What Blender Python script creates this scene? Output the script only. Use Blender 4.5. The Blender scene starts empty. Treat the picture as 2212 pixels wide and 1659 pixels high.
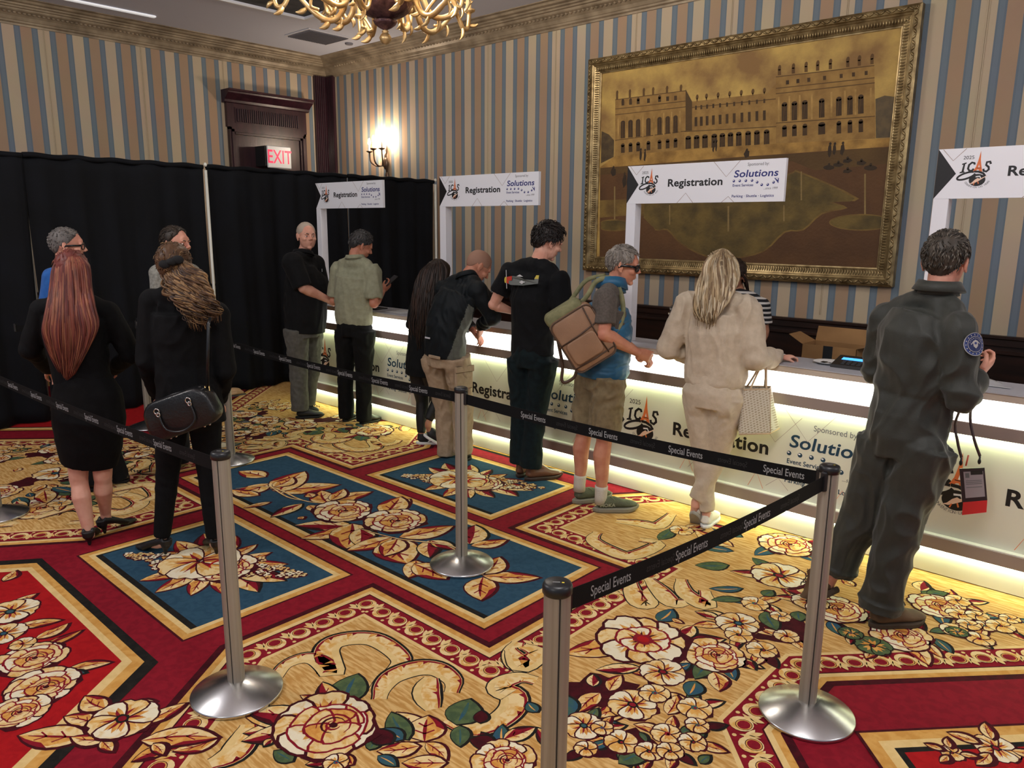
import bpy, math, random
import numpy as np
from mathutils import Vector, Matrix, noise
# ------------------------------------------------------------------ camera, world, exposure
SC = bpy.context.scene
COL = SC.collection
PI = math.pi
YAW, PITCH, ROLL, FPX = -0.74029699, 0.20322374, 0.00920713, 1647.93
fw = Vector((math.sin(YAW)*math.cos(PITCH), math.cos(YAW)*math.cos(PITCH), -math.sin(PITCH)))
rt = Vector((math.cos(YAW), -math.sin(YAW), 0)); up = rt.cross(fw)
cr_, sr_ = math.cos(ROLL), math.sin(ROLL)
rt, up = cr_*rt+sr_*up, -sr_*rt+cr_*up
cam_d = bpy.data.cameras.new('camera'); cam = bpy.data.objects.new('camera', cam_d); COL.objects.link(cam)
M = Matrix((rt, up, -fw)).transposed().to_4x4(); M.translation = Vector((0, 0, 1.85)); cam.matrix_world = M
cam_d.sensor_width = 36.0; cam_d.sensor_fit = 'HORIZONTAL'; cam_d.lens = FPX/2212*36.0; cam_d.clip_start = 0.05
SC.camera = cam
SC.view_settings.view_transform = 'Standard'; SC.view_settings.look = 'None'
SC.view_settings.gamma = 1.0; SC.view_settings.use_curve_mapping = False
SC.view_settings.exposure = 0.12
w = bpy.data.worlds.new('world'); SC.world = w; w.use_nodes = True
w.node_tree.nodes['Background'].inputs[0].default_value = (0.72, 0.82, 1.0, 1)
w.node_tree.nodes['Background'].inputs[1].default_value = 0.36
SC.cycles.max_bounces = 5; SC.cycles.diffuse_bounces = 3; SC.cycles.glossy_bounces = 3
SC.cycles.transparent_max_bounces = 6; SC.cycles.transmission_bounces = 4
SC.cycles.sample_clamp_indirect = 4.0
SC.cycles.caustics_reflective = False; SC.cycles.caustics_refractive = False

def light(name, loc, power, size, color, rot=(0, 0, 0), shape='DISK', size_y=None):
    l = bpy.data.lights.new(name, 'AREA'); l.energy = power; l.size = size; l.color = color; l.shape = shape
    if size_y: l.shape = 'RECTANGLE'; l.size_y = size_y
    o = bpy.data.objects.new(name, l); o.location = loc; o.rotation_euler = rot; COL.objects.link(o); return o
def lamp(name, loc, power, radius, color):
    l = bpy.data.lights.new(name, 'POINT'); l.energy = power; l.shadow_soft_size = radius; l.color = color
    o = bpy.data.objects.new(name, l); o.location = loc; COL.objects.link(o); return o
# the chandelier in view, then assumed unseen ones added to light the room
lamp('chandelier_and_fill_light', (-5.289, 4.216, 3.98), 170, 0.3, (1.0, 0.94, 0.86))
lamp('chandelier_and_fill_light', (-0.6, 1.2, 3.85), 134, 0.4, (1.0, 0.95, 0.90))
lamp('chandelier_and_fill_light', (-5.2, -0.6, 3.85), 134, 0.4, (1.0, 0.95, 0.90))
lamp('chandelier_and_fill_light', (-1.0, -3.6, 3.85), 150, 0.4, (1.0, 0.96, 0.92))
lamp('chandelier_and_fill_light', (3.2, 3.6, 3.85), 118, 0.4, (1.0, 0.95, 0.90))

# ------------------------------------------------------------------ materials
def lin(c):
    return tuple(((v/255)/12.92 if v/255 <= 0.04045 else (((v/255)+0.055)/1.055)**2.4) for v in c)
MATS = {}
def mat(name, col, rough=0.6, metal=0.0, col2=None, nscale=8.0, detail=4.0, bump=0.0, bscale=None, stretch=(1, 1, 1),
        emit=None, estr=0.0, sheen=0.0, spec=0.5, trans=0.0, thr=(0.35, 0.65), coat=0.0, alpha=None, coord='Object', dist=0.0):
    if name in MATS: return MATS[name]
    m = bpy.data.materials.new(name); m.use_nodes = True; MATS[name] = m
    nt = m.node_tree; b = nt.nodes['Principled BSDF']
    L = nt.links.new
    c = lin(col)+(1,)
    b.inputs['Base Color'].default_value = c; b.inputs['Roughness'].default_value = rough
    b.inputs['Metallic'].default_value = metal; b.inputs['Specular IOR Level'].default_value = spec
    if sheen: b.inputs['Sheen Weight'].default_value = sheen
    if coat: b.inputs['Coat Weight'].default_value = coat; b.inputs['Coat Roughness'].default_value = 0.15
    if trans: b.inputs['Transmission Weight'].default_value = trans
    if alpha is not None: b.inputs['Alpha'].default_value = alpha
    if emit: b.inputs['Emission Color'].default_value = lin(emit)+(1,); b.inputs['Emission Strength'].default_value = estr
    tc = mp = None
    if col2 is not None or bump:
        tc = nt.nodes.new('ShaderNodeTexCoord'); mp = nt.nodes.new('ShaderNodeMapping'); mp.inputs['Scale'].default_value = stretch
        L(tc.outputs[coord], mp.inputs['Vector'])
    if col2 is not None:
        n = nt.nodes.new('ShaderNodeTexNoise'); n.inputs['Scale'].default_value = nscale; n.inputs['Detail'].default_value = detail
        n.inputs['Distortion'].default_value = dist
        L(mp.outputs[0], n.inputs['Vector'])
        r = nt.nodes.new('ShaderNodeValToRGB'); r.color_ramp.elements[0].position = thr[0]; r.color_ramp.elements[1].position = thr[1]
        r.color_ramp.elements[0].color = c; r.color_ramp.elements[1].color = lin(col2)+(1,)
        L(n.outputs['Fac'], r.inputs[0]); L(r.outputs[0], b.inputs['Base Color'])
    if bump:
        n2 = nt.nodes.new('ShaderNodeTexNoise'); n2.inputs['Scale'].default_value = bscale or nscale*4; n2.inputs['Detail'].default_value = 4
        L(mp.outputs[0], n2.inputs['Vector'])
        bp = nt.nodes.new('ShaderNodeBump'); bp.inputs['Strength'].default_value = bump; bp.inputs['Distance'].default_value = 0.02
        L(n2.outputs['Fac'], bp.inputs['Height']); L(bp.outputs[0], b.inputs['Normal'])
    return m

# ------------------------------------------------------------------ mesh builder
class MB:
    def __init__(s): s.v = []; s.f = []; s.m = []
    def add(s, vs, fs, m=0):
        o = len(s.v); s.v += [tuple(p) for p in vs]
        for f in fs: s.f.append(tuple(i+o for i in f)); s.m.append(m)
        return s
    def box(s, a, b, m=0, R=None, bev=0.0):
        x0, y0, z0 = a; x1, y1, z1 = b
        if bev:
            k = bev; P = []
            for z, e in ((z0, k), (z0+k, 0), (z1-k, 0), (z1, k)):
                for x, y in ((x0+k+e, y0+e), (x1-k-e, y0+e), (x1-e, y0+k+e), (x1-e, y1-k-e), (x1-k-e, y1-e), (x0+k+e, y1-e), (x0+e, y1-k-e), (x0+e, y0+k+e)):
                    P.append(Vector((x, y, z)))
            F = []
            for r in range(3):
                for i in range(8): F.append((r*8+i, r*8+(i+1) % 8, r*8+8+(i+1) % 8, r*8+8+i))
            F.append(tuple(range(7, -1, -1))); F.append(tuple(range(24, 32)))
        else:
            P = [Vector((x, y, z)) for z in (z0, z1) for y in (y0, y1) for x in (x0, x1)]
            F = [(0, 2, 3, 1), (4, 5, 7, 6), (0, 1, 5, 4), (2, 6, 7, 3), (0, 4, 6, 2), (1, 3, 7, 5)]
        if R is not None: P = [R @ p for p in P]
        return s.add(P, F, m)
    def tube(s, pts, rad, n=8, m=0, cap=True, flat=None, ref=None):
        pts = [Vector(p) for p in pts]; k = len(pts)
        if not hasattr(rad, '__len__'): rad = [rad]*k
        T = []
        for i in range(k):
            t = pts[min(i+1, k-1)]-pts[max(i-1, 0)]; T.append(t.normalized() if t.length > 1e-9 else Vector((0, 0, 1)))
        N = Vector(ref) if ref is not None else (Vector((0, 0, 1)) if abs(T[0].z) < 0.9 else Vector((1, 0, 0)))
        V = []
        for i in range(k):
            N = (N-T[i]*N.dot(T[i]));
            N = N.normalized() if N.length > 1e-6 else T[i].orthogonal().normalized()
            B = T[i].cross(N)
            r = rad[i]; ra, rb = (r if hasattr(r, '__len__') else (r, r*(flat or 1.0)))
            for j in range(n):
                a = 2*PI*j/n; V.append(pts[i]+N*(ra*math.cos(a))+B*(rb*math.sin(a)))
        F = [(i*n+j, i*n+(j+1) % n, (i+1)*n+(j+1) % n, (i+1)*n+j) for i in range(k-1) for j in range(n)]
        if cap: F.append(tuple(range(n-1, -1, -1))); F.append(tuple((k-1)*n+j for j in range(n)))
        return s.add(V, F, m)
    def lathe(s, prof, c=(0, 0, 0), n=24, m=0, R=None, sq=(1, 1)):
        V = []; c = Vector(c)
        for r, z in prof:
            for j in range(n):
                a = 2*PI*j/n; p = Vector((r*math.cos(a)*sq[0], r*math.sin(a)*sq[1], z))
                V.append((R @ p if R is not None else p)+c)
        k = len(prof)
        F = [(i*n+j, i*n+(j+1) % n, (i+1)*n+(j+1) % n, (i+1)*n+j) for i in range(k-1) for j in range(n)]
        F.append(tuple(range(n-1, -1, -1))); F.append(tuple((k-1)*n+j for j in range(n)))
        return s.add(V, F, m)
    def ell(s, c, r, m=0, R=None, nu=16, nv=10):
        if not hasattr(r, '__len__'): r = (r, r, r)
        c = Vector(c); V = []; F = []
        for i in range(1, nv):
            t = PI*i/nv
            for j in range(nu):
                a = 2*PI*j/nu; p = Vector((r[0]*math.sin(t)*math.cos(a), r[1]*math.sin(t)*math.sin(a), r[2]*math.cos(t)))
                V.append((R @ p if R is not None else p)+c)
        p = Vector((0, 0, r[2])); q = -p
        V.append((R @ p if R is not None else p)+c); V.append((R @ q if R is not None else q)+c)
        for i in range(nv-2):
            for j in range(nu): F.append((i*nu+j, (i+1)*nu+j, (i+1)*nu+(j+1) % nu, i*nu+(j+1) % nu))
        T = (nv-1)*nu
        for j in range(nu): F.append((T, j, (j+1) % nu)); F.append((T+1, (nv-2)*nu+(j+1) % nu, (nv-2)*nu+j))
        return s.add(V, F, m)
    def extr(s, poly, f, h0, h1, m=0):
        """prism: poly in (u,v), f(u,v,w)->xyz"""
        n = len(poly); V = [f(u, v, h0) for u, v in poly]+[f(u, v, h1) for u, v in poly]
        F = [(i, (i+1) % n, n+(i+1) % n, n+i) for i in range(n)]+[tuple(range(n-1, -1, -1)), tuple(range(n, 2*n))]
        return s.add(V, F, m)
    def grid(s, f, nu, nv, m=0, close=False):
        V = [f(i/nu, j/nv) for j in range(nv+1) for i in range(nu+1)]
        F = [(j*(nu+1)+i, j*(nu+1)+i+1, (j+1)*(nu+1)+i+1, (j+1)*(nu+1)+i) for j in range(nv) for i in range(nu)]
        return s.add(V, F, m)
    def mesh(s, name):
        me = bpy.data.meshes.new(name); me.from_pydata([tuple(p) for p in s.v], [], s.f)
        return me
    def build(s, name, mats, parent=None, smooth=False, fixn=False, loc=None):
        me = s.mesh(name)
        if not isinstance(mats, (list, tuple)): mats = [mats]
        for m in mats: me.materials.append(m)
        if len(mats) > 1: me.polygons.foreach_set('material_index', s.m)
        if smooth: me.polygons.foreach_set('use_smooth', [True]*len(me.polygons))
        me.update()
        o = bpy.data.objects.new(name, me); COL.objects.link(o)
        if parent is not None: attach(o, parent)
        return o
def attach(o, parent):
    o.parent = parent
    o.matrix_parent_inverse = Matrix.Translation(-parent.location) @ Matrix()
    if parent.rotation_euler.z: o.matrix_parent_inverse = parent.matrix_basis.inverted()
def tag(o, label=None, cat=None, group=None, kind=None):
    if label: o['label'] = label
    if cat: o['category'] = cat
    if group: o['group'] = group
    if kind: o['kind'] = kind
    return o
def thing(name, loc, label, cat, group=None):
    o = bpy.data.objects.new(name, None); o.location = loc; o.empty_display_size = 0.1; COL.objects.link(o)
    return tag(o, label, cat, group)
def remesh(mb, name, mats, vox, parent=None, smooth_it=4, wrinkle=0.0, wscale=14.0, seed=0, wdir=(1, 1, 1), dec=None, wz=None):
    me = mb.mesh('tmp'); o = bpy.data.objects.new('tmp', me); COL.objects.link(o)
    r = o.modifiers.new('r', 'REMESH'); r.mode = 'VOXEL'; r.voxel_size = vox; r.use_smooth_shade = True
    if smooth_it: sm = o.modifiers.new('s', 'SMOOTH'); sm.factor = 0.5; sm.iterations = smooth_it
    dg = bpy.context.evaluated_depsgraph_get(); dg.update()
    out = bpy.data.meshes.new_from_object(o.evaluated_get(dg))
    bpy.data.objects.remove(o); bpy.data.meshes.remove(me)
    out.name = name
    if wrinkle:
        n = len(out.vertices); co = np.empty(n*3); out.vertices.foreach_get('co', co); co = co.reshape(-1, 3)
        nr = np.empty(n*3); out.vertices.foreach_get('normal', nr); nr = nr.reshape(-1, 3)
        wd = Vector(wdir); zmn = co[:, 2].min(); zmx = co[:, 2].max(); off = Vector((seed*3.1, seed*1.7, seed*0.9)); d = np.empty(n)
        for i in range(n):
            p = Vector(co[i]); q = Vector((p.x*wd.x, p.y*wd.y, p.z*wd.z))*wscale+off
            t = noise.noise(q+Vector((noise.noise(q*0.5), 0, noise.noise(q*0.4)))*1.6)
            a = (1-abs(t)*2.2)
            hm = min(1.0, 0.25+(p.z-zmn)/0.10)*min(1.0, 0.25+(zmx-p.z)/0.10)
            d[i] = wrinkle*hm*(a-0.55+0.28*noise.noise(q*2.3))
        co += nr*d[:, None]; out.vertices.foreach_set('co', co.ravel())
    if not isinstance(mats, (list, tuple)): mats = [mats]
    out.materials.clear()
    for m in mats: out.materials.append(m)
    out.polygons.foreach_set('use_smooth', [True]*len(out.polygons)); out.update()
    o = bpy.data.objects.new(name, out); COL.objects.link(o)
    if parent is not None: attach(o, parent)
    return o

# ------------------------------------------------------------------ flat art: polygons stacked in thin layers
class Art:
    def __init__(s): s.p = []; s.c = []
    def poly(s, pts, c): s.p.append([(float(a), float(b)) for a, b in pts]); s.c.append(c)
    def rect(s, a, b, c): s.poly([(a[0], a[1]), (b[0], a[1]), (b[0], b[1]), (a[0], b[1])], c)
    def ellipse(s, cx, cy, rx, ry, c, ang=0.0, n=18, wob=0.0, seed=0):
        ca, sa = math.cos(ang), math.sin(ang); P = []
        for i in range(n):
            t = 2*PI*i/n; k = 1+wob*math.sin(t*5+seed)+wob*0.6*math.sin(t*8+seed*2)
            x, y = rx*k*math.cos(t), ry*k*math.sin(t); P.append((cx+x*ca-y*sa, cy+x*sa+y*ca))
        s.poly(P, c)
    def line(s, pts, wd, c, taper=False):
        n = len(pts); A = []; B = []
        for i in range(n):
            x0, y0 = pts[max(i-1, 0)]; x1, y1 = pts[min(i+1, n-1)]
            dx, dy = x1-x0, y1-y0; l = math.hypot(dx, dy) or 1; nx, ny = -dy/l, dx/l
            t = i/(n-1); k = wd*0.5*(math.sin(PI*min(max(t, .04), .96))**0.6 if taper else 1)
            A.append((pts[i][0]+nx*k, pts[i][1]+ny*k)); B.append((pts[i][0]-nx*k, pts[i][1]-ny*k))
        for i in range(n-1): s.poly([A[i], A[i+1], B[i+1], B[i]], c) if n > 2 and False else None
        s.poly(A+B[::-1], c)
    def text(s, txt, x, y, h, c, sx=1.0, bold=0.0, align='LEFT', shear=0.0, rot=0.0):
        V, F, wd = text2d(txt, bold, shear)
        k = h/0.70
        ox = {'LEFT': 0, 'CENTER': -wd*k*sx/2, 'RIGHT': -wd*k*sx}[align]
        ca, sa = math.cos(rot), math.sin(rot)
        s.p.append(('T', [(x+(u*k*sx+ox)*ca-v*k*sa, y+(u*k*sx+ox)*sa+v*k*ca) for u, v in V], F)); s.c.append(c)
    def build(s, name, cols, f, parent=None, step=5e-5, base=0.0, smooth=False):
        """cols: ordered dict colour key -> material; f(u,v,h)->xyz"""
        keys = list(cols); idx = {k: i for i, k in enumerate(keys)}
        n = len(s.p); bb = np.zeros((n, 4)); lv = np.zeros(n, int); mb = MB(); ci = np.array([idx[c] for c in s.c])
        for i, p in enumerate(s.p):
            q = np.array(p[1] if p[0] == 'T' else p); a = q.min(0); b = q.max(0)
            bb[i] = (a[0], a[1], b[0], b[1])
            if i:
                o = (bb[:i, 0] < b[0]) & (bb[:i, 2] > a[0]) & (bb[:i, 1] < b[1]) & (bb[:i, 3] > a[1]) & (ci[:i] != idx[s.c[i]])
                lv[i] = (lv[:i][o].max()+1) if o.any() else 0
            h = base+lv[i]*step
            if p[0] == 'T': mb.add([f(u, v, h) for u, v in p[1]], p[2], idx[s.c[i]])
            else: mb.add([f(u, v, h) for u, v in p], [tuple(range(len(p)))], idx[s.c[i]])
        s.levels = lv.max() if n else 0
        return mb.build(name, [cols[k] for k in keys], parent)
_TX = {}
def text2d(txt, bold=0.0, shear=0.0):
    k = (txt, bold, shear)
    if k in _TX: return _TX[k]
    cu = bpy.data.curves.new('t', 'FONT'); cu.body = txt; cu.size = 1.0; cu.offset = bold; cu.shear = shear; cu.resolution_u = 4
    if bold: cu.space_character = 1.0+bold*1.5
    o = bpy.data.objects.new('t', cu); COL.objects.link(o)
    dg = bpy.context.evaluated_depsgraph_get(); dg.update()
    me = bpy.data.meshes.new_from_object(o.evaluated_get(dg))
    V = [(v.co.x, v.co.y) for v in me.vertices]; F = [tuple(p.vertices) for p in me.polygons]
    bpy.data.objects.remove(o); bpy.data.curves.remove(cu); bpy.data.meshes.remove(me)
    wd = max(v[0] for v in V) if V else 0
    _TX[k] = (V, F, wd); return _TX[k]
def arc(cx, cy, r, a0, a1, n=10): return [(cx+r*math.cos(a0+(a1-a0)*i/n), cy+r*math.sin(a0+(a1-a0)*i/n)) for i in range(n+1)]
def bez(P, n=8):
    """Catmull-Rom through points (any dimension)"""
    P = [Vector(p) for p in P]; out = []
    for i in range(len(P)-1):
        a = P[max(i-1, 0)]; b = P[i]; c = P[i+1]; d = P[min(i+2, len(P)-1)]
        for k in range(n):
            t = k/n; out.append(0.5*((2*b)+(c-a)*t+(2*a-5*b+4*c-d)*t*t+(3*b-a-3*c+d)*t**3))
    out.append(P[-1]); return out
# ------------------------------------------------------------------ room shell
XW, YW, ZC = -10.627, 7.3, 4.31          # left wall plane, right wall plane, ceiling
def wallpaper(name, axis, phase, per):
    m = bpy.data.materials.new(name); m.use_nodes = True; nt = m.node_tree; b = nt.nodes['Principled BSDF']; L = nt.links.new
    tc = nt.nodes.new('ShaderNodeTexCoord'); sp = nt.nodes.new('ShaderNodeSeparateXYZ'); L(tc.outputs['Object'], sp.inputs[0])
    def math_(op, a, bb=None, c=None):
        n = nt.nodes.new('ShaderNodeMath'); n.operation = op
        for i, x in enumerate((a, bb, c)):
            if x is None: continue
            if isinstance(x, (int, float)): n.inputs[i].default_value = x
            else: L(x, n.inputs[i])
        return n.outputs[0]
    t = math_('FLOORED_MODULO', math_('ADD', sp.outputs[axis], -phase), per)
    t = math_('DIVIDE', t, per)                     # 0..1 over one cream / blue / tan / blue repeat
    r = nt.nodes.new('ShaderNodeValToRGB'); r.color_ramp.interpolation = 'CONSTANT'
    cream, tan, blue = lin((208, 188, 160))+(1,), lin((184, 154, 126))+(1,), lin((116, 130, 142))+(1,)
    blue2 = lin((124, 138, 150))+(1,)
    st = [(0, cream), (0.165, blue), (0.20, blue2), (0.30, blue), (0.34, tan), (0.66, blue), (0.70, blue2), (0.80, blue), (0.835, cream)]
    els = r.color_ramp.elements; els[0].position = 0; els[0].color = cream; els[1].position = st[1][0]; els[1].color = st[1][1]
    for p, c in st[2:]: e = els.new(p); e.color = c
    L(t, r.inputs[0])
    n = nt.nodes.new('ShaderNodeTexNoise'); n.inputs['Scale'].default_value = 2.2; n.inputs['Detail'].default_value = 6
    mx = nt.nodes.new('ShaderNodeMixRGB'); mx.blend_type = 'MULTIPLY'; mx.inputs[0].default_value = 0.18
    L(tc.outputs['Object'], n.inputs['Vector']); L(r.outputs[0], mx.inputs[1]); L(n.outputs['Color'], mx.inputs[2])
    L(mx.outputs[0], b.inputs['Base Color'])
    n2 = nt.nodes.new('ShaderNodeTexNoise'); n2.inputs['Scale'].default_value = 260; n2.inputs['Detail'].default_value = 2
    L(tc.outputs['Object'], n2.inputs['Vector'])
    bp = nt.nodes.new('ShaderNodeBump'); bp.inputs['Strength'].default_value = 0.25; bp.inputs['Distance'].default_value = 0.003
    L(n2.outputs['Fac'], bp.inputs['Height']); L(bp.outputs[0], b.inputs['Normal'])
    b.inputs['Roughness'].default_value = 0.8
    return m
PR, PL = 1.1007, 1.114
wp_r = wallpaper('striped_wallpaper_long_wall', 0, -6.0257+PR*20-PR*40, PR/3)
wp_l = wallpaper('striped_wallpaper_short_wall', 1, 3.3686-PL*20, PL/3)
wood = mat('mahogany', (64, 34, 42), 0.32, col2=(44, 22, 30), nscale=3, stretch=(6, 6, 0.6), detail=6, bump=0.05)
darkwood = mat('dark_walnut', (46, 24, 16), 0.35, col2=(26, 13, 9), nscale=3, stretch=(0.8, 6, 5), detail=6)
crownm = mat('gilded_cornice', (172, 154, 128), 0.45, 0.12, col2=(130, 114, 92), nscale=5, detail=6)
seamm = mat('seam_trim', (196, 178, 150), 0.7)
S = dict(kind='structure')
mb = MB(); mb.box((XW-0.1, YW, 0), (8, YW+0.1, ZC)); o = mb.build('wall_right', wp_r); tag(o, **S)
mb = MB(); mb.box((XW-0.1, -3, 0), (XW, YW, ZC)); o = mb.build('wall_left', wp_l); tag(o, **S)
# panel seams of the fabric wallpaper
k = 1
for i in range(-4, 10):
    x = -6.0257+PR*i
    if x < -10.3 or x > 5: continue
    mb = MB(); mb.box((x-0.009, YW-0.006, 1.06), (x-0.002, YW, 4.1)); mb.box((x+0.002, YW-0.006, 1.06), (x+0.009, YW, 4.1))
    tag(mb.build('trim_%d' % k, seamm), **S); k += 1
for i in range(-3, 4):
    y = 3.3686+PL*i
    if y > 5.7: continue
    mb = MB(); mb.box((XW, y-0.009, 0.0), (XW+0.006, y-0.002, 4.1)); mb.box((XW, y+0.002, 0.0), (XW+0.006, y+0.009, 4.1))
    tag(mb.build('trim_%d' % k, seamm), **S); k += 1
# cornice: stepped profile swept along both walls
prof = [(0, -0.235), (0.018, -0.235), (0.022, -0.215), (0.045, -0.205), (0.05, -0.188), (0.06, -0.182), (0.075, -0.15), (0.11, -0.12), (0.16, -0.105),
        (0.168, -0.095), (0.172, -0.082), (0.2, -0.078), (0.206, -0.062), (0.235, -0.055), (0.24, -0.04), (0.285, -0.033), (0.30, -0.012), (0.345, -0.008), (0.345, 0)]
mb = MB()
P = []
for d, z in prof: P.append([(XW+d, -3, ZC+z), (XW+d, YW-d, ZC+z)])
for i in range(len(P)-1): mb.add([P[i][0], P[i][1], P[i+1][1], P[i+1][0]], [(0, 1, 2, 3)])
for q in range(int((YW-0.4+3)/0.05)):            # egg-and-dart beads
    y = -2.9+q*0.05; mb.ell((XW+0.12, y, ZC-0.116), (0.02, 0.018, 0.016), nu=6, nv=4)
tag(mb.build('trim_%d' % k, crownm), **S); k += 1
mb = MB(); P = []
for d, z in prof: P.append([(XW+d, YW-d, ZC+z), (8, YW-d, ZC+z)])
for i in range(len(P)-1): mb.add([P[i][0], P[i][1], P[i+1][1], P[i+1][0]], [(0, 1, 2, 3)])
for q in range(200):
    x = XW+0.4+q*0.06; mb.ell((x, YW-0.12, ZC-0.116), (0.018, 0.02, 0.016), nu=6, nv=4)
tag(mb.build('trim_%d' % k, crownm), **S); k += 1
# dado / chair rail along the long wall
mb = MB(); mb.box((XW, YW-0.03, 0), (8, YW, 0.93)); mb.box((XW, YW-0.075, 0.985), (8, YW, 1.014), bev=0.008); mb.box((XW, YW-0.055, 0.93), (8, YW, 0.985))
mb.box((XW, YW-0.06, 0.86), (8, YW-0.03, 0.89), bev=0.006); mb.box((XW, YW-0.05, 0.52), (8, YW-0.03, 0.56)); mb.box((XW, YW-0.05, 0), (8, YW-0.02, 0.16))
tag(mb.build('trim_%d' % k, darkwood), **S); k += 1
mb = MB(); mb.box((XW, -3, 0), (XW+0.03, 5.5, 0.93)); mb.box((XW, -3, 0.985), (XW+0.07, 5.5, 1.014)); tag(mb.build('trim_%d' % k, darkwood), **S); k += 1
# fluted corner pilasters
for nm, f, a0, a1 in (('x', lambda u, d: (XW+d, u), 7.045, YW-0.02), ('y', lambda u, d: (u, YW-d), XW+0.02, XW+0.215)):
    mb = MB(); n = 7; W = a1-a0
    poly = [(a0, 0), (a0, 0.045)]
    for i in range(n):
        c = a0+W*(i+0.5)/n; h = W/n*0.36
        poly += [(c-h, 0.045), (c-h*0.6, 0.03), (c, 0.024), (c+h*0.6, 0.03), (c+h, 0.045)]
    poly += [(a1, 0.045), (a1, 0)]
    mb.extr(poly, lambda u, v, z: (f(u, v)[0], f(u, v)[1], z), 0, 4.09)
    tag(mb.build('trim_%d' % k, wood), **S); k += 1
# ceiling with a coffer recess
ceil_m = mat('ceiling_paint', (222, 224, 238), 0.9)
CX0, CX1, CY0, CY1 = -8.62, -2.3, 2.6, 5.63
mb = MB()
mb.box((XW, -3, ZC), (CX0, YW, ZC+0.3)); mb.box((CX1, -3, ZC), (8, YW, ZC+0.3))
mb.box((CX0, CY1, ZC), (CX1, YW, ZC+0.3)); mb.box((CX0, -3, ZC), (CX1, CY0, ZC+0.3))
tag(mb.build('ceiling', ceil_m), **S)
cof = mat('coffer_mural', (84, 84, 88), 0.9, col2=(44, 46, 50), nscale=5, detail=8, bump=0.3, bscale=9)
mb = MB(); mb.box((CX0-0.01, CY0-0.01, ZC+0.015), (CX1+0.01, CY1+0.01, ZC+0.03)); tag(mb.build('ceiling_coffer', cof), **S)
mb = MB()
for a, b in (((CX0-0.05, CY0-0.05), (CX0+0.0, CY1+0.05)), ((CX1, CY0-0.05), (CX1+0.05, CY1+0.05)), ((CX0, CY1), (CX1, CY1+0.05)), ((CX0, CY0-0.05), (CX1, CY0))):
    mb.box((a[0], a[1], ZC-0.018), (b[0], b[1], ZC+0.005), bev=0.004)
tag(mb.build('trim_%d' % k, mat('white_moulding', (225, 224, 228), 0.6)), **S); k += 1
# ceiling bits
g = thing('ceiling_vent', (-9.27, 6.26, ZC), 'grey rectangular air return grille in ceiling near the corner', 'vent')
mb = MB(); mb.box((-9.56, 5.93, ZC-0.012), (-8.98, 6.59, ZC-0.002)); mb.build('frame', mat('white_moulding', (0, 0, 0)), g)
mb = MB(); mb.box((-9.53, 5.96, ZC-0.018), (-9.01, 6.56, ZC-0.013))
for i in range(24): mb.box((-9.53, 5.965+i*0.025, ZC-0.026), (-9.01, 5.972+i*0.025, ZC-0.018))
mb.build('grille', mat('grille_grey', (128, 126, 134), 0.7), g)
mb = MB(); mb.lathe([(0.05, -0.02), (0.055, -0.012), (0.055, 0)], (-9.28, 6.76, ZC), 20)
tag(mb.build('ceiling_speaker', mat('grille_grey', (0, 0, 0))), 'tiny round fitting in ceiling between vent and cornice', 'ceiling fitting')
mb = MB(); mb.box((-9.96, -1.5, ZC-0.02), (-9.90, 4.4, ZC-0.001), bev=0.006)
tag(mb.build('linear_diffuser', mat('diffuser_white', (250, 250, 250), 0.5, emit=(255, 255, 255), estr=0.35)), 'long thin white linear diffuser in ceiling along the short wall', 'ceiling fitting')
# ------------------------------------------------------------------ door with carved head
DY0, DY1 = 5.60, 6.84
g = tag(thing('door_1', (XW, (DY0+DY1)/2, 0), None, None), **S)
F = lambda y0, z0, y1, z1, d0, d1, bev=0.0: ((XW+d0, y0, z0), (XW+d1, y1, z1), 0, None, bev)
mb = MB(); mb.box(*F(DY0+0.1, 0, DY1-0.1, 3.10, 0, 0.03)); mb.build('door_panel', wood, g)
mb = MB()
for d, e in ((0.0, 0.075), (0.03, 0.09), (0.06, 0.06)):
    mb.box(*F(DY0+d, 0, DY0+d+0.035, 3.20-d, 0, e)); mb.box(*F(DY1-d-0.035, 0, DY1-d, 3.20-d, 0, e)); mb.box(*F(DY0+d, 3.165-d, DY1-d, 3.20-d, 0, e))
mb.build('architrave', wood, g)
mb = MB(); mb.box(*F(DY0-0.02, 3.20, DY1+0.02, 3.58, 0, 0.06)); mb.box(*F(DY0+0.1, 3.26, DY1-0.1, 3.47, 0.05, 0.07))
for i in range(30):
    y = DY0+0.14+i*(DY1-DY0-0.28)/29; mb.box((XW+0.07, y-0.011, 3.275), (XW+0.092, y+0.009, 3.455), bev=0.003)
mb.build('frieze', wood, g)
mb = MB(); prof2 = [(0.06, 3.52), (0.09, 3.53), (0.10, 3.56), (0.15, 3.60), (0.21, 3.64), (0.215, 3.66), (0.25, 3.665), (0.25, 3.69), (0, 3.69), (0, 3.52)]
mb.extr(prof2, lambda u, v, w_: (XW+u, w_, v), DY0-0.06, DY1+0.06)
mb.build('pediment', wood, g)
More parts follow.
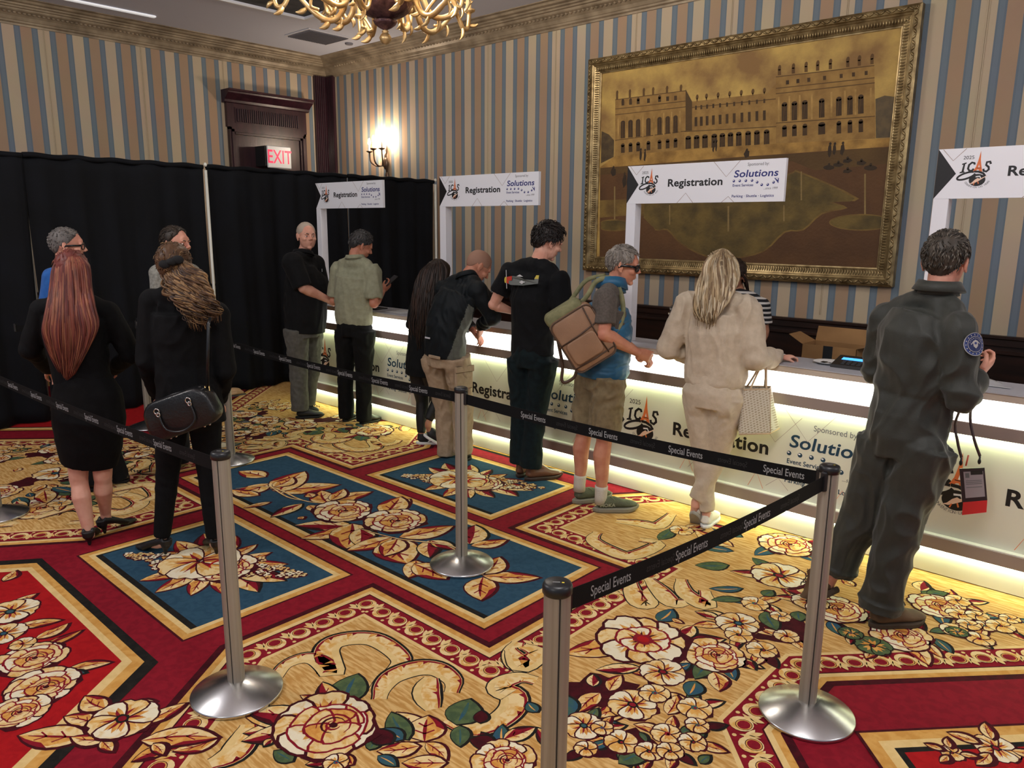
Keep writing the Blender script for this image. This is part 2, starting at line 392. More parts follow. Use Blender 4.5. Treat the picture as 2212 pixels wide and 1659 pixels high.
# exit sign
ex = thing('exit_sign', (XW+0.05, 6.25, 2.8), 'white box EXIT sign with red letters above the dark door panel', 'exit sign')
mb = MB(); mb.box((XW+0.03, 6.0, 2.68), (XW+0.30, 6.36, 2.96)); mb.build('housing', mat('sign_black', (20, 20, 24), 0.5), ex)
mb = MB(); mb.box((XW+0.30, 6.02, 2.655), (XW+0.325, 6.41, 2.965), bev=0.012); mb.build('face', mat('sign_white', (232, 232, 235), 0.35), ex)
a = Art(); a.text('EXIT', 6.215, 2.725, 0.185, 'r', sx=0.72, bold=0.012, align='CENTER')
a.build('lettering', {'r': mat('exit_red', (215, 25, 80), 0.4, emit=(230, 20, 80), estr=0.6)}, lambda u, v, h: (XW+0.3255+h, u, v), ex)
# ------------------------------------------------------------------ sconce
sx_, sz_ = -9.24, 2.9
g = thing('wall_sconce', (sx_, YW, sz_), 'bronze candle wall sconce lit on the striped wall above the drape', 'wall lamp')
bronze = mat('bronze', (120, 100, 84), 0.35, 0.8)
mb = MB()
mb.ell((sx_+0.08, YW-0.03, sz_-0.34), (0.035, 0.02, 0.06)); mb.ell((sx_+0.07, YW-0.04, sz_-0.16), (0.05, 0.03, 0.09))
mb.ell((sx_+0.08, YW-0.03, sz_+0.03), (0.02, 0.015, 0.07))
mb.tube([(sx_+0.08, YW-0.03, sz_-0.30), (sx_+0.09, YW-0.04, sz_-0.2), (sx_+0.07, YW-0.04, sz_-0.05), (sx_+0.08, YW-0.03, sz_+0.04)], [0.012, 0.02, 0.018, 0.008], 8)
mb.build('backplate', bronze, g, True)
for dx, dy, dz in ((-0.12, -0.18, 0.0), (0.0, -0.20, 0.03), (0.14, -0.16, 0.03)):
    mb = MB(); mb.tube(bez([(sx_+0.06, YW-0.04, sz_-0.17), (sx_+dx*0.4, YW+dy*0.5, sz_-0.2), (sx_+dx*0.95, YW+dy*0.9, sz_-0.14), (sx_+dx, YW+dy, sz_+dz-0.02)], 6), 0.011, 8)
    mb.lathe([(0.008, -0.02), (0.045, 0.0), (0.05, 0.012), (0.012, 0.014)], (sx_+dx, YW+dy, sz_+dz), 14)
    arm = mb.build('arm', bronze, g, True)
    mb = MB(); mb.tube([(sx_+dx, YW+dy, sz_+dz+0.01), (sx_+dx, YW+dy, sz_+dz+0.1)], 0.012, 10); mb.build('candle', mat('candle_white', (235, 225, 205), 0.5), arm)
    mb = MB(); mb.lathe([(0.012, 0.1), (0.022, 0.12), (0.02, 0.15), (0.004, 0.19)], (sx_+dx, YW+dy, sz_+dz), 10)
    mb.build('bulb', mat('flame_bulb', (255, 240, 220), 0.3, emit=(255, 232, 204), estr=260), arm)
lamp('sconce_light', (sx_-0.01, YW-0.24, sz_+0.17), 9, 0.05, (1.0, 0.88, 0.74))
# ------------------------------------------------------------------ chandelier
chx, chy, chz = -5.289, 4.216, 3.3
g = thing('chandelier', (chx, chy, chz), 'large gilded scroll arm chandelier hanging from the coffered ceiling', 'chandelier')
gilt = mat('gilt', (250, 222, 166), 0.36, 0.65, col2=(222, 178, 116), nscale=9); dk = mat('aged_bronze', (140, 104, 104), 0.42, 0.5, col2=(84, 60, 66), nscale=14, bump=0.5, bscale=30)
mb = MB(); mb.lathe([(0.004, 0), (0.03, 0.012), (0.045, 0.035), (0.05, 0.055), (0.035, 0.08), (0.02, 0.095), (0.03, 0.10), (0.012, 0.12)], (chx, chy, chz), 20); mb.build('finial', gilt, g, True)
mb = MB(); mb.lathe([(0.015, 0.10), (0.018, 0.115), (0.05, 0.13), (0.085, 0.155), (0.10, 0.18), (0.075, 0.188), (0.06, 0.195)], (chx, chy, chz), 20); mb.build('lower_cup', dk, g, True)
mb = MB(); mb.lathe([(0.05, 0.192), (0.09, 0.20), (0.16, 0.23), (0.205, 0.265), (0.225, 0.30), (0.232, 0.325), (0.20, 0.335)], (chx, chy, chz), 32); mb.build('bowl', dk, g, True)
mb = MB(); mb.lathe([(0.20, 0.33), (0.235, 0.335), (0.24, 0.355), (0.20, 0.37), (0.17, 0.42), (0.12, 0.46), (0.10, 0.55), (0.14, 0.62), (0.08, 0.68), (0.04, 0.8)], (chx, chy, chz), 32)
for i in range(24):
    t = 2*PI*i/24; mb.ell((chx+0.235*math.cos(t), chy+0.235*math.sin(t), chz+0.345), (0.02, 0.02, 0.028), nu=6, nv=5)
mb.build('crown', gilt, g, True)
mb = MB(); mb.tube([(chx, chy, chz+0.75), (chx, chy, ZC+0.17)], 0.02, 8); mb.build('stem', gilt, g, True)
rnd = random.Random(3)
def leafy(mb, p, d, s):
    p = Vector(p); d = Vector(d).normalized(); e = d.orthogonal().normalized()
    q = [p, p+d*s*0.5+e*s*0.12, p+d*s*0.85+e*s*0.35, p+d*s*1.05+e*s*0.7]
    mb.tube(bez(q, 4), [s*k_ for k_ in np.array([.12, .16, .20, .23, .25, .26, .25, .23, .20, .16, .11, .07, .02])], 6, flat=0.55)
for i in range(10):
    t = 2*PI*(i+0.35)/10; R1 = 0.86 if i % 2 == 0 else 0.62; zo = 0.0 if i % 2 == 0 else 0.05
    ca, sa = math.cos(t), math.sin(t); tx, ty = -sa, ca
    def pt(r, z, s=0.0): return (chx+ca*r+tx*s, chy+sa*r+ty*s, chz+z+zo-0.03)
    arm = MB()
    arm.tube(bez([pt(0.16, 0.50), pt(0.28, 0.40), pt(0.36, 0.24), pt(0.46, 0.20), pt(0.58, 0.27), pt(R1*0.84, 0.40), pt(R1*0.93, 0.30), pt(R1, 0.30), pt(R1+0.02, 0.42)], 5), [0.024]*20+[0.019]*21, 8)
    arm.tube(bez([pt(0.40, 0.22), pt(0.47, 0.33, 0.05), pt(0.56, 0.36, 0.06), pt(0.58, 0.29, 0.05), pt(0.52, 0.27, 0.03)], 5), 0.013, 6)
    arm.tube(bez([pt(R1*0.80, 0.36), pt(R1*0.88, 0.46, -0.04), pt(R1*0.80, 0.5, -0.05), pt(R1*0.74, 0.44, -0.03)], 5), 0.012, 6)
    for r, z, dr, dz, s in ((0.44, 0.20, 0.3, -1, 0.09), (0.36, 0.24, -0.6, -0.8, 0.07), (0.62, 0.29, 0.5, -0.9, 0.08), (R1*0.93, 0.30, 0.2, -1, 0.09), (0.3, 0.38, -0.2, -1, 0.08), (R1+0.01, 0.33, 1, -0.4, 0.07)):
        sd = rnd.choice((-1, 1))*0.4
        leafy(arm, pt(r, z), (ca*dr+tx*sd, sa*dr+ty*sd, dz), s)
    a_ = arm.build('arm', gilt, g, True)
    mb = MB(); q = pt(R1+0.02, 0.42); mb.lathe([(0.015, 0), (0.05, 0.02), (0.055, 0.035), (0.02, 0.04), (0.018, 0.14), (0.012, 0.14)], q, 12); mb.build('candle_cup', gilt, a_, True)
    mb = MB(); mb.lathe([(0.012, 0.14), (0.022, 0.165), (0.018, 0.2), (0.003, 0.24)], q, 8); mb.build('bulb', mat('chand_bulb', (255, 240, 220), 0.3, emit=(255, 214, 160), estr=55), a_)
PAINT = [('sand',[(-5.33,2.522),(-5.128,2.632),(-4.247,2.65),(-3.276,2.653),(-2.221,2.628),(-2.214,2.56),(-3.574,2.546),(-5.33,2.507)]),('lawn',[(-5.33,2.512),(-3.574,2.546),(-2.214,2.56),(-2.183,1.507),(-5.297,1.477)]),('lawn2',[(-5.33,2.507),(-3.573,2.541),(-2.213,2.555),(-2.208,2.416),(-2.877,2.386),(-3.104,2.479),(-5.327,2.436)]),('sand2',[(-5.309,1.961),(-4.721,1.978),(-4.566,1.825),(-4.421,1.827),(-4.243,1.684),(-3.936,1.561),(-3.624,1.553),(-3.312,1.633),(-3.116,1.818),(-2.939,1.841),(-2.778,1.989),(-2.553,2.044),(-2.704,2.109),(-2.46,2.125),(-3.018,2.381),(-3.139,2.365),(-3.802,2.266),(-4.33,2.21),(-4.731,2.17),(-5.316,2.155)]),('pool',[(-4.72,1.96),(-4.56,1.84),(-4.41,1.841),(-4.233,1.699),(-3.932,1.578),(-3.625,1.569),(-3.322,1.646),(-3.127,1.831),(-2.948,1.854),(-2.788,2.002),(-2.574,2.05),(-2.724,2.097),(-2.5,2.126),(-3.023,2.367),(-3.138,2.35),(-3.801,2.253),(-4.329,2.196),(-4.712,2.155)]),('tree',[(-2.406,2.966),(-2.332,2.987),(-2.237,2.968),(-2.207,2.636),(-2.369,2.638)]),('tree2',[(-5.326,2.912),(-5.223,2.868),(-5.151,2.801),(-5.149,2.623),(-5.322,2.562)]),('side',[(-4.283,3.247),(-4.2,3.118),(-4.182,2.817),(-4.257,2.823)]),('wall',[(-5.153,3.228),(-4.282,3.231),(-4.247,2.65),(-5.128,2.632)]),('wall',[(-4.2,3.118),(-3.394,3.117),(-3.32,3.191),(-3.288,2.794),(-4.182,2.817)]),('wall2',[(-4.271,2.835),(-3.284,2.809),(-3.271,2.648),(-4.26,2.646)]),('wall',[(-3.325,3.253),(-2.443,3.244),(-2.373,2.634),(-3.276,2.651)]),('line',[(-5.149,3.131),(-4.276,3.13)]),('line',[(-5.147,3.07),(-4.272,3.073)]),('line',[(-5.135,2.8),(-4.258,2.834)]),('line',[(-4.197,3.06),(-3.309,3.056)]),('line',[(-4.271,2.83),(-3.284,2.804)]),('line',[(-3.316,3.15),(-2.431,3.143)]),('line',[(-3.313,3.102),(-2.425,3.101)]),('line',[(-3.291,2.836),(-2.395,2.822)]),('line',[(-5.153,3.228),(-4.282,3.231)]),('line',[(-3.325,3.253),(-2.443,3.244)]),('win',[(-5.07,3.207),(-5.033,3.207),(-5.031,3.159),(-5.067,3.159)]),('win',[(-5.07,2.981),(-5.012,2.981),(-5.005,2.816),(-5.063,2.815)]),('win',[(-5.055,2.741),(-5.006,2.742),(-5.002,2.661),(-5.051,2.66)]),('win',[(-4.97,3.205),(-4.934,3.205),(-4.931,3.157),(-4.967,3.158)]),('win',[(-4.97,2.981),(-4.913,2.981),(-4.905,2.817),(-4.962,2.816)]),('win',[(-4.954,2.743),(-4.906,2.744),(-4.902,2.664),(-4.95,2.663)]),('win',[(-4.871,3.204),(-4.836,3.203),(-4.833,3.156),(-4.869,3.156)]),('win',[(-4.871,2.981),(-4.815,2.981),(-4.806,2.818),(-4.863,2.817)]),('win',[(-4.855,2.745),(-4.807,2.746),(-4.803,2.666),(-4.851,2.665)]),('win',[(-4.742,3.201),(-4.708,3.2),(-4.705,3.154),(-4.74,3.154)]),('win',[(-4.741,2.981),(-4.686,2.981),(-4.678,2.82),(-4.733,2.819)]),('win',[(-4.725,2.747),(-4.678,2.748),(-4.674,2.669),(-4.721,2.668)]),('win',[(-4.605,3.199),(-4.571,3.198),(-4.568,3.152),(-4.602,3.152)]),('win',[(-4.603,2.98),(-4.549,2.98),(-4.54,2.821),(-4.594,2.821)]),('win',[(-4.586,2.75),(-4.541,2.75),(-4.536,2.673),(-4.582,2.672)]),('win',[(-4.507,3.197),(-4.473,3.196),(-4.471,3.15),(-4.504,3.151)]),('win',[(-4.504,2.98),(-4.451,2.98),(-4.442,2.823),(-4.495,2.822)]),('win',[(-4.487,2.751),(-4.442,2.752),(-4.438,2.675),(-4.483,2.674)]),('win',[(-4.413,3.195),(-4.38,3.194),(-4.377,3.149),(-4.41,3.149)]),('win',[(-4.41,2.98),(-4.358,2.98),(-4.348,2.824),(-4.401,2.823)]),('win',[(-4.392,2.753),(-4.348,2.754),(-4.344,2.677),(-4.388,2.676)]),('hi',[(-5.115,3.043),(-5.096,3.043),(-5.086,2.808),(-5.104,2.808)]),('hi',[(-5.001,3.042),(-4.983,3.042),(-4.972,2.81),(-4.991,2.81)]),('hi',[(-4.905,3.042),(-4.887,3.041),(-4.876,2.811),(-4.894,2.811)]),('hi',[(-4.795,3.041),(-4.778,3.041),(-4.766,2.812),(-4.784,2.812)]),('hi',[(-4.656,3.04),(-4.639,3.04),(-4.627,2.814),(-4.644,2.814)]),('hi',[(-4.537,3.039),(-4.52,3.039),(-4.508,2.816),(-4.525,2.815)]),('hi',[(-4.442,3.039),(-4.425,3.039),(-4.413,2.817),(-4.429,2.817)]),('hi',[(-4.343,3.038),(-4.327,3.038),(-4.314,2.818),(-4.33,2.818)]),('win',[(-4.163,3.074),(-4.142,3.074),(-4.14,3.034),(-4.161,3.034)]),('win',[(-4.161,2.962),(-4.13,2.962),(-4.124,2.872),(-4.156,2.872)]),('win',[(-4.103,3.074),(-4.082,3.074),(-4.079,3.033),(-4.1,3.033)]),('win',[(-4.101,2.962),(-4.07,2.962),(-4.064,2.872),(-4.095,2.872)]),('win',[(-4.038,3.073),(-4.017,3.073),(-4.015,3.033),(-4.035,3.033)]),('win',[(-4.036,2.962),(-4.005,2.962),(-3.999,2.872),(-4.03,2.872)]),('win',[(-3.969,3.073),(-3.948,3.072),(-3.946,3.033),(-3.966,3.033)]),('win',[(-3.966,2.962),(-3.936,2.962),(-3.93,2.872),(-3.96,2.872)]),('win',[(-3.895,3.072),(-3.875,3.072),(-3.872,3.032),(-3.892,3.032)]),('win',[(-3.893,2.962),(-3.862,2.962),(-3.856,2.872),(-3.886,2.872)]),('win',[(-3.82,3.071),(-3.8,3.071),(-3.797,3.032),(-3.817,3.032)]),('win',[(-3.817,2.962),(-3.788,2.962),(-3.781,2.872),(-3.811,2.872)]),('win',[(-3.744,3.07),(-3.724,3.07),(-3.721,3.031),(-3.741,3.031)]),('win',[(-3.741,2.962),(-3.711,2.962),(-3.705,2.872),(-3.734,2.871)]),('win',[(-3.663,3.07),(-3.644,3.07),(-3.641,3.031),(-3.66,3.031)]),('win',[(-3.66,2.962),(-3.631,2.962),(-3.624,2.872),(-3.653,2.871)]),('win',[(-3.586,3.069),(-3.567,3.069),(-3.564,3.03),(-3.583,3.03)]),('win',[(-3.583,2.962),(-3.555,2.962),(-3.548,2.872),(-3.576,2.871)]),('win',[(-3.508,3.068),(-3.489,3.068),(-3.487,3.03),(-3.505,3.03)]),('win',[(-3.505,2.962),(-3.477,2.962),(-3.47,2.872),(-3.498,2.871)]),('win',[(-3.433,3.068),(-3.415,3.067),(-3.412,3.029),(-3.431,3.03)]),('win',[(-3.43,2.962),(-3.402,2.962),(-3.395,2.872),(-3.423,2.871)]),('win',[(-4.254,2.765),(-4.189,2.766),(-4.182,2.656),(-4.247,2.655)]),('win',[(-4.157,2.765),(-4.094,2.766),(-4.087,2.656),(-4.15,2.654)]),('win',[(-4.062,2.765),(-4.0,2.766),(-3.992,2.655),(-4.055,2.653)]),('win',[(-3.958,2.765),(-3.897,2.766),(-3.889,2.654),(-3.951,2.652)]),('win',[(-3.869,2.765),(-3.809,2.766),(-3.801,2.653),(-3.861,2.652)]),('win',[(-3.781,2.765),(-3.722,2.766),(-3.714,2.653),(-3.773,2.651)]),('win',[(-3.692,2.765),(-3.634,2.766),(-3.625,2.652),(-3.684,2.65)]),('win',[(-3.595,2.765),(-3.537,2.766),(-3.529,2.651),(-3.586,2.65)]),('win',[(-3.504,2.765),(-3.447,2.766),(-3.438,2.651),(-3.495,2.649)]),('win',[(-3.405,2.765),(-3.35,2.766),(-3.34,2.65),(-3.396,2.648)]),('win',[(-3.224,3.211),(-3.195,3.21),(-3.192,3.174),(-3.221,3.174)]),('win',[(-3.125,3.211),(-3.097,3.21),(-3.094,3.174),(-3.122,3.174)]),('win',[(-3.024,3.21),(-2.996,3.21),(-2.993,3.173),(-3.02,3.174)]),('win',[(-2.88,3.21),(-2.853,3.209),(-2.85,3.173),(-2.877,3.174)]),('win',[(-2.733,3.209),(-2.706,3.208),(-2.703,3.173),(-2.729,3.174)]),('win',[(-2.627,3.209),(-2.601,3.208),(-2.598,3.173),(-2.623,3.174)]),('win',[(-2.519,3.208),(-2.494,3.207),(-2.491,3.173),(-2.516,3.174)]),('win',[(-3.248,2.999),(-3.194,2.998),(-3.182,2.847),(-3.235,2.846)]),('win',[(-3.226,2.79),(-3.181,2.79),(-3.174,2.707),(-3.219,2.706)]),('win',[(-3.152,2.998),(-3.099,2.998),(-3.087,2.848),(-3.139,2.848)]),('win',[(-3.13,2.789),(-3.086,2.79),(-3.079,2.705),(-3.123,2.704)]),('win',[(-3.054,2.998),(-3.002,2.998),(-2.989,2.849),(-3.041,2.849)]),('win',[(-3.031,2.789),(-2.988,2.79),(-2.981,2.704),(-3.024,2.703)]),('win',[(-2.898,2.998),(-2.848,2.997),(-2.834,2.851),(-2.885,2.85)]),('win',[(-2.886,2.79),(-2.823,2.791),(-2.815,2.703),(-2.878,2.702)]),('win',[(-2.745,2.997),(-2.696,2.997),(-2.682,2.853),(-2.731,2.852)]),('win',[(-2.721,2.788),(-2.68,2.789),(-2.672,2.7),(-2.713,2.699)]),('win',[(-2.647,2.997),(-2.6,2.997),(-2.586,2.854),(-2.634,2.853)]),('win',[(-2.624,2.788),(-2.584,2.789),(-2.575,2.699),(-2.615,2.698)]),('win',[(-2.554,2.997),(-2.507,2.996),(-2.493,2.855),(-2.54,2.854)]),('win',[(-2.53,2.788),(-2.491,2.789),(-2.482,2.698),(-2.521,2.697)]),('hi',[(-3.292,3.07),(-3.274,3.07),(-3.255,2.84),(-3.273,2.84)]),('hi',[(-3.189,3.069),(-3.171,3.069),(-3.152,2.842),(-3.17,2.841)]),('hi',[(-3.09,3.068),(-3.073,3.068),(-3.053,2.843),(-3.071,2.843)]),('hi',[(-2.978,3.067),(-2.961,3.067),(-2.941,2.844),(-2.958,2.844)]),('hi',[(-2.8,3.065),(-2.784,3.065),(-2.763,2.846),(-2.78,2.846)]),('hi',[(-2.682,3.064),(-2.666,3.064),(-2.645,2.847),(-2.662,2.847)]),('hi',[(-2.59,3.063),(-2.574,3.063),(-2.554,2.849),(-2.57,2.848)]),('hi',[(-2.461,3.062),(-2.446,3.062),(-2.425,2.85),(-2.44,2.85)]),('stat',[(-5.145,3.287),(-5.117,3.286),(-5.115,3.228),(-5.143,3.229)]),('stat',[(-4.978,3.281),(-4.951,3.281),(-4.948,3.229),(-4.975,3.229)]),('stat',[(-4.8,3.276),(-4.774,3.275),(-4.771,3.229),(-4.798,3.23)]),('stat',[(-4.684,3.272),(-4.658,3.271),(-4.656,3.23),(-4.682,3.23)]),('stat',[(-4.515,3.266),(-4.49,3.265),(-4.488,3.23),(-4.513,3.231)]),('stat',[(-4.35,3.261),(-4.325,3.26),(-4.324,3.231),(-4.348,3.231)]),('stat',[(-3.312,3.319),(-3.281,3.318),(-3.276,3.265),(-3.308,3.266)]),('stat',[(-3.179,3.317),(-3.148,3.316),(-3.144,3.264),(-3.174,3.264)]),('stat',[(-3.06,3.316),(-3.03,3.315),(-3.025,3.262),(-3.055,3.263)]),('stat',[(-2.953,3.314),(-2.924,3.313),(-2.919,3.261),(-2.949,3.262)]),('stat',[(-2.839,3.312),(-2.81,3.311),(-2.806,3.26),(-2.834,3.261)]),('stat',[(-2.687,3.31),(-2.659,3.309),(-2.654,3.259),(-2.682,3.26)]),('stat',[(-2.588,3.309),(-2.561,3.308),(-2.556,3.258),(-2.583,3.259)]),('stat',[(-2.482,3.307),(-2.455,3.306),(-2.45,3.257),(-2.477,3.258)]),('stat',[(-4.151,3.144),(-4.138,3.144),(-4.136,3.113),(-4.149,3.113)]),('stat',[(-4.046,3.143),(-4.034,3.143),(-4.032,3.112),(-4.044,3.113)]),('stat',[(-3.919,3.141),(-3.906,3.141),(-3.904,3.112),(-3.917,3.112)]),('stat',[(-3.794,3.139),(-3.782,3.139),(-3.78,3.111),(-3.792,3.112)]),('stat',[(-3.672,3.137),(-3.66,3.137),(-3.658,3.111),(-3.67,3.111)]),('stat',[(-3.552,3.135),(-3.54,3.135),(-3.539,3.11),(-3.55,3.111)]),('stat',[(-3.435,3.133),(-3.424,3.133),(-3.422,3.11),(-3.433,3.11)]),('fig',[(-2.778,2.615),(-2.744,2.616),(-2.733,2.495),(-2.766,2.493)]),('fig',[(-2.734,2.612),(-2.705,2.613),(-2.696,2.512),(-2.724,2.511)]),('fig',[(-2.666,2.613),(-2.63,2.614),(-2.619,2.504),(-2.656,2.503)]),('fig',[(-5.179,2.51),(-5.11,2.513),(-5.106,2.413),(-5.175,2.41)]),('fig',[(-5.02,2.437),(-4.964,2.439),(-4.958,2.29),(-5.013,2.287)]),('fig',[(-4.964,2.422),(-4.915,2.424),(-4.908,2.276),(-4.957,2.273)]),('fig',[(-4.807,2.683),(-4.778,2.683),(-4.772,2.563),(-4.801,2.562)]),('fig',[(-4.753,2.672),(-4.724,2.673),(-4.718,2.553),(-4.747,2.552)]),('fig',[(-3.942,2.711),(-3.916,2.711),(-3.909,2.608),(-3.935,2.607)]),('fig',[(-3.909,2.711),(-3.888,2.711),(-3.881,2.613),(-3.902,2.612)]),('fig',[(-3.597,2.606),(-3.535,2.608),(-3.529,2.534),(-3.592,2.531)]),('fig',[(-2.807,2.428),(-2.703,2.433),(-2.698,2.385),(-2.802,2.379)]),('fig',[(-2.718,2.446),(-2.628,2.451),(-2.624,2.407),(-2.714,2.402)]),('fig',[(-2.635,2.478),(-2.555,2.482),(-2.55,2.438),(-2.631,2.434)]),('fig',[(-2.518,2.453),(-2.427,2.457),(-2.423,2.414),(-2.513,2.409)]),('fig',[(-2.448,2.41),(-2.332,2.416),(-2.327,2.365),(-2.443,2.358)]),('fig',[(-2.626,2.386),(-2.546,2.39),(-2.542,2.35),(-2.623,2.345)]),('jet',[(-5.13,2.303),(-5.111,2.304),(-5.092,1.873),(-5.111,1.871)]),('jet',[(-2.438,2.338),(-2.424,2.339),(-2.382,1.909),(-2.396,1.907)]),('jet',[(-3.733,2.073),(-3.716,2.074),(-3.698,1.824),(-3.716,1.822)]),('jet',[(-4.409,2.092),(-4.395,2.093),(-4.383,1.889),(-4.397,1.887)]),('jet',[(-3.155,2.077),(-3.144,2.078),(-3.131,1.927),(-3.143,1.926)]),('jet',[(-3.014,2.381),(-3.001,2.382),(-2.978,2.119),(-2.991,2.118)]),('sand2',[(-2.224,1.918),(-2.222,1.9),(-2.221,1.883),(-2.219,1.869),(-2.266,1.857),(-2.328,1.849),(-2.395,1.844),(-2.466,1.845),(-2.534,1.85),(-2.596,1.859),(-2.647,1.873),(-2.684,1.889),(-2.704,1.907),(-2.706,1.926),(-2.689,1.944),(-2.655,1.96),(-2.607,1.974),(-2.547,1.984),(-2.48,1.989),(-2.41,1.99),(-2.341,1.986),(-2.278,1.978),(-2.229,1.967),(-2.228,1.952),(-2.226,1.936)]),('pool',[(-2.224,1.918),(-2.223,1.902),(-2.221,1.888),(-2.224,1.875),(-2.273,1.865),(-2.332,1.858),(-2.397,1.855),(-2.464,1.855),(-2.53,1.859),(-2.589,1.867),(-2.638,1.879),(-2.673,1.893),(-2.692,1.908),(-2.693,1.925),(-2.677,1.94),(-2.645,1.954),(-2.598,1.966),(-2.541,1.974),(-2.476,1.979),(-2.409,1.98),(-2.344,1.977),(-2.284,1.97),(-2.233,1.96),(-2.227,1.947),(-2.226,1.933)]),('sand2',[(-4.868,1.878),(-4.875,1.861),(-4.896,1.846),(-4.931,1.832),(-4.977,1.821),(-5.032,1.814),(-5.093,1.81),(-5.155,1.81),(-5.216,1.815),(-5.27,1.823),(-5.291,1.836),(-5.291,1.85),(-5.292,1.867),(-5.293,1.884),(-5.293,1.9),(-5.294,1.915),(-5.274,1.927),(-5.221,1.936),(-5.161,1.942),(-5.099,1.943),(-5.038,1.94),(-4.982,1.933),(-4.935,1.922),(-4.899,1.909),(-4.876,1.894)]),('pool',[(-4.886,1.878),(-4.893,1.864),(-4.912,1.852),(-4.945,1.841),(-4.988,1.832),(-5.039,1.826),(-5.095,1.823),(-5.152,1.823),(-5.208,1.827),(-5.258,1.834),(-5.291,1.843),(-5.292,1.855),(-5.292,1.869),(-5.293,1.882),(-5.293,1.895),(-5.294,1.907),(-5.261,1.917),(-5.212,1.925),(-5.157,1.929),(-5.099,1.93),(-5.043,1.928),(-4.992,1.922),(-4.948,1.914),(-4.915,1.903),(-4.894,1.891)])]
# ------------------------------------------------------------------ black pipe-and-drape
drape_m = mat('black_drape', (6, 8, 13), 0.85, col2=(10, 13, 20), nscale=3, spec=0.25)
pole_m = mat('drape_pole_white', (226, 226, 216), 0.35)
XD = -7.95
dl = ['black drape panel at the left picture edge', 'black drape panel behind the man in glasses, between white slit and pole', 'black drape panel behind the bald man in black shirt', 'black drape panel at right end behind the farthest Registration sign']
for i, (y0, y1) in enumerate(((-1.6, 2.237), (2.243, 3.892), (3.926, 5.69), (5.712, 7.10))):
    g = thing('black_drape', (XD, (y0+y1)/2, 0), dl[i], 'drape', 'black pipe and drape panels')
    rnd = random.Random(i*7+1); ph = [rnd.uniform(0, 6.28) for _ in range(6)]
    def fx(u, v, y0=y0, y1=y1, ph=ph):
        y = y0+(y1-y0)*u; z = 2.42*v+0.015; k = 0.35+0.65*(1-v)
        s = math.sin(y*21+ph[0]+0.5*math.sin(y*5+ph[1])+0.4*math.sin(z*1.2+y*3))*0.030+math.sin(y*9.3+ph[2]+z*0.25)*0.022+math.sin(y*43+ph[3]+z*0.6)*0.007
        if v < 0.03: k *= 1.2
        edge = min(1, (u*(1-u))*25)
        return (XD+s*k, y+0.012*math.sin(z*2.1+ph[4])*k+(0.007*(1-edge)*(1 if u < .5 else -1)*math.sin(PI*v)), z)
    mb = MB(); mb.grid(fx, 170, 22); o = mb.build('cloth', drape_m, g, True)
    sm = o.modifiers.new('s', 'SOLIDIFY'); sm.thickness = 0.004
    mb = MB(); mb.tube([(XD+0.0, y0+(y1-y0)*t, 2.436+0.006*math.sin(t*30)) for t in np.linspace(0, 1, 60)], 0.024, 8); mb.build('rod_pocket', drape_m, g, True)
for y, lb in ((3.912, 'white drape pole showing between two black drapes behind curly haired woman'), (7.115, 'white drape pole at the right end of the black drapes')):
    g = thing('drape_pole', (XD, y, 0), lb, 'pole')
    mb = MB(); mb.tube([(XD+0.02, y, 0.012), (XD+0.02, y, 2.40)], 0.015, 14); mb.build('upright', pole_m, g, True)
    mb = MB(); mb.box((XD-0.2, y-0.2, 0.0), (XD+0.2, y+0.2, 0.011)); mb.build('base_plate', steel_ := mat('plate_grey', (90, 92, 96), 0.5, 0.6), g)
    mb = MB(); mb.ell((XD+0.02, y, 2.455), (0.018, 0.018, 0.022)); mb.build('finial', pole_m, g, True)
mb = MB(); mb.tube([(XD-0.12, 2.24, 0.0), (XD-0.12, 2.24, 2.40)], 0.03, 12); tag(mb.build('drape_pole', pole_m, None, True), 'pale pole glimpsed through narrow slit in the drape at far left', 'pole')
# ------------------------------------------------------------------ palace painting
g = thing('framed_painting', (-3.84, YW, 2.53), 'huge gilt framed old painting of a palace with garden fountains', 'painting')
FX0, FX1, FZ0, FZ1 = -5.50, -2.09, 1.36, 3.68
gold = mat('frame_gold', (176, 154, 110), 0.36, 0.6, col2=(120, 100, 66), nscale=12, detail=6)
prf = [(0.0, 0.0), (0.0, 0.07), (0.02, 0.085), (0.055, 0.088), (0.062, 0.072), (0.075, 0.066), (0.08, 0.058), (0.135, 0.034), (0.142, 0.036), (0.15, 0.03), (0.16, 0.028), (0.163, 0.015)]
mb = MB(); V = []
for d, h in prf:
    V += [(FX0+d, YW-h, FZ0+d), (FX1-d, YW-h, FZ0+d), (FX1-d, YW-h, FZ1-d), (FX0+d, YW-h, FZ1-d)]
mb.add(V, [(i*4+j, i*4+(j+1) % 4, i*4+4+(j+1) % 4, i*4+4+j) for i in range(len(prf)-1) for j in range(4)])
def along(step, d):
    for a, b, ax in (((FX0, FZ0), (FX1, FZ0), 0), ((FX0, FZ1), (FX1, FZ1), 0), ((FX0, FZ0), (FX0, FZ1), 1), ((FX1, FZ0), (FX1, FZ1), 1)):
        L_ = (b[0]-a[0])+(b[1]-a[1]); n = int((L_-2*d)/step)
        for i in range(n+1):
            t = d+(L_-2*d)*i/n
            yield ((a[0]+t, a[1]+(d if a[1] == FZ0 else -d)) if ax == 0 else (a[0]+(d if a[0] == FX0 else -d), a[1]+t)), ax, i
mo = MB()
for (x, z), ax, i in along(0.024, 0.108):
    mo.ell((x, YW-0.045, z), (0.008, 0.014, 0.030) if ax == 0 else (0.030, 0.014, 0.008), nu=6, nv=5)
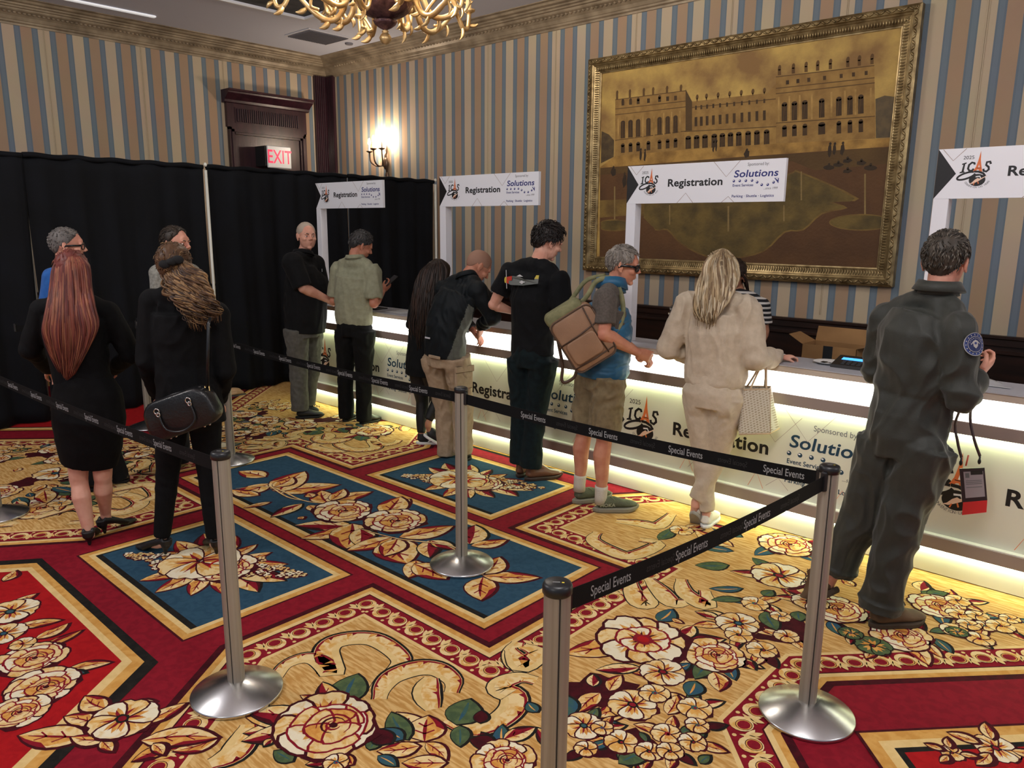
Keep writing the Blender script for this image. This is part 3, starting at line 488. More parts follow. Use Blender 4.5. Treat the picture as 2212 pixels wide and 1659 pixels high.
for (x, z), ax, i in along(0.045, 0.035):
    R = Matrix.Rotation(0.6 if i % 2 else -0.6, 3, 'Y'); mo.ell((x, YW-0.088, z), (0.026, 0.012, 0.011) if ax == 0 else (0.011, 0.012, 0.026), R=R, nu=6, nv=5)
mb.build('frame', gold, g); mo.build('carved_ornament', gold, g, True)
IX0, IX1, IZ0, IZ1 = FX0+0.162, FX1-0.162, FZ0+0.162, FZ1-0.162
def pm(n, a, b, s=4.0, st=(1, 1, 1)): return mat('canvas_'+n, a, 0.75, col2=b, nscale=s*1.6, detail=12, stretch=st, thr=(0.36, 0.64), bump=0.25, bscale=40)
pc = {'sky': pm('sky', (214, 178, 98), (150, 114, 68), 2.0), 'sand': pm('sand', (196, 152, 78), (140, 104, 52)), 'sand2': pm('sand2', (140, 112, 56), (110, 84, 44)), 'lawn': pm('lawn', (92, 62, 36), (108, 74, 42), 2),
      'lawn2': pm('lawn2', (104, 78, 40), (88, 64, 34), 2), 'pool': pm('pool', (124, 102, 52), (84, 70, 38), 3), 'tree': pm('tree', (92, 80, 60), (112, 94, 66), 9), 'tree2': pm('tree2', (100, 82, 52), (78, 62, 42), 9),
      'side': pm('side', (90, 68, 38), (96, 72, 40)), 'wall': pm('wall', (174, 136, 74), (148, 112, 60), 6), 'wall2': pm('wall2', (186, 148, 80), (158, 120, 62), 6), 'line': pm('line', (98, 72, 38), (110, 80, 42)),
      'win': pm('win', (82, 60, 34), (66, 48, 28)), 'hi': pm('hi', (200, 160, 92), (150, 116, 60)), 'stat': pm('stat', (112, 82, 42), (98, 70, 38)), 'fig': pm('fig', (66, 50, 32), (52, 40, 28)), 'jet': pm('jet', (158, 132, 82), (140, 116, 70))}
a = Art(); a.rect((IX0-0.01, IZ0-0.01), (IX1+0.01, IZ1+0.01), 'sky')
cl = lambda p: (min(max(p[0], IX0-0.005), IX1+0.005), min(max(p[1], IZ0-0.005), IZ1+0.005))
for c, pts in PAINT:
    pts = [cl(p) for p in pts]
    if c == 'line': a.line(pts, 0.008, 'line')
    elif c in ('sand2', 'pool') and len(pts) > 12: a.poly([(q.x, q.y) for q in bez([(x, y, 0) for x, y in pts], 3)], c)
    elif c == 'stat': a.poly(pts, c); a.ellipse((pts[0][0]+pts[1][0])/2, pts[0][1]+0.012, 0.016, 0.026, c, n=8)
    elif c == 'fig': a.ellipse((pts[0][0]+pts[1][0])/2, (pts[0][1]+pts[2][1])/2, abs(pts[0][0]-pts[1][0])/2, abs(pts[0][1]-pts[2][1])/2, c, n=10, wob=0.12, seed=pts[0][0]*9); a.ellipse((pts[0][0]+pts[1][0])/2, max(p_[1] for p_ in pts), 0.012, 0.014, c, n=8)
    elif len(pts) > 2: a.poly(pts, c)
    if c == 'win' and abs(pts[0][0]-pts[1][0]) > 0.034: a.ellipse((pts[0][0]+pts[1][0])/2, (pts[0][1]+pts[1][1])/2, abs(pts[0][0]-pts[1][0])/2, 0.02, 'win', n=12)
    if c == 'win' and abs(pts[0][1]-pts[2][1]) > 0.1: x = (pts[0][0]+pts[1][0])/2; a.line([(x, pts[0][1]), (x, pts[2][1])], 0.004, 'line')
a.build('canvas', pc, lambda u, v, h: (u, YW-0.018-h, v), g, step=2e-4)
LBLEAF = [((-4.87,2.727),(-4.854,2.446),0.35),((-4.706,2.541),(-4.919,2.48),0.3),((-4.732,2.66),(-4.516,3.018),0.3),((-4.667,2.674),(-4.906,3.015),0.45),((-5.034,2.781),(-5.269,2.72),0.5),((-4.787,2.706),(-4.865,2.89),0.4),((-4.529,2.528),(-4.556,2.371),0.2),((-4.346,2.66),(-4.289,2.418),0.25),((-4.216,2.785),(-4.447,2.886),0.5),((-4.227,2.819),(-4.204,3.097),0.3),((-4.263,2.83),(-4.375,3.005),0.3),((-3.755,2.656),(-4.016,2.444),0.28),((-3.748,2.663),(-3.83,2.367),0.25),((-3.808,2.682),(-3.552,2.461),0.6),((-3.703,2.669),(-3.522,2.523),0.5),((-3.458,2.723),(-3.491,2.453),0.3),((-3.43,2.714),(-3.142,2.565),0.6),((-3.416,2.728),(-3.295,2.543),0.4),((-3.428,2.751),(-3.332,3.061),0.3),((-3.259,2.843),(-3.097,2.701),0.35),((-3.251,2.85),(-3.068,2.857),0.3),((-3.101,2.604),(-2.982,2.456),0.4),((-3.075,2.569),(-2.837,2.566),0.4),((-3.049,2.975),(-3.211,3.178),0.4),((-3.024,2.965),(-2.939,3.149),0.3),((-2.68,2.715),(-2.527,2.548),0.55),((-2.694,2.73),(-2.484,2.902),0.26),((-2.702,2.75),(-2.782,2.94),0.4),((-3.808,3.004),(-3.883,3.196),0.5),((-3.792,2.936),(-3.95,3.177),0.4),((-4.15,2.511),(-4.11,2.51),0.8),((-4.286,2.673),(-4.174,2.652),0.5),((-4.41,2.78),(-4.485,2.802),0.7)]
LBROSE = [(-4.047,2.774),(-3.662,2.9)]
LBSTEM = [[(-4.952,2.497),(-4.805,2.689),(-4.402,2.696),(-4.216,2.785)],[(-3.711,2.662),(-3.416,2.728),(-3.178,2.852),(-3.023,2.868),(-2.694,2.73)],[(-4.805,2.689),(-4.535,2.66),(-4.402,2.696)]]
FLW = [('big',-1.702,2.771,0.208),('rose',-1.674,4.284,0.168),('flower',-1.525,3.845,0.152),('rose',-1.403,2.88,0.129),('flower',-1.496,2.606,0.094),('flower',-1.451,3.211,0.106),('sm',-1.401,3.112,0.065),('sm',-1.235,3.255,0.059),('sm',-1.261,3.066,0.068),('sm',-1.332,3.416,0.051),('sm',-1.482,3.452,0.07),('flower',-1.463,2.327,0.097),('sm',-1.441,2.453,0.061),('sm',-1.273,2.475,0.069),('flower',-1.525,2.09,0.075),('sm',-1.369,2.109,0.064),('sm',-1.268,2.267,0.057),('sm',-1.266,2.136,0.05),('sm',-1.21,2.188,0.046),('sm',-1.175,2.291,0.051),('green',-0.911,3.437,0.079),('green',-1.025,3.483,0.054),('rose',-0.799,4.066,0.129),('rose',-1.163,3.672,0.139),('sm',-0.739,4.191,0.059),('sm',-0.694,4.037,0.057),('sm',-0.677,3.855,0.061),('sm',-0.628,4.083,0.051),('sm',-0.576,3.995,0.05),('sm',-0.523,4.046,0.061),('sm',-0.569,3.843,0.059),('sm',-0.635,3.954,0.05),('sm',-0.506,4.168,0.045),('green',-0.66,3.842,0.049),('rose',-0.847,3.622,0.13),('flower',-1.285,3.656,0.088),('sm',-2.242,4.038,0.073),('sm',-1.439,1.991,0.042),('sm',-1.466,2.127,0.04),('sm',-1.209,2.387,0.044),('peony',-2.237,1.431,0.19),('rose2',-1.619,1.745,0.107),('sm',-2.036,1.33,0.047)]
LEAFS = [((-1.588,2.567),(-1.712,2.426),0.3,'r'),((-1.743,2.965),(-1.754,3.112),0.5,'t'),((-1.705,3.031),(-1.646,3.027),0.4,'c'),((-1.598,3.042),(-1.589,2.878),0.35,'r'),((-1.541,3.187),(-1.658,3.17),0.4,'r'),((-1.501,3.134),(-1.598,3.042),0.35,'c'),((-1.307,2.932),(-1.218,2.892),0.4,'r'),((-1.361,2.64),(-1.333,2.534),0.6,'t'),((-1.337,2.756),(-1.258,2.647),0.5,'c'),((-1.652,2.32),(-1.702,2.387),0.5,'r'),((-1.584,2.34),(-1.611,2.462),0.4,'c'),((-1.603,2.301),(-1.59,2.146),0.4,'c'),((-1.605,2.092),(-1.727,2.184),0.5,'t'),((-1.709,2.034),(-1.775,2.053),0.6,'t'),((-1.31,2.01),(-1.26,2.158),0.4,'g'),((-1.1,2.208),(-1.094,2.264),0.5,'g'),((-1.348,2.201),(-1.3,2.174),0.3,'g'),((-1.861,3.967),(-2.08,3.896),0.3,'t'),((-1.892,4.029),(-2.178,4.099),0.35,'c'),((-1.791,3.773),(-1.924,3.646),0.45,'g'),((-1.916,4.199),(-2.123,4.205),0.35,'t'),((-1.991,4.227),(-2.204,4.234),0.3,'r'),((-1.93,4.389),(-2.056,4.486),0.3,'r'),((-1.604,3.562),(-1.729,3.444),0.3,'t'),((-1.546,3.442),(-1.658,3.335),0.3,'g'),((-1.137,3.539),(-1.057,3.438),0.4,'t'),((-1.184,3.998),(-1.26,4.04),0.5,'c'),((-0.907,4.189),(-0.929,4.316),0.5,'r'),((-0.865,4.157),(-0.801,4.253),0.5,'g'),((-0.719,3.701),(-0.633,3.62),0.35,'t'),((-0.731,3.634),(-0.653,3.549),0.35,'c'),((-0.552,3.804),(-0.512,3.788),0.4,'r'),((-1.289,3.52),(-1.244,3.438),0.6,'g'),((-1.49,3.564),(-1.477,3.647),0.6,'g'),((-1.406,3.409),(-1.289,3.276),0.4,'g'),((-1.046,3.656),(-0.996,3.703),0.4,'r'),((-1.515,1.937),(-1.645,1.959),0.4,'r'),((-1.331,2.37),(-1.367,2.501),0.4,'c'),((-2.269,3.811),(-2.304,4.031),0.3,'g'),((-2.299,1.559),(-2.426,1.708),0.6,'g'),((-2.31,1.519),(-2.482,1.573),0.4,'r'),((-2.324,1.49),(-2.443,1.408),0.25,'t'),((-2.366,1.495),(-2.467,1.461),0.3,'c'),((-1.902,1.615),(-2.104,1.654),0.55,'c'),((-1.897,1.619),(-1.999,1.725),0.8,'c'),((-1.886,1.617),(-1.766,1.607),0.4,'c'),((-1.89,1.589),(-1.979,1.468),0.4,'c'),((-1.949,1.583),(-2.119,1.641),0.4,'g'),((-1.963,1.571),(-2.067,1.552),0.5,'t'),((-1.882,1.765),(-1.958,1.91),0.7,'g'),((-1.866,1.767),(-1.783,1.688),0.5,'g'),((-1.825,1.833),(-1.871,1.889),0.6,'d'),((-1.693,1.824),(-1.652,1.955),0.4,'r'),((-1.754,1.595),(-1.865,1.49),0.4,'c'),((-1.957,1.452),(-1.869,1.464),0.4,'t'),((-2.155,1.23),(-2.249,1.214),0.5,'g'),((-2.008,1.453),(-2.042,1.509),0.6,'g'),((-2.311,1.243),(-2.3,1.203),0.6,'r'),((-1.987,1.365),(-2.073,1.355),0.5,'o'),((-1.979,1.53),(-2.085,1.534),0.6,'d'),((-1.69,1.776),(-1.783,1.739),0.6,'d'),((-2.462,1.116),(-2.51,0.968),0.35,'c'),((-2.537,0.968),(-2.562,0.847),0.4,'o')]
RIBS = [[(-2.654,1.46),(-2.706,1.538),(-2.7,1.616),(-2.652,1.653),(-2.576,1.653),(-2.513,1.643),(-2.587,1.677),(-2.674,1.723),(-2.709,1.787),(-2.678,1.865),(-2.605,1.924),(-2.494,1.932),(-2.382,1.907),(-2.338,1.843),(-2.32,1.758),(-2.284,1.696)],[(-2.22,1.663),(-2.273,1.721),(-2.304,1.79),(-2.297,1.864),(-2.264,1.93),(-2.198,1.966),(-2.099,1.951),(-2.044,1.89)],[(-2.182,1.905),(-2.118,1.821),(-2.016,1.766)],[(-1.848,2.187),(-1.912,2.16),(-1.939,2.085),(-1.917,2.042),(-1.846,2.046),(-1.792,1.977),(-1.783,1.873),(-1.824,1.779),(-1.932,1.76)],[(-2.453,1.228),(-2.387,1.172),(-2.342,1.103),(-2.348,1.025)],[(-2.102,2.36),(-2.053,2.273),(-1.97,2.224),(-1.938,2.291)],[(-2.068,3.233),(-2.008,3.143),(-1.911,3.061),(-1.877,3.094),(-1.955,3.193)],[(-1.892,3.438),(-1.813,3.327),(-1.718,3.278),(-1.651,3.275),(-1.734,3.403)],[(-2.599,3.645),(-2.556,3.537),(-2.414,3.484),(-2.26,3.497),(-2.232,3.751),(-2.351,3.733)],[(-2.091,2.294),(-2.022,2.257),(-1.963,2.237),(-1.979,2.348),(-2.063,2.348)],[(-2.019,3.317),(-1.902,3.243),(-1.791,3.175),(-1.74,3.224)],[(-2.627,3.883),(-2.496,3.954),(-2.388,4.003),(-2.43,4.241)]]
EFLW = [('rose',-3.554,0.815,0.14),('flower',-4.078,0.872,0.124),('peony',-3.283,0.778,0.138),('peony',-3.169,0.656,0.111),('flower',-2.832,0.916,0.123),('sm',-3.707,0.821,0.053),('flower',-3.867,0.79,0.094)]
ELEAF = [((-4.474,0.945),(-4.567,1.025),0.4,'c'),((-4.155,0.893),(-4.191,1.018),0.35,'c'),((-3.897,0.845),(-3.811,1.013),0.3,'c'),((-3.711,0.876),(-3.754,1.024),0.35,'c'),((-3.61,0.874),(-3.641,1.045),0.25,'o'),((-3.337,0.877),(-3.265,1.033),0.3,'c'),((-3.319,0.877),(-3.262,0.93),0.3,'t'),((-2.875,0.835),(-3.003,0.77),0.4,'c'),((-2.819,0.78),(-3.005,0.618),0.4,'c'),((-2.945,0.896),(-3.085,0.87),0.5,'c'),((-2.901,0.968),(-2.85,1.045),0.4,'c'),((-2.754,0.948),(-2.752,1.123),0.3,'c'),((-2.746,0.836),(-2.855,0.746),0.35,'c'),((-2.754,0.815),(-2.669,0.819),0.4,'c'),((-2.651,0.912),(-2.466,1.111),0.3,'c'),((-2.6,0.934),(-2.519,0.935),0.4,'c')]
RFLW = [('flower',-0.348,3.015,0.076),('sm',-0.46,2.876,0.042)]
# ------------------------------------------------------------------ carpet
def carpet_mat(n, a, b, scale=26, st=(1, 1, 1), thr=(0.42, 0.6), dist=0.6):
    m = mat('carpet_'+n, a, 0.95, col2=b, nscale=scale, detail=5, stretch=st, thr=thr, dist=dist, bump=0.35, bscale=420, spec=0.15)
    return m
cc = {'cream': carpet_mat('cream_ground', (196, 146, 78), (224, 184, 120), 11, (1.0, 6.5, 1), dist=0.25), 'crim': carpet_mat('crimson', (138, 22, 38), (126, 18, 34)), 'red': carpet_mat('scarlet', (172, 22, 26), (160, 18, 24)),
      'blue': carpet_mat('blue', (46, 78, 98), (40, 70, 90)), 'blk': carpet_mat('black', (26, 24, 22), (36, 32, 28)), 'dk': carpet_mat('maroon', (74, 14, 24), (58, 12, 20)),
      'gold': carpet_mat('gold', (216, 164, 88), (204, 148, 72), 20), 'pale': carpet_mat('pale_gold', (230, 198, 136), (222, 188, 124), 20), 'pet': carpet_mat('petal', (234, 206, 150), (220, 168, 90), 19, thr=(0.46, 0.62), dist=1.2),
      'wht': carpet_mat('ivory', (238, 226, 196), (226, 196, 140), 22, thr=(0.5, 0.7)), 'grn': carpet_mat('green', (88, 104, 66), (70, 88, 60)), 'teal': carpet_mat('teal_leaf', (48, 84, 104), (60, 92, 84), 15), 'ora': carpet_mat('ochre', (222, 166, 86), (206, 140, 64))}
A = Art()
rn = random.Random(11)
def noff(P, d):
    n = len(P); o = []
    for i in range(n):
        a = P[max(i-1, 0)]; b = P[min(i+1, n-1)]; l = math.hypot(b[0]-a[0], b[1]-a[1]) or 1; o.append((P[i][0]-(b[1]-a[1])/l*d, P[i][1]+(b[0]-a[0])/l*d))
    return o
def off(pts, d, closed=False):
    """mitred offset of a polyline to its left by d"""
    n = len(pts); out = []
    for i in range(n):
        p = pts[i]
        a = pts[i-1] if (i or closed) else None; b = pts[(i+1) % n] if (i < n-1 or closed) else None
        def nm(u, v): l = math.hypot(v[0]-u[0], v[1]-u[1]); return (-(v[1]-u[1])/l, (v[0]-u[0])/l)
        if a is None: q = nm(p, b); out.append((p[0]+q[0]*d, p[1]+q[1]*d)); continue
        if b is None: q = nm(a, p); out.append((p[0]+q[0]*d, p[1]+q[1]*d)); continue
        n1, n2 = nm(a, p), nm(p, b); k = 1+n1[0]*n2[0]+n1[1]*n2[1]
        out.append((p[0]+(n1[0]+n2[0])/k*d, p[1]+(n1[1]+n2[1])/k*d))
    return out
def strip(pts, d0, d1, c, closed=False):
    a, b = off(pts, d0, closed), off(pts, d1, closed)
    n = len(pts)
    for i in range(n if closed else n-1):
        j = (i+1) % n; A.poly([a[i], a[j], b[j], b[i]], c)
def leafp(p, q, w, n=7, bend=0.0):
    (x0, y0), (x1, y1) = p, q; dx, dy = x1-x0, y1-y0; L_ = math.hypot(dx, dy); nx, ny = -dy/L_, dx/L_
    a, b = [], []
    for i in range(n+1):
        t = i/n; k = w*0.5*(math.sin(PI*t**0.85)**0.8 if 0 < t < 1 else 0); o = bend*L_*math.sin(PI*t)
        a.append((x0+dx*t+nx*(k+o), y0+dy*t+ny*(k+o))); b.append((x0+dx*t-nx*(k-o), y0+dy*t-ny*(k-o)))
    return a, b
def leaf(p, q, wf=0.35, kind='c', sh=0.012):
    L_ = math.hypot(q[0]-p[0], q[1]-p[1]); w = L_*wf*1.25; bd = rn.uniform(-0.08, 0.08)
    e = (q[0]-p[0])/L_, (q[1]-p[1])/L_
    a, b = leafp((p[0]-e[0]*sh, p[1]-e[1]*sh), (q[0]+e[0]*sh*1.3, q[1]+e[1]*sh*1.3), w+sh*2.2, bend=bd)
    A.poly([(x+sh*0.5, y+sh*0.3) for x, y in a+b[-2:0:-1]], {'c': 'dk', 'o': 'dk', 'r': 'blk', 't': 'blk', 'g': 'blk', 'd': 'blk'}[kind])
    a, b = leafp(p, q, w, bend=bd)
    main = {'c': 'pet', 'r': 'pet', 't': 'teal', 'g': 'grn', 'o': 'ora', 'd': 'dk'}[kind]
    A.poly(a+b[-2:0:-1], main)
    mid = [((a[i][0]+b[i][0])/2, (a[i][1]+b[i][1])/2) for i in range(len(a))]
    if kind in 'cor':
        side = b if rn.random() < 0.5 else a
        A.poly([mid[i] for i in range(len(mid))]+[((side[i][0]*0.85+mid[i][0]*0.15), (side[i][1]*0.85+mid[i][1]*0.15)) for i in range(len(a)-2, 2, -1)], 'ora' if kind == 'c' else 'crim')
        A.poly([side[i] for i in range(3, len(a))]+[((side[i][0]*0.6+mid[i][0]*0.4), (side[i][1]*0.6+mid[i][1]*0.4)) for i in range(len(a)-2, 3, -1)], 'crim' if kind == 'c' else 'dk')
        A.line(mid[:-1], w*0.10, 'crim', True)
        for t in (2, 4):
            A.line([mid[t], ((a[t+1][0]+mid[t+1][0])/2, (a[t+1][1]+mid[t+1][1])/2)], w*0.05, 'crim'); A.line([mid[t], ((b[t+1][0]+mid[t+1][0])/2, (b[t+1][1]+mid[t+1][1])/2)], w*0.05, 'crim')
    elif kind in 'tg': A.line(mid[1:-1], w*0.12, 'ora' if kind == 't' else 'teal', True)
def petals(cx, cy, r0, r1, n, wf, c, ph=0.0, dark=None, line_=None, jit=0.1, ex=1.0, shade=True):
    for i in range(n):
        t = ph+2*PI*i/n+rn.uniform(-jit, jit); R = r1*rn.uniform(1-jit, 1+jit*0.6)
        W = 2*PI*R/n*wf; L_ = R-r0; ca, sa = math.cos(t), math.sin(t)
        def pl(x, y): return (cx+ca*(r0+x)-sa*y, cy+(sa*(r0+x)+ca*y)*ex)
        notch = rn.uniform(0.0, 0.10)
        prof = [(0.0, 0.16), (0.25, 0.34), (0.5, 0.47), (0.75, 0.5), (0.92, 0.36), (1.0, 0.16)]
        half_ = [(L_*x, W*y) for x, y in prof]; out = half_+[(L_*(1.0-notch), 0.0)]+[(x, -y) for x, y in half_[::-1]]
        if dark:
            d_ = dark[1]; mx, my = L_*0.55, 0.0
            A.poly([pl(x+(x-mx)/(math.hypot(x-mx, y)+1e-6)*d_, y+y/(math.hypot(x-mx, y)+1e-6)*d_) for x, y in out], dark[0])
        A.poly([pl(x, y) for x, y in out], c[i % len(c)] if isinstance(c, (list, tuple)) else c)
        if shade and L_ > 0.02:
            A.poly([pl(L_*x, W*y) for x, y in ((0.0, 0.15), (0.3, 0.27), (0.62, 0.30), (0.42, 0.12), (0.72, 0.04), (0.4, -0.08), (0.6, -0.26), (0.28, -0.24), (0.0, -0.15))], 'ora')
            if line_:
                for k_ in (-0.16, 0.14): A.poly([pl(0, W*k_*0.4), pl(L_*rn.uniform(.5, .68), W*k_), pl(L_*0.3, W*(k_*0.5+0.07)), pl(0, W*(k_*0.4+0.1))], line_)
def flower(k, x, y, r, ground='cream'):
    d = max(0.006, r*0.07)
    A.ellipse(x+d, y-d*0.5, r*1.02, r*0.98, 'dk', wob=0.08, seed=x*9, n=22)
    if k in ('flower', 'big'):
        n = 6 if k == 'flower' else 8
        petals(x, y, r*0.12, r, n, 1.0, ['pet', 'wht'], rn.uniform(0, 1), ('dk', d), 'crim')
        if k == 'big': petals(x, y, r*0.1, r*0.55, 6, 1.0, ['wht', 'pet'], 0.4, ('crim', d*0.8), 'dk')
        A.ellipse(x, y, r*0.24, r*0.2, 'crim' if k == 'big' else 'blk', wob=0.1); A.ellipse(x, y, r*0.14, r*0.12, 'red' if k == 'big' else ('teal' if rn.random() < .5 else 'crim'))
    elif k in ('sm', 'green'):
        petals(x, y, r*0.1, r, 5, 0.86, ['grn'] if k == 'green' else ['pet', 'pet', 'wht'], rn.uniform(0, 1), ('dk' if k == 'sm' else 'blk', d), None)
        A.ellipse(x, y, r*0.2, r*0.2, rn.choice(['blk', 'crim', 'teal'])); A.ellipse(x+r*0.05, y, r*0.09, r*0.09, 'crim')
    else:
        petals(x, y, r*0.40, r, 8, 1.05, ['wht', 'pet'], 0.2, ('dk', d), 'crim', 0.14)
        petals(x+r*0.05, y, r*0.22, r*0.72, 6, 1.15, ['wht', 'pet'], 0.6, ('crim', d*0.8), 'crim', 0.14)
        petals(x+r*0.1, y+r*0.05, r*0.05, r*0.48, 5, 1.2, ['pet', 'ora'], 1.1, ('crim', d*0.8), None, 0.1, shade=False)
        for q in range(3): A.line(arc(x+r*0.12, y+r*0.06, r*(0.34-0.1*q), q*1.3, q*1.3+4.2, 9), r*0.055, 'crim' if q % 2 == 0 else 'dk', True)
        A.ellipse(x+r*0.12, y+r*0.06, r*0.09, r*0.08, 'dk')
def rib(pts, wd=0.11):
    P = [(p[0], p[1]) for p in bez([(x, y, 0) for x, y in pts], 4)]; n = len(P)
    W = lambda d: [0]*n
    wl = [d_*(0.25+0.75*math.sin(PI*min(max(i/(n-1), 0.06), 0.94))**0.6) for i, d_ in enumerate([1.0]*n)]
    def row(k): 
        a = noff(P, 1.0); return [(P[i][0]+(a[i][0]-P[i][0])*wd*k*wl[i], P[i][1]+(a[i][1]-P[i][1])*wd*k*wl[i]) for i in range(n)]
    def band(k0, k1, c):
        a, b = row(k0), row(k1)
        for i in range(n-1): A.poly([a[i], a[i+1], b[i+1], b[i]], c)
    band(0.36, 0.62, 'blk'); band(-0.56, -0.44, 'blk'); band(-0.5, 0.5, 'pet'); band(0.36, 0.47, 'crim'); band(-0.5, -0.2, 'pale')
    a, b = row(0.40), row(0.02)
    for i in range(3, n-3, 4): A.poly([a[i], a[i+1], b[i]], 'ora'); A.poly([a[i+1], a[i+2], ((a[i+1][0]+b[i+1][0])/2, (a[i+1][1]+b[i+1][1])/2)], 'crim')
def chain(pts, d, wd, sp=0.118):
    """ovals on a crimson band centred at offset d"""
    P = off(pts, d)
    for i in range(len(P)-1):
        (x0, y0), (x1, y1) = P[i], P[i+1]; L_ = math.hypot(x1-x0, y1-y0); n = max(1, round(L_/sp)); ux, uy = (x1-x0)/L_, (y1-y0)/L_; nx, ny = -uy, ux
        ang = math.atan2(uy, ux)
        for k_ in range(n+1):
            if k_ == n and i < len(P)-2: continue
            t = L_*k_/n; cx, cy = x0+ux*t, y0+uy*t
            T = lambda a_, b_: (cx+ux*a_+nx*b_, cy+uy*a_+ny*b_)
            A.ellipse(*T(0, 0.004), 0.046, 0.046, 'pet', ang, 16); A.ellipse(*T(0, -0.006), 0.034, 0.032, 'dk', ang, 14); A.ellipse(*T(0, -0.006), 0.031, 0.029, 'gold', ang, 14); A.ellipse(*T(0, -0.006), 0.027, 0.024, 'crim', ang, 12)
            a_, b_ = leafp(T(0.030, 0.02), T(0.085, -0.038), 0.026); A.poly(a_+b_[-2:0:-1], 'pet')
            a_, b_ = leafp(T(0.052, -0.005), T(0.062, -0.060), 0.024); A.poly(a_+b_[-2:0:-1], 'pale')
            a_, b_ = leafp(T(0.06, 0.03), T(0.035, -0.045), 0.014); A.poly(a_+b_[-2:0:-1], 'pale')
            A.ellipse(*T(0.06, 0.048), 0.009, 0.009, 'pale', 0, 8)
X0C, Y0C = -3.88, 2.79
A.rect((-12, -3), (6, 7.25), 'cream')
def region(pts):
    """pts: boundary with the cream field on its left"""
    strip(pts, -0.035, 0.0, 'dk'); strip(pts, 0.0, 0.03, 'gold'); strip(pts, 0.03, 0.055, 'pale'); strip(pts, 0.055, 0.062, 'dk'); strip(pts, 0.062, 0.195, 'crim'); strip(pts, 0.195, 0.215, 'pale')
    chain(pts, 0.128, 0.13)
half = [(-1.34, -0.81), (-3.02, 1.43), (-3.02, 2.235), (-2.165, 2.235), (-2.165, 3.345), (-3.02, 3.345), (-3.02, 4.15), (-2.12, 5.35)]
mir = [(2*X0C-x, y) for x, y in half][::-1]
A.poly(half+mir, 'crim'); 
OC = [(2.0, -0.6), (-0.96, 2.56), (-0.96, 3.02), (2.0, 6.18)]
OCm = [(2*X0C-x, y) for x, y in OC][::-1]
A.poly(OC, 'crim'); A.poly(OCm, 'crim')
for pts in (half[::-1], mir[::-1], OC, OCm): region(pts)
def panel(x0, y0, x1, y1, c):
    A.rect((x0-0.012, y0-0.012), (x1+0.012, y1+0.012), 'dk'); A.rect((x0, y0), (x1, y1), 'gold'); A.rect((x0+0.038, y0+0.036), (x1-0.038, y1-0.036), 'pale')
    A.rect((x0+0.066, y0+0.064), (x1-0.066, y1-0.064), 'blk'); A.rect((x0+0.080, y0+0.096), (x1-0.066, y1-0.066), c)
panel(-4.53, 1.33, -3.22, 2.245, 'blue'); panel(-5.47, 2.34, -2.30, 3.245, 'blue'); panel(-4.53, 3.335, -3.22, 4.25, 'blue')
def efield(sg):
    Yf = lambda y: y if sg > 0 else 2*Y0C-y
    o = [(-3.12, 1.175), (-4.64, 1.175), (-6.2, -0.9), (-1.56, -0.9)]
    for d, c in ((0, 'blk'), (0.04, 'gold'), (0.075, 'pale'), (0.105, 'red')):
        q = [(x+(d*1.15 if x < X0C else -d*1.15), y-d if y > 0 else y) for x, y in o]; A.poly([(x, Yf(y)) for x, y in q], c)
efield(1); efield(-1)
for cx, s_ in ((0.3, 1), (2*X0C-0.3, -1)):
    for d, c in ((0, 'dk'), (0.012, 'gold'), (0.06, 'pale'), (0.10, 'blk'), (0.125, 'red')):
        r = 1.06-d*1.4; A.poly([(cx-r, 2.76), (cx, 2.76+r*1.08), (cx+r, 2.76), (cx, 2.76-r*1.08)], c)
# bouquets of the two small blue panels
def bouquet(cx, cy, m=1):
    for t in np.linspace(0, 2*PI, 15)[:-1]:
        r0, r1 = 0.12, 0.34+0.04*math.sin(t*3); e = 1.0+0.25*abs(math.cos(t))
        leaf((cx+r0*math.cos(t)*e, cy+r0*math.sin(t)), (cx+r1*math.cos(t)*e*1.1, cy+r1*math.sin(t)), 0.34, rn.choice('cccr'), 0.009)
    for s_ in (-1, 1):
        for i in range(46):
            u = rn.uniform(0.0, 1.0); v = rn.uniform(-1, 1)*0.15*(1.1-u); x = cx+s_*m*(0.10+0.38*u); y = cy+s_*(0.07+0.19*u)*m+v
            x += rn.uniform(-.02, .02)
            r = rn.uniform(0.017, 0.026); A.ellipse(x+0.005, y-0.003, r*1.25, r*1.25, 'dk', 0, 10)
            for q in range(4): t = q*PI/2+u*5; A.ellipse(x+r*0.55*math.cos(t), y+r*0.55*math.sin(t), r*0.6, r*0.45, 'pet' if i % 3 else 'wht', t, 7)
            A.ellipse(x, y, r*0.22, r*0.22, 'grn' if i % 2 else 'crim', 0, 6)
    flower('peony', cx+0.08, cy+0.02, 0.17)
    petals(cx-0.10, cy-0.03, 0.02, 0.22, 6, 1.0, ['pet', 'wht'], 2.3, ('dk', 0.009), 'crim')
    A.line(arc(cx+0.04, cy+0.03, 0.07, 0, 4.4, 10), 0.022, 'red', True)
bouquet(-3.87, 1.80); bouquet(-3.86, 3.78)
for p, q, w_ in LBLEAF:
    q = (p[0]+(q[0]-p[0])*1.12, p[1]+(q[1]-p[1])*1.12); leaf(p, q, w_*1.25 if w_ < 0.45 else w_*0.95, 'c' if rn.random() < 0.7 else 'r', 0.013)
for l in LBSTEM:
    A.line([(p.x, p.y) for p in bez([(x, y, 0) for x, y in l], 5)], 0.022, 'dk', True); A.line([(p.x, p.y+0.003) for p in bez([(x, y, 0) for x, y in l], 5)], 0.012, 'pet', True)
for x, y in LBROSE: flower('rose', x, y, 0.20)
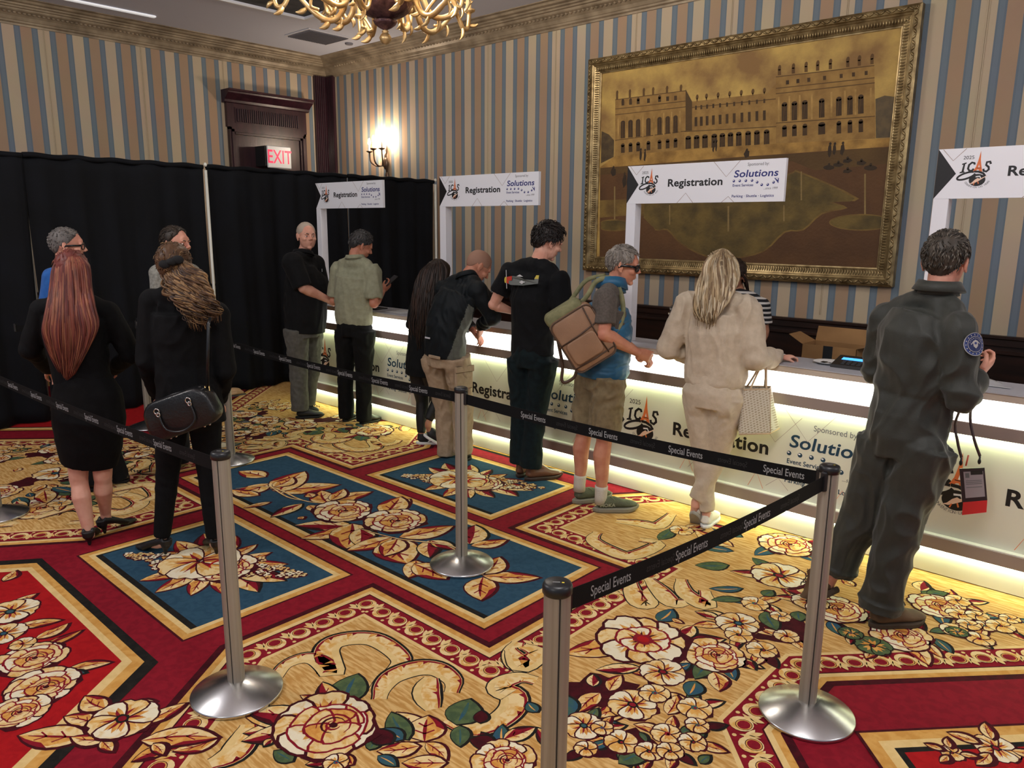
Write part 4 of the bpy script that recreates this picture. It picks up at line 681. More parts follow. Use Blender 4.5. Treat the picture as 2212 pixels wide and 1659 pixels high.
# floral drifts of the cream fields, repeated by mirror symmetry
def drift(mx, my):
    X = lambda x: 2*X0C-x if mx else x
    Y = lambda y: 2*Y0C-y if my else y
    for l in RIBS: rib([(X(x), Y(y)) for x, y in (l if mx == my else l)])
    for x, y, r in ((-1.62, 2.30, 0.2), (-1.45, 2.75, 0.22), (-1.35, 2.1, 0.15), (-1.85, 1.15, 0.22), (-1.6, 1.5, 0.16), (-1.25, 3.3, 0.2), (-0.9, 3.75, 0.16)): A.ellipse(X(x), Y(y), r*0.8, r*0.55, 'dk', wob=0.16, seed=x*7, ang=1.0 if mx == my else -1.0, n=26)
    for k_, x, y, r in FLW:
        for q in range(4 if k_ not in ('sm', 'green') else 2):
            t = rn.uniform(0, 6.28); l_ = r*rn.uniform(1.5, 1.9) if k_ != 'sm' else r*rn.uniform(1.9, 2.5)
            if my and rn.random() < 0.5: continue
            leaf((X(x)+r*0.4*math.cos(t), Y(y)+r*0.4*math.sin(t)), (X(x)+l_*math.cos(t), Y(y)+l_*math.sin(t)), 0.36, rn.choice('ccrrgtd'), 0.008)
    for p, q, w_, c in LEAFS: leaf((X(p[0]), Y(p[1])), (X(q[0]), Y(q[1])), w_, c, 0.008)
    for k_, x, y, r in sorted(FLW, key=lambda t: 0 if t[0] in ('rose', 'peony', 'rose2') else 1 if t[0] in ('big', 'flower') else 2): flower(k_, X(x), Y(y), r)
drift(False, False)
drift(True, False); drift(True, True)
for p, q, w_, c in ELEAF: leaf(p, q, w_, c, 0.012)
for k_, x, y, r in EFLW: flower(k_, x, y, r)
for k_, x, y, r in RFLW:
    flower(k_, x, y, r)
    for t in (0.5, 2.0, 3.3, 4.5): leaf((x+r*0.7*math.cos(t), y+r*0.7*math.sin(t)), (x+r*2*math.cos(t), y+r*2*math.sin(t)), 0.35, 'c')
fl = A.build('carpet_pattern', cc, lambda u, v, h: (u, v, h), step=1.2e-5, base=0.0)
fl.name = 'floor'; print('carpet levels', A.levels, len(A.p)); tag(fl, **S)
# ------------------------------------------------------------------ registration counter
white_lam = mat('white_laminate', (214, 212, 214), 0.35); trimm = mat('taupe_trim', (150, 134, 126), 0.45)
panelm = mat('translucent_panel', (222, 220, 202), 0.5); pillm = mat('pillar_laminate', (206, 196, 186), 0.5)
top_m = mat('counter_top', (176, 178, 186), 0.32)
band_m = mat('light_band', (255, 255, 255), 0.4, emit=(255, 253, 244), estr=2.6)
led_m = mat('led_strip', (255, 255, 220), 0.4, emit=(240, 255, 206), estr=16)
lineg = mat('print_grey', (170, 150, 140), 0.6); ink = mat('print_black', (14, 12, 14), 0.5); orange = mat('print_orange', (226, 118, 62), 0.5)
navy = mat('print_navy', (36, 44, 120), 0.45); teal = mat('print_navy_counter', (22, 60, 82), 0.45); greyt = mat('print_mid_grey', (96, 96, 100), 0.5)
wht = mat('print_white', (240, 240, 242), 0.45); skinp = mat('print_pale', (240, 205, 180), 0.5)
INKS = {'k': ink, 'o': orange, 'n': navy, 't': teal, 'g': greyt, 'l': lineg, 'w': wht, 'p': skinp}
def logo(a, cx, cy, s, ring=True):
    """ICAS emblem about (cx,cy); s = total height"""
    q = lambda x, y: (cx+x*s, cy+y*s)
    def P(pts, c): a.poly([q(*p) for p in pts], c)
    a.text('2025', *q(-0.26, 0.31), s*0.085, 'k', sx=1.05)
    P([(-0.31, -0.03), (-0.30, 0.0), (-0.265, 0.01), (-0.24, 0.18), (-0.275, 0.175), (-0.27, 0.205), (-0.17, 0.235), (-0.175, 0.20), (-0.20, 0.19), (-0.215, 0.01), (-0.19, 0.01), (-0.20, -0.02)], 'k')
    a.line([q(*p) for p in [(0.015, 0.17), (0.005, 0.21), (-0.05, 0.225), (-0.11, 0.17), (-0.125, 0.08), (-0.09, 0.025), (-0.03, 0.025), (0.005, 0.07)]], s*0.048, 'k')
    P([(0.12, 0.50), (0.105, 0.40), (0.085, 0.27), (0.05, 0.12), (-0.01, 0.0), (0.05, 0.0), (0.08, 0.04), (0.115, 0.045), (0.14, 0.0), (0.20, -0.01), (0.17, 0.12), (0.14, 0.27), (0.13, 0.40)], 'o')
    P([(0.10, 0.10), (0.115, 0.17), (0.13, 0.10)], 'w'); a.line([q(0.06, 0.085), q(0.17, 0.08)], s*0.012, 'k')
    a.line([q(*p) for p in [(0.37, 0.17), (0.35, 0.23), (0.28, 0.22), (0.27, 0.15), (0.33, 0.10), (0.34, 0.04), (0.29, -0.01), (0.23, 0.01), (0.22, 0.06)]], s*0.05, 'k')
    e = [(-0.05+0.20*math.cos(t)-0.1, -0.10+0.075*math.sin(t)+0.3*0.2*math.cos(t)) for t in np.linspace(0.6, 2*PI-0.1, 16)]
    a.line([q(*p) for p in e], s*0.045, 'k')
    a.line([q(*p) for p in [(0.02, 0.0), (0.12, -0.005), (0.23, -0.05), (0.28, -0.12)]], s*0.05, 'k')
    a.ellipse(*q(0.11, -0.21), s*0.185, s*0.15, 'k', n=26)
    a.line([q(*p) for p in [(0.07, -0.13), (0.16, -0.12), (0.19, -0.17), (0.13, -0.22)]], s*0.03, 'w')
    P([(-0.06, -0.30), (0.0, -0.27), (0.06, -0.20), (0.12, -0.16), (0.16, -0.18), (0.34, -0.10), (0.17, -0.22), (0.10, -0.26), (0.02, -0.30)], 'p')
    P([(0.05, -0.27), (0.03, -0.33), (0.05, -0.33), (0.07, -0.27)], 'o'); P([(0.12, -0.25), (0.14, -0.31), (0.16, -0.30), (0.14, -0.24)], 'o')
    if ring:
        for i, ch in enumerate('CONVENTION·LAS VEGAS'):
            t = math.radians(205+i*134/19); 
            if ch != ' ': a.text(ch, cx+s*(0.11+0.30*math.cos(t)), cy+s*(-0.17+0.24*math.sin(t)), s*0.045, 'g', rot=t+PI/2, align='CENTER', sx=0.9)
def signart(a, x0, z0, W, Hh, c, chev=True):
    X = lambda u: x0+u*W
    Z = lambda v: z0+v*Hh
    if chev: a.poly([(X(0), Z(0)), (X(0.083), Z(0.5)), (X(0), Z(1))], 'k')
    a.line([(X(0.02), Z(0.99)), (X(0.065), Z(0.76)), (X(0.115), Z(0.99))], 0.003, 'l'); a.line([(X(0.58), Z(1)), (X(0.66), Z(0.62)), (X(0.74), Z(1))], 0.003, 'l')
    a.line([(X(0.355), Z(0)), (X(0.41), Z(0.25)), (X(0.46), Z(0))], 0.003, 'l'); a.line([(X(0.64), Z(0)), (X(0.68), Z(0.14)), (X(0.715), Z(0))], 0.003, 'l')
    logo(a, X(0.152), Z(0.53), Hh*0.80)
    a.text('Registration', X(0.285), Z(0.43), Hh*0.185, 'k', sx=0.36*W/(Hh*0.185*7.35), bold=0.028)
    a.text('Sponsored by:', X(0.845), Z(0.86), Hh*0.075, 'g', align='CENTER', sx=0.9)
    a.text('Solutions', X(0.705), Z(0.60), Hh*0.165, c, sx=0.268*W/(Hh*0.165*5.75), bold=0.02, shear=0.12)
    for u, v in ((0.708, 0.51), (0.743, 0.51), (0.779, 0.51), (0.815, 0.51), (0.845, 0.465), (0.872, 0.40), (0.906, 0.40), (0.938, 0.45)):
        a.ellipse(X(u), Z(v), W*0.0075, W*0.0075, c, n=14); a.ellipse(X(u)-W*0.002, Z(v)+W*0.0025, W*0.004, W*0.0025, 'w', n=8)
    a.poly([(X(0.94), Z(0.55)), (X(0.965), Z(0.42)), (X(0.966), Z(0.545))], c); a.poly([(X(0.947), Z(0.54)), (X(0.96), Z(0.50)), (X(0.962), Z(0.54))], 'w')
    a.text('Event Services', X(0.702), Z(0.375), Hh*0.062, c, sx=0.132*W/(Hh*0.062*9.3), bold=0.02)
    a.text('...since 1999', X(0.963), Z(0.29), Hh*0.055, 'g', align='RIGHT', shear=0.25, sx=0.9)
    a.text('Parking · Shuttle · Logistics', X(0.70), Z(0.115), Hh*0.06, c, sx=0.265*W/(Hh*0.06*17.4), bold=0.02)
YF, YB, YR, ZT = 4.42, 4.77, 4.462, 1.055
UN = [(-7.05, -5.10), (-5.10, -3.15), (-3.15, -1.20), (-1.20, 0.75)]
ulab = ['illuminated white counter unit at the far end by the black drape', 'illuminated white counter unit behind the stooping bald man in khaki trousers',
        'illuminated white counter unit in front of the woman in cream', 'illuminated white counter unit at right beside the man in flight suit']
for (x0, x1), lb in zip(UN, ulab):
    g = thing('reception_counter', ((x0+x1)/2, YF, 0), lb, 'counter', 'lit registration counter units')
    mb = MB(); mb.box((x0, YR+0.006, 0.005), (x1, YB, 1.01)); mb.build('carcass', white_lam, g)
    mb = MB(); mb.box((x0, YF-0.004, 1.012), (x1, YF+0.012, ZT-0.006)); mb.build('top_fascia', mat('fascia', (196, 182, 166), 0.45), g)
    mb = MB(); mb.box((x0, YF-0.01, ZT-0.006), (x1, YB, ZT)); mb.build('countertop', top_m, g)
    mb = MB(); mb.box((x0+0.002, YF+0.004, 0.881), (x1-0.002, YF+0.03, 1.012)); mb.build('light_band', band_m, g)
    mb = MB(); mb.box((x0, YF, 0.811), (x1, YR+0.006, 0.881), bev=0.003); mb.box((x0, YF, 0.153), (x1, YR+0.006, 0.227), bev=0.003); mb.build('trim_rail', trimm, g)
    mb = MB(); mb.box((x0+0.0, YR-0.004, 0.005), (x1, YR+0.006, 0.153)); mb.build('kick_panel', panelm, g)
    pn = MB(); pn.box((x0+0.01, YR-0.002, 0.232), (x1-0.01, YR+0.006, 0.811)); pn = pn.build('graphic_panel', panelm, g)
    mb = MB(); mb.box((x0, YF+0.003, 0.227), (x1, YR-0.002, 0.232)); mb.build('ledge', mat('ledge_white', (238, 238, 226), 0.4), g)
    a = Art(); signart(a, x0+0.01, 0.27, x1-x0-0.02, 0.47, 't')
    for u in (0.36, 0.62, 0.90):
        xx = x0+u*1.9; a.line([(xx-0.05, 0.245), (xx, 0.35), (xx+0.05, 0.245)], 0.003, 'o')
    for u in (0.45, 0.78): xx = x0+u*1.9; a.line([(xx-0.16, 0.79), (xx, 0.60), (xx+0.16, 0.79)], 0.003, 'l')
    a.build('printed_graphics', INKS, lambda u, v, h: (u, YR-0.0025-h, v), pn, step=8e-5)
    if x1 < -5: mb = MB(); mb.box((x1-0.21, YR-0.03, 0.233), (x1-0.004, YR-0.006, 0.808), bev=0.004); mb.build('pillar', pillm, g)
    mb = MB(); mb.box((x0+0.01, YF+0.008, 0.800), (x1-0.01, YF+0.034, 0.8105)); mb.box((x0+0.01, YF+0.008, 0.142), (x1-0.01, YF+0.034, 0.1525)); mb.build('led_strip', led_m, g)
SG = [(-6.909, 1.095), (-5.032, 1.122), (-3.102, 1.124), (-1.163, 1.124)]
slab = ['white Registration sign on post, farthest of four, before the black drape', 'white Registration sign on post left of the young man in black t-shirt',
        'white Registration sign on post in front of the big gold painting', 'white Registration sign cut off by the right picture edge']
for (x0, W), lb in zip(SG, slab):
    g = thing('registration_sign', (x0, 4.6, ZT), lb, 'sign', 'registration signs above the counter')
    mb = MB(); mb.box((x0, 4.56, ZT), (x0+0.074, 4.635, 2.014), bev=0.002); mb.build('post', mat('sign_post_white', (238, 238, 244), 0.4), g)
    mb = MB(); mb.box((x0, 4.56, 2.014), (x0+W, 4.585, 2.265)); pn = mb.build('sign_board', mat('sign_board_white', (240, 241, 247), 0.45), g)
    a = Art(); signart(a, x0, 2.014, W, 0.251, 'n'); a.build('printed_graphics', INKS, lambda u, v, h: (u, 4.5595-h, v), pn, step=8e-5)
# ------------------------------------------------------------------ belt stanchions
satin = mat('satin_champagne_steel', (168, 162, 150), 0.48, 0.5, col2=(150, 143, 132), nscale=2, stretch=(40, 40, 0.4))
steel = mat('brushed_steel', (200, 200, 200), 0.27, 1.0)
blk = mat('black_plastic', (22, 23, 26), 0.38); blkr = mat('rubber_black', (14, 14, 14), 0.7)
PH = 1.015
PO = [(-2.668, 1.297, 'belt stanchion at front left before the curly haired woman', 2.2), (-2.875, 2.745, 'belt stanchion in the middle on the long blue carpet panel', 0.75),
      (-0.936, 2.740, 'belt stanchion at right beside the flight suit man', 2.15), (-5.56, 1.19, 'belt stanchion cut by the left picture edge', 0.3), (-1.064, 1.334, 'nearest belt stanchion, at bottom centre, base out of frame', 0.9),
      (-5.58, 2.80, 'belt stanchion standing behind the curly haired woman', 0.3), (-7.10, 2.79, 'belt stanchion standing between the red haired and curly haired women', 0.3)]
def stanchion(x, y, lb, a):
    g = thing('stanchion', (x, y, 0), lb, 'stanchion', 'retractable belt stanchions')
    mb = MB(); mb.lathe([(0.174, 0.0), (0.178, 0.003), (0.178, 0.014), (0.175, 0.017), (0.056, 0.058), (0.048, 0.060), (0.036, 0.064), (0.0, 0.064)], (x, y, 0), 64); mb.build('base', steel, g, True)
    R = 0.033; poly = []
    for i in range(72):
        t = 2*PI*i/72; d = abs(((t-a+PI/4) % (PI/2))-PI/4); r = R*(0.90 if d < 0.075 else 1.0); poly.append((r*math.cos(t), r*math.sin(t)))
    mb = MB(); mb.extr(poly, lambda u, v, w_: (x+u, y+v, w_), 0.06, PH-0.03); p = mb.build('pole', satin, g)
    mb = MB()
    for k_ in range(4):
        t = a+k_*PI/2; Rm = Matrix.Rotation(t, 3, 'Z'); mb.add([Rm @ Vector(q)+Vector((x, y, 0)) for q in ((R*0.905, -0.003, 0.062), (R*0.905, 0.003, 0.062), (R*0.905, 0.003, PH-0.03), (R*0.905, -0.003, PH-0.03))], [(0, 1, 2, 3)])
    mb.build('slot', blkr, g)
    mb = MB(); mb.lathe([(0.034, PH-0.03), (0.037, PH-0.026), (0.037, PH-0.010), (0.034, PH-0.003), (0.028, PH), (0.0, PH+0.001)], (x, y, 0), 32)
    c = mb.build('cap', blk, g, True)
    ar = Art(); ar.rect((-0.012, -0.008), (0.006, -0.003), 'w'); ar.rect((0.010, -0.010), (0.016, -0.004), 'y')
    ar.build('cap_print', {'w': mat('cap_print_grey', (120, 120, 120), 0.5), 'y': mat('cap_print_yellow', (200, 180, 60), 0.5)}, lambda u, v, h: (x+u*math.cos(0.7)-v*math.sin(0.7), y+u*math.sin(0.7)+v*math.cos(0.7), PH+0.0012+h), c)
    return g
G_ = [stanchion(*q) for q in PO]
belt_m = mat('black_webbing', (9, 9, 10), 0.8, bump=0.15, bscale=400, spec=0.2); belt_t = mat('webbing_print', (150, 150, 150), 0.7); belt_f = mat('webbing_print_reverse', (30, 30, 31), 0.7)
def belt(p, q, lb, phase=0.0, sag=0.02, flip=False, pitch=0.36, z0=None, z1=None, clip0=True):
    p = Vector(p); q = Vector(q); d = (q-p); L_ = d.length; d.normalize(); nrm = Vector((d.y, -d.x, 0))
    if nrm.dot(Vector((0, 0, 0))-p) < 0: nrm = -nrm
    rgt = d if (Vector((0, 0, 1)).cross(nrm)).dot(d) > 0 else -d
    base = p if rgt == d else q
    ZB = PH-0.032; hw = 0.028; e = 0.036
    def fz(s): t = s/L_; return ZB-hw-sag*4*t*(1-t)
    g = thing('stanchion_belt', ((p.x+q.x)/2, (p.y+q.y)/2, ZB-0.1), lb, 'belt', 'special events barrier belts')
    def pos(u, v, h): P_ = base+rgt*u; return (P_.x+nrm.x*h, P_.y+nrm.y*h, fz(u)+v)
    mb = MB(); n = 40
    V = []
    for i in range(n+1):
        u = e+(L_-2*e)*i/n
        V += [pos(u, -hw, 0.0008), pos(u, hw, 0.0008), pos(u, hw, -0.0008), pos(u, -hw, -0.0008)]
    F = []
    for i in range(n):
        for j in range(4): F.append((i*4+j, i*4+(j+1) % 4, i*4+4+(j+1) % 4, i*4+4+j))
    F += [(0, 1, 2, 3), (n*4+3, n*4+2, n*4+1, n*4)]
    mb.add(V, F); mb.build('webbing', belt_m, g)
    a = Art(); u = 0.06+phase
    while u+0.19 < L_-0.03:
        a.text('Special Events', u, -0.0135, 0.029, 'w', sx=0.68, bold=0.006)
        u += pitch
    if a.p: a.build('lettering', {'w': belt_t}, lambda u, v, h: pos(u, v, 0.0012+h), g)
    b = Art(); u = 0.06+phase+0.19
    V, Fq, wd = text2d('Special Events')
    while u+0.16 < L_-0.04:
        k_ = 0.022/0.7*0.72; b.p.append(('T', [(u+0.165-x_*k_, -0.010+y_*0.022/0.7) for x_, y_ in V], Fq)); b.c.append('w'); u += pitch
    if b.p: b.build('reverse_lettering', {'w': belt_f}, lambda u, v, h: pos(u, v, 0.0012+h), g)
    for s_ in (p, q):
        mb = MB(); t = math.atan2(d.y, d.x)+(0 if s_ is p else PI); Rm = Matrix.Translation((s_.x, s_.y, 0)) @ Matrix.Rotation(t, 4, 'Z')
        mb.box((0.026, -0.011, ZB-hw-0.034), (0.046, 0.011, ZB+0.012), 0, Rm, bev=0.004); mb.build('clip', blk, g)
    return g
pp = [(x, y, 0) for x, y, _, _ in PO]
belt(pp[0], pp[3], 'black Special Events belt running left from the front left post', 0.12, pitch=0.36)
belt(pp[1], pp[5], 'black Special Events belt running back left from the middle post', 0.05, pitch=0.36)
belt(pp[1], pp[2], 'black Special Events belt from the middle post to the right post', 0.37, pitch=0.42)
belt(pp[4], pp[2], 'black Special Events belt from the nearest post to the right post', 0.06, pitch=0.36)
belt(pp[5], pp[6], 'black Special Events belt between the two posts behind the two women', 0.1, pitch=0.36)
belt(pp[6], (-7.6, 1.9, 0), 'black Special Events belt end at the left picture edge in front of drape', 0.5, pitch=0.36)
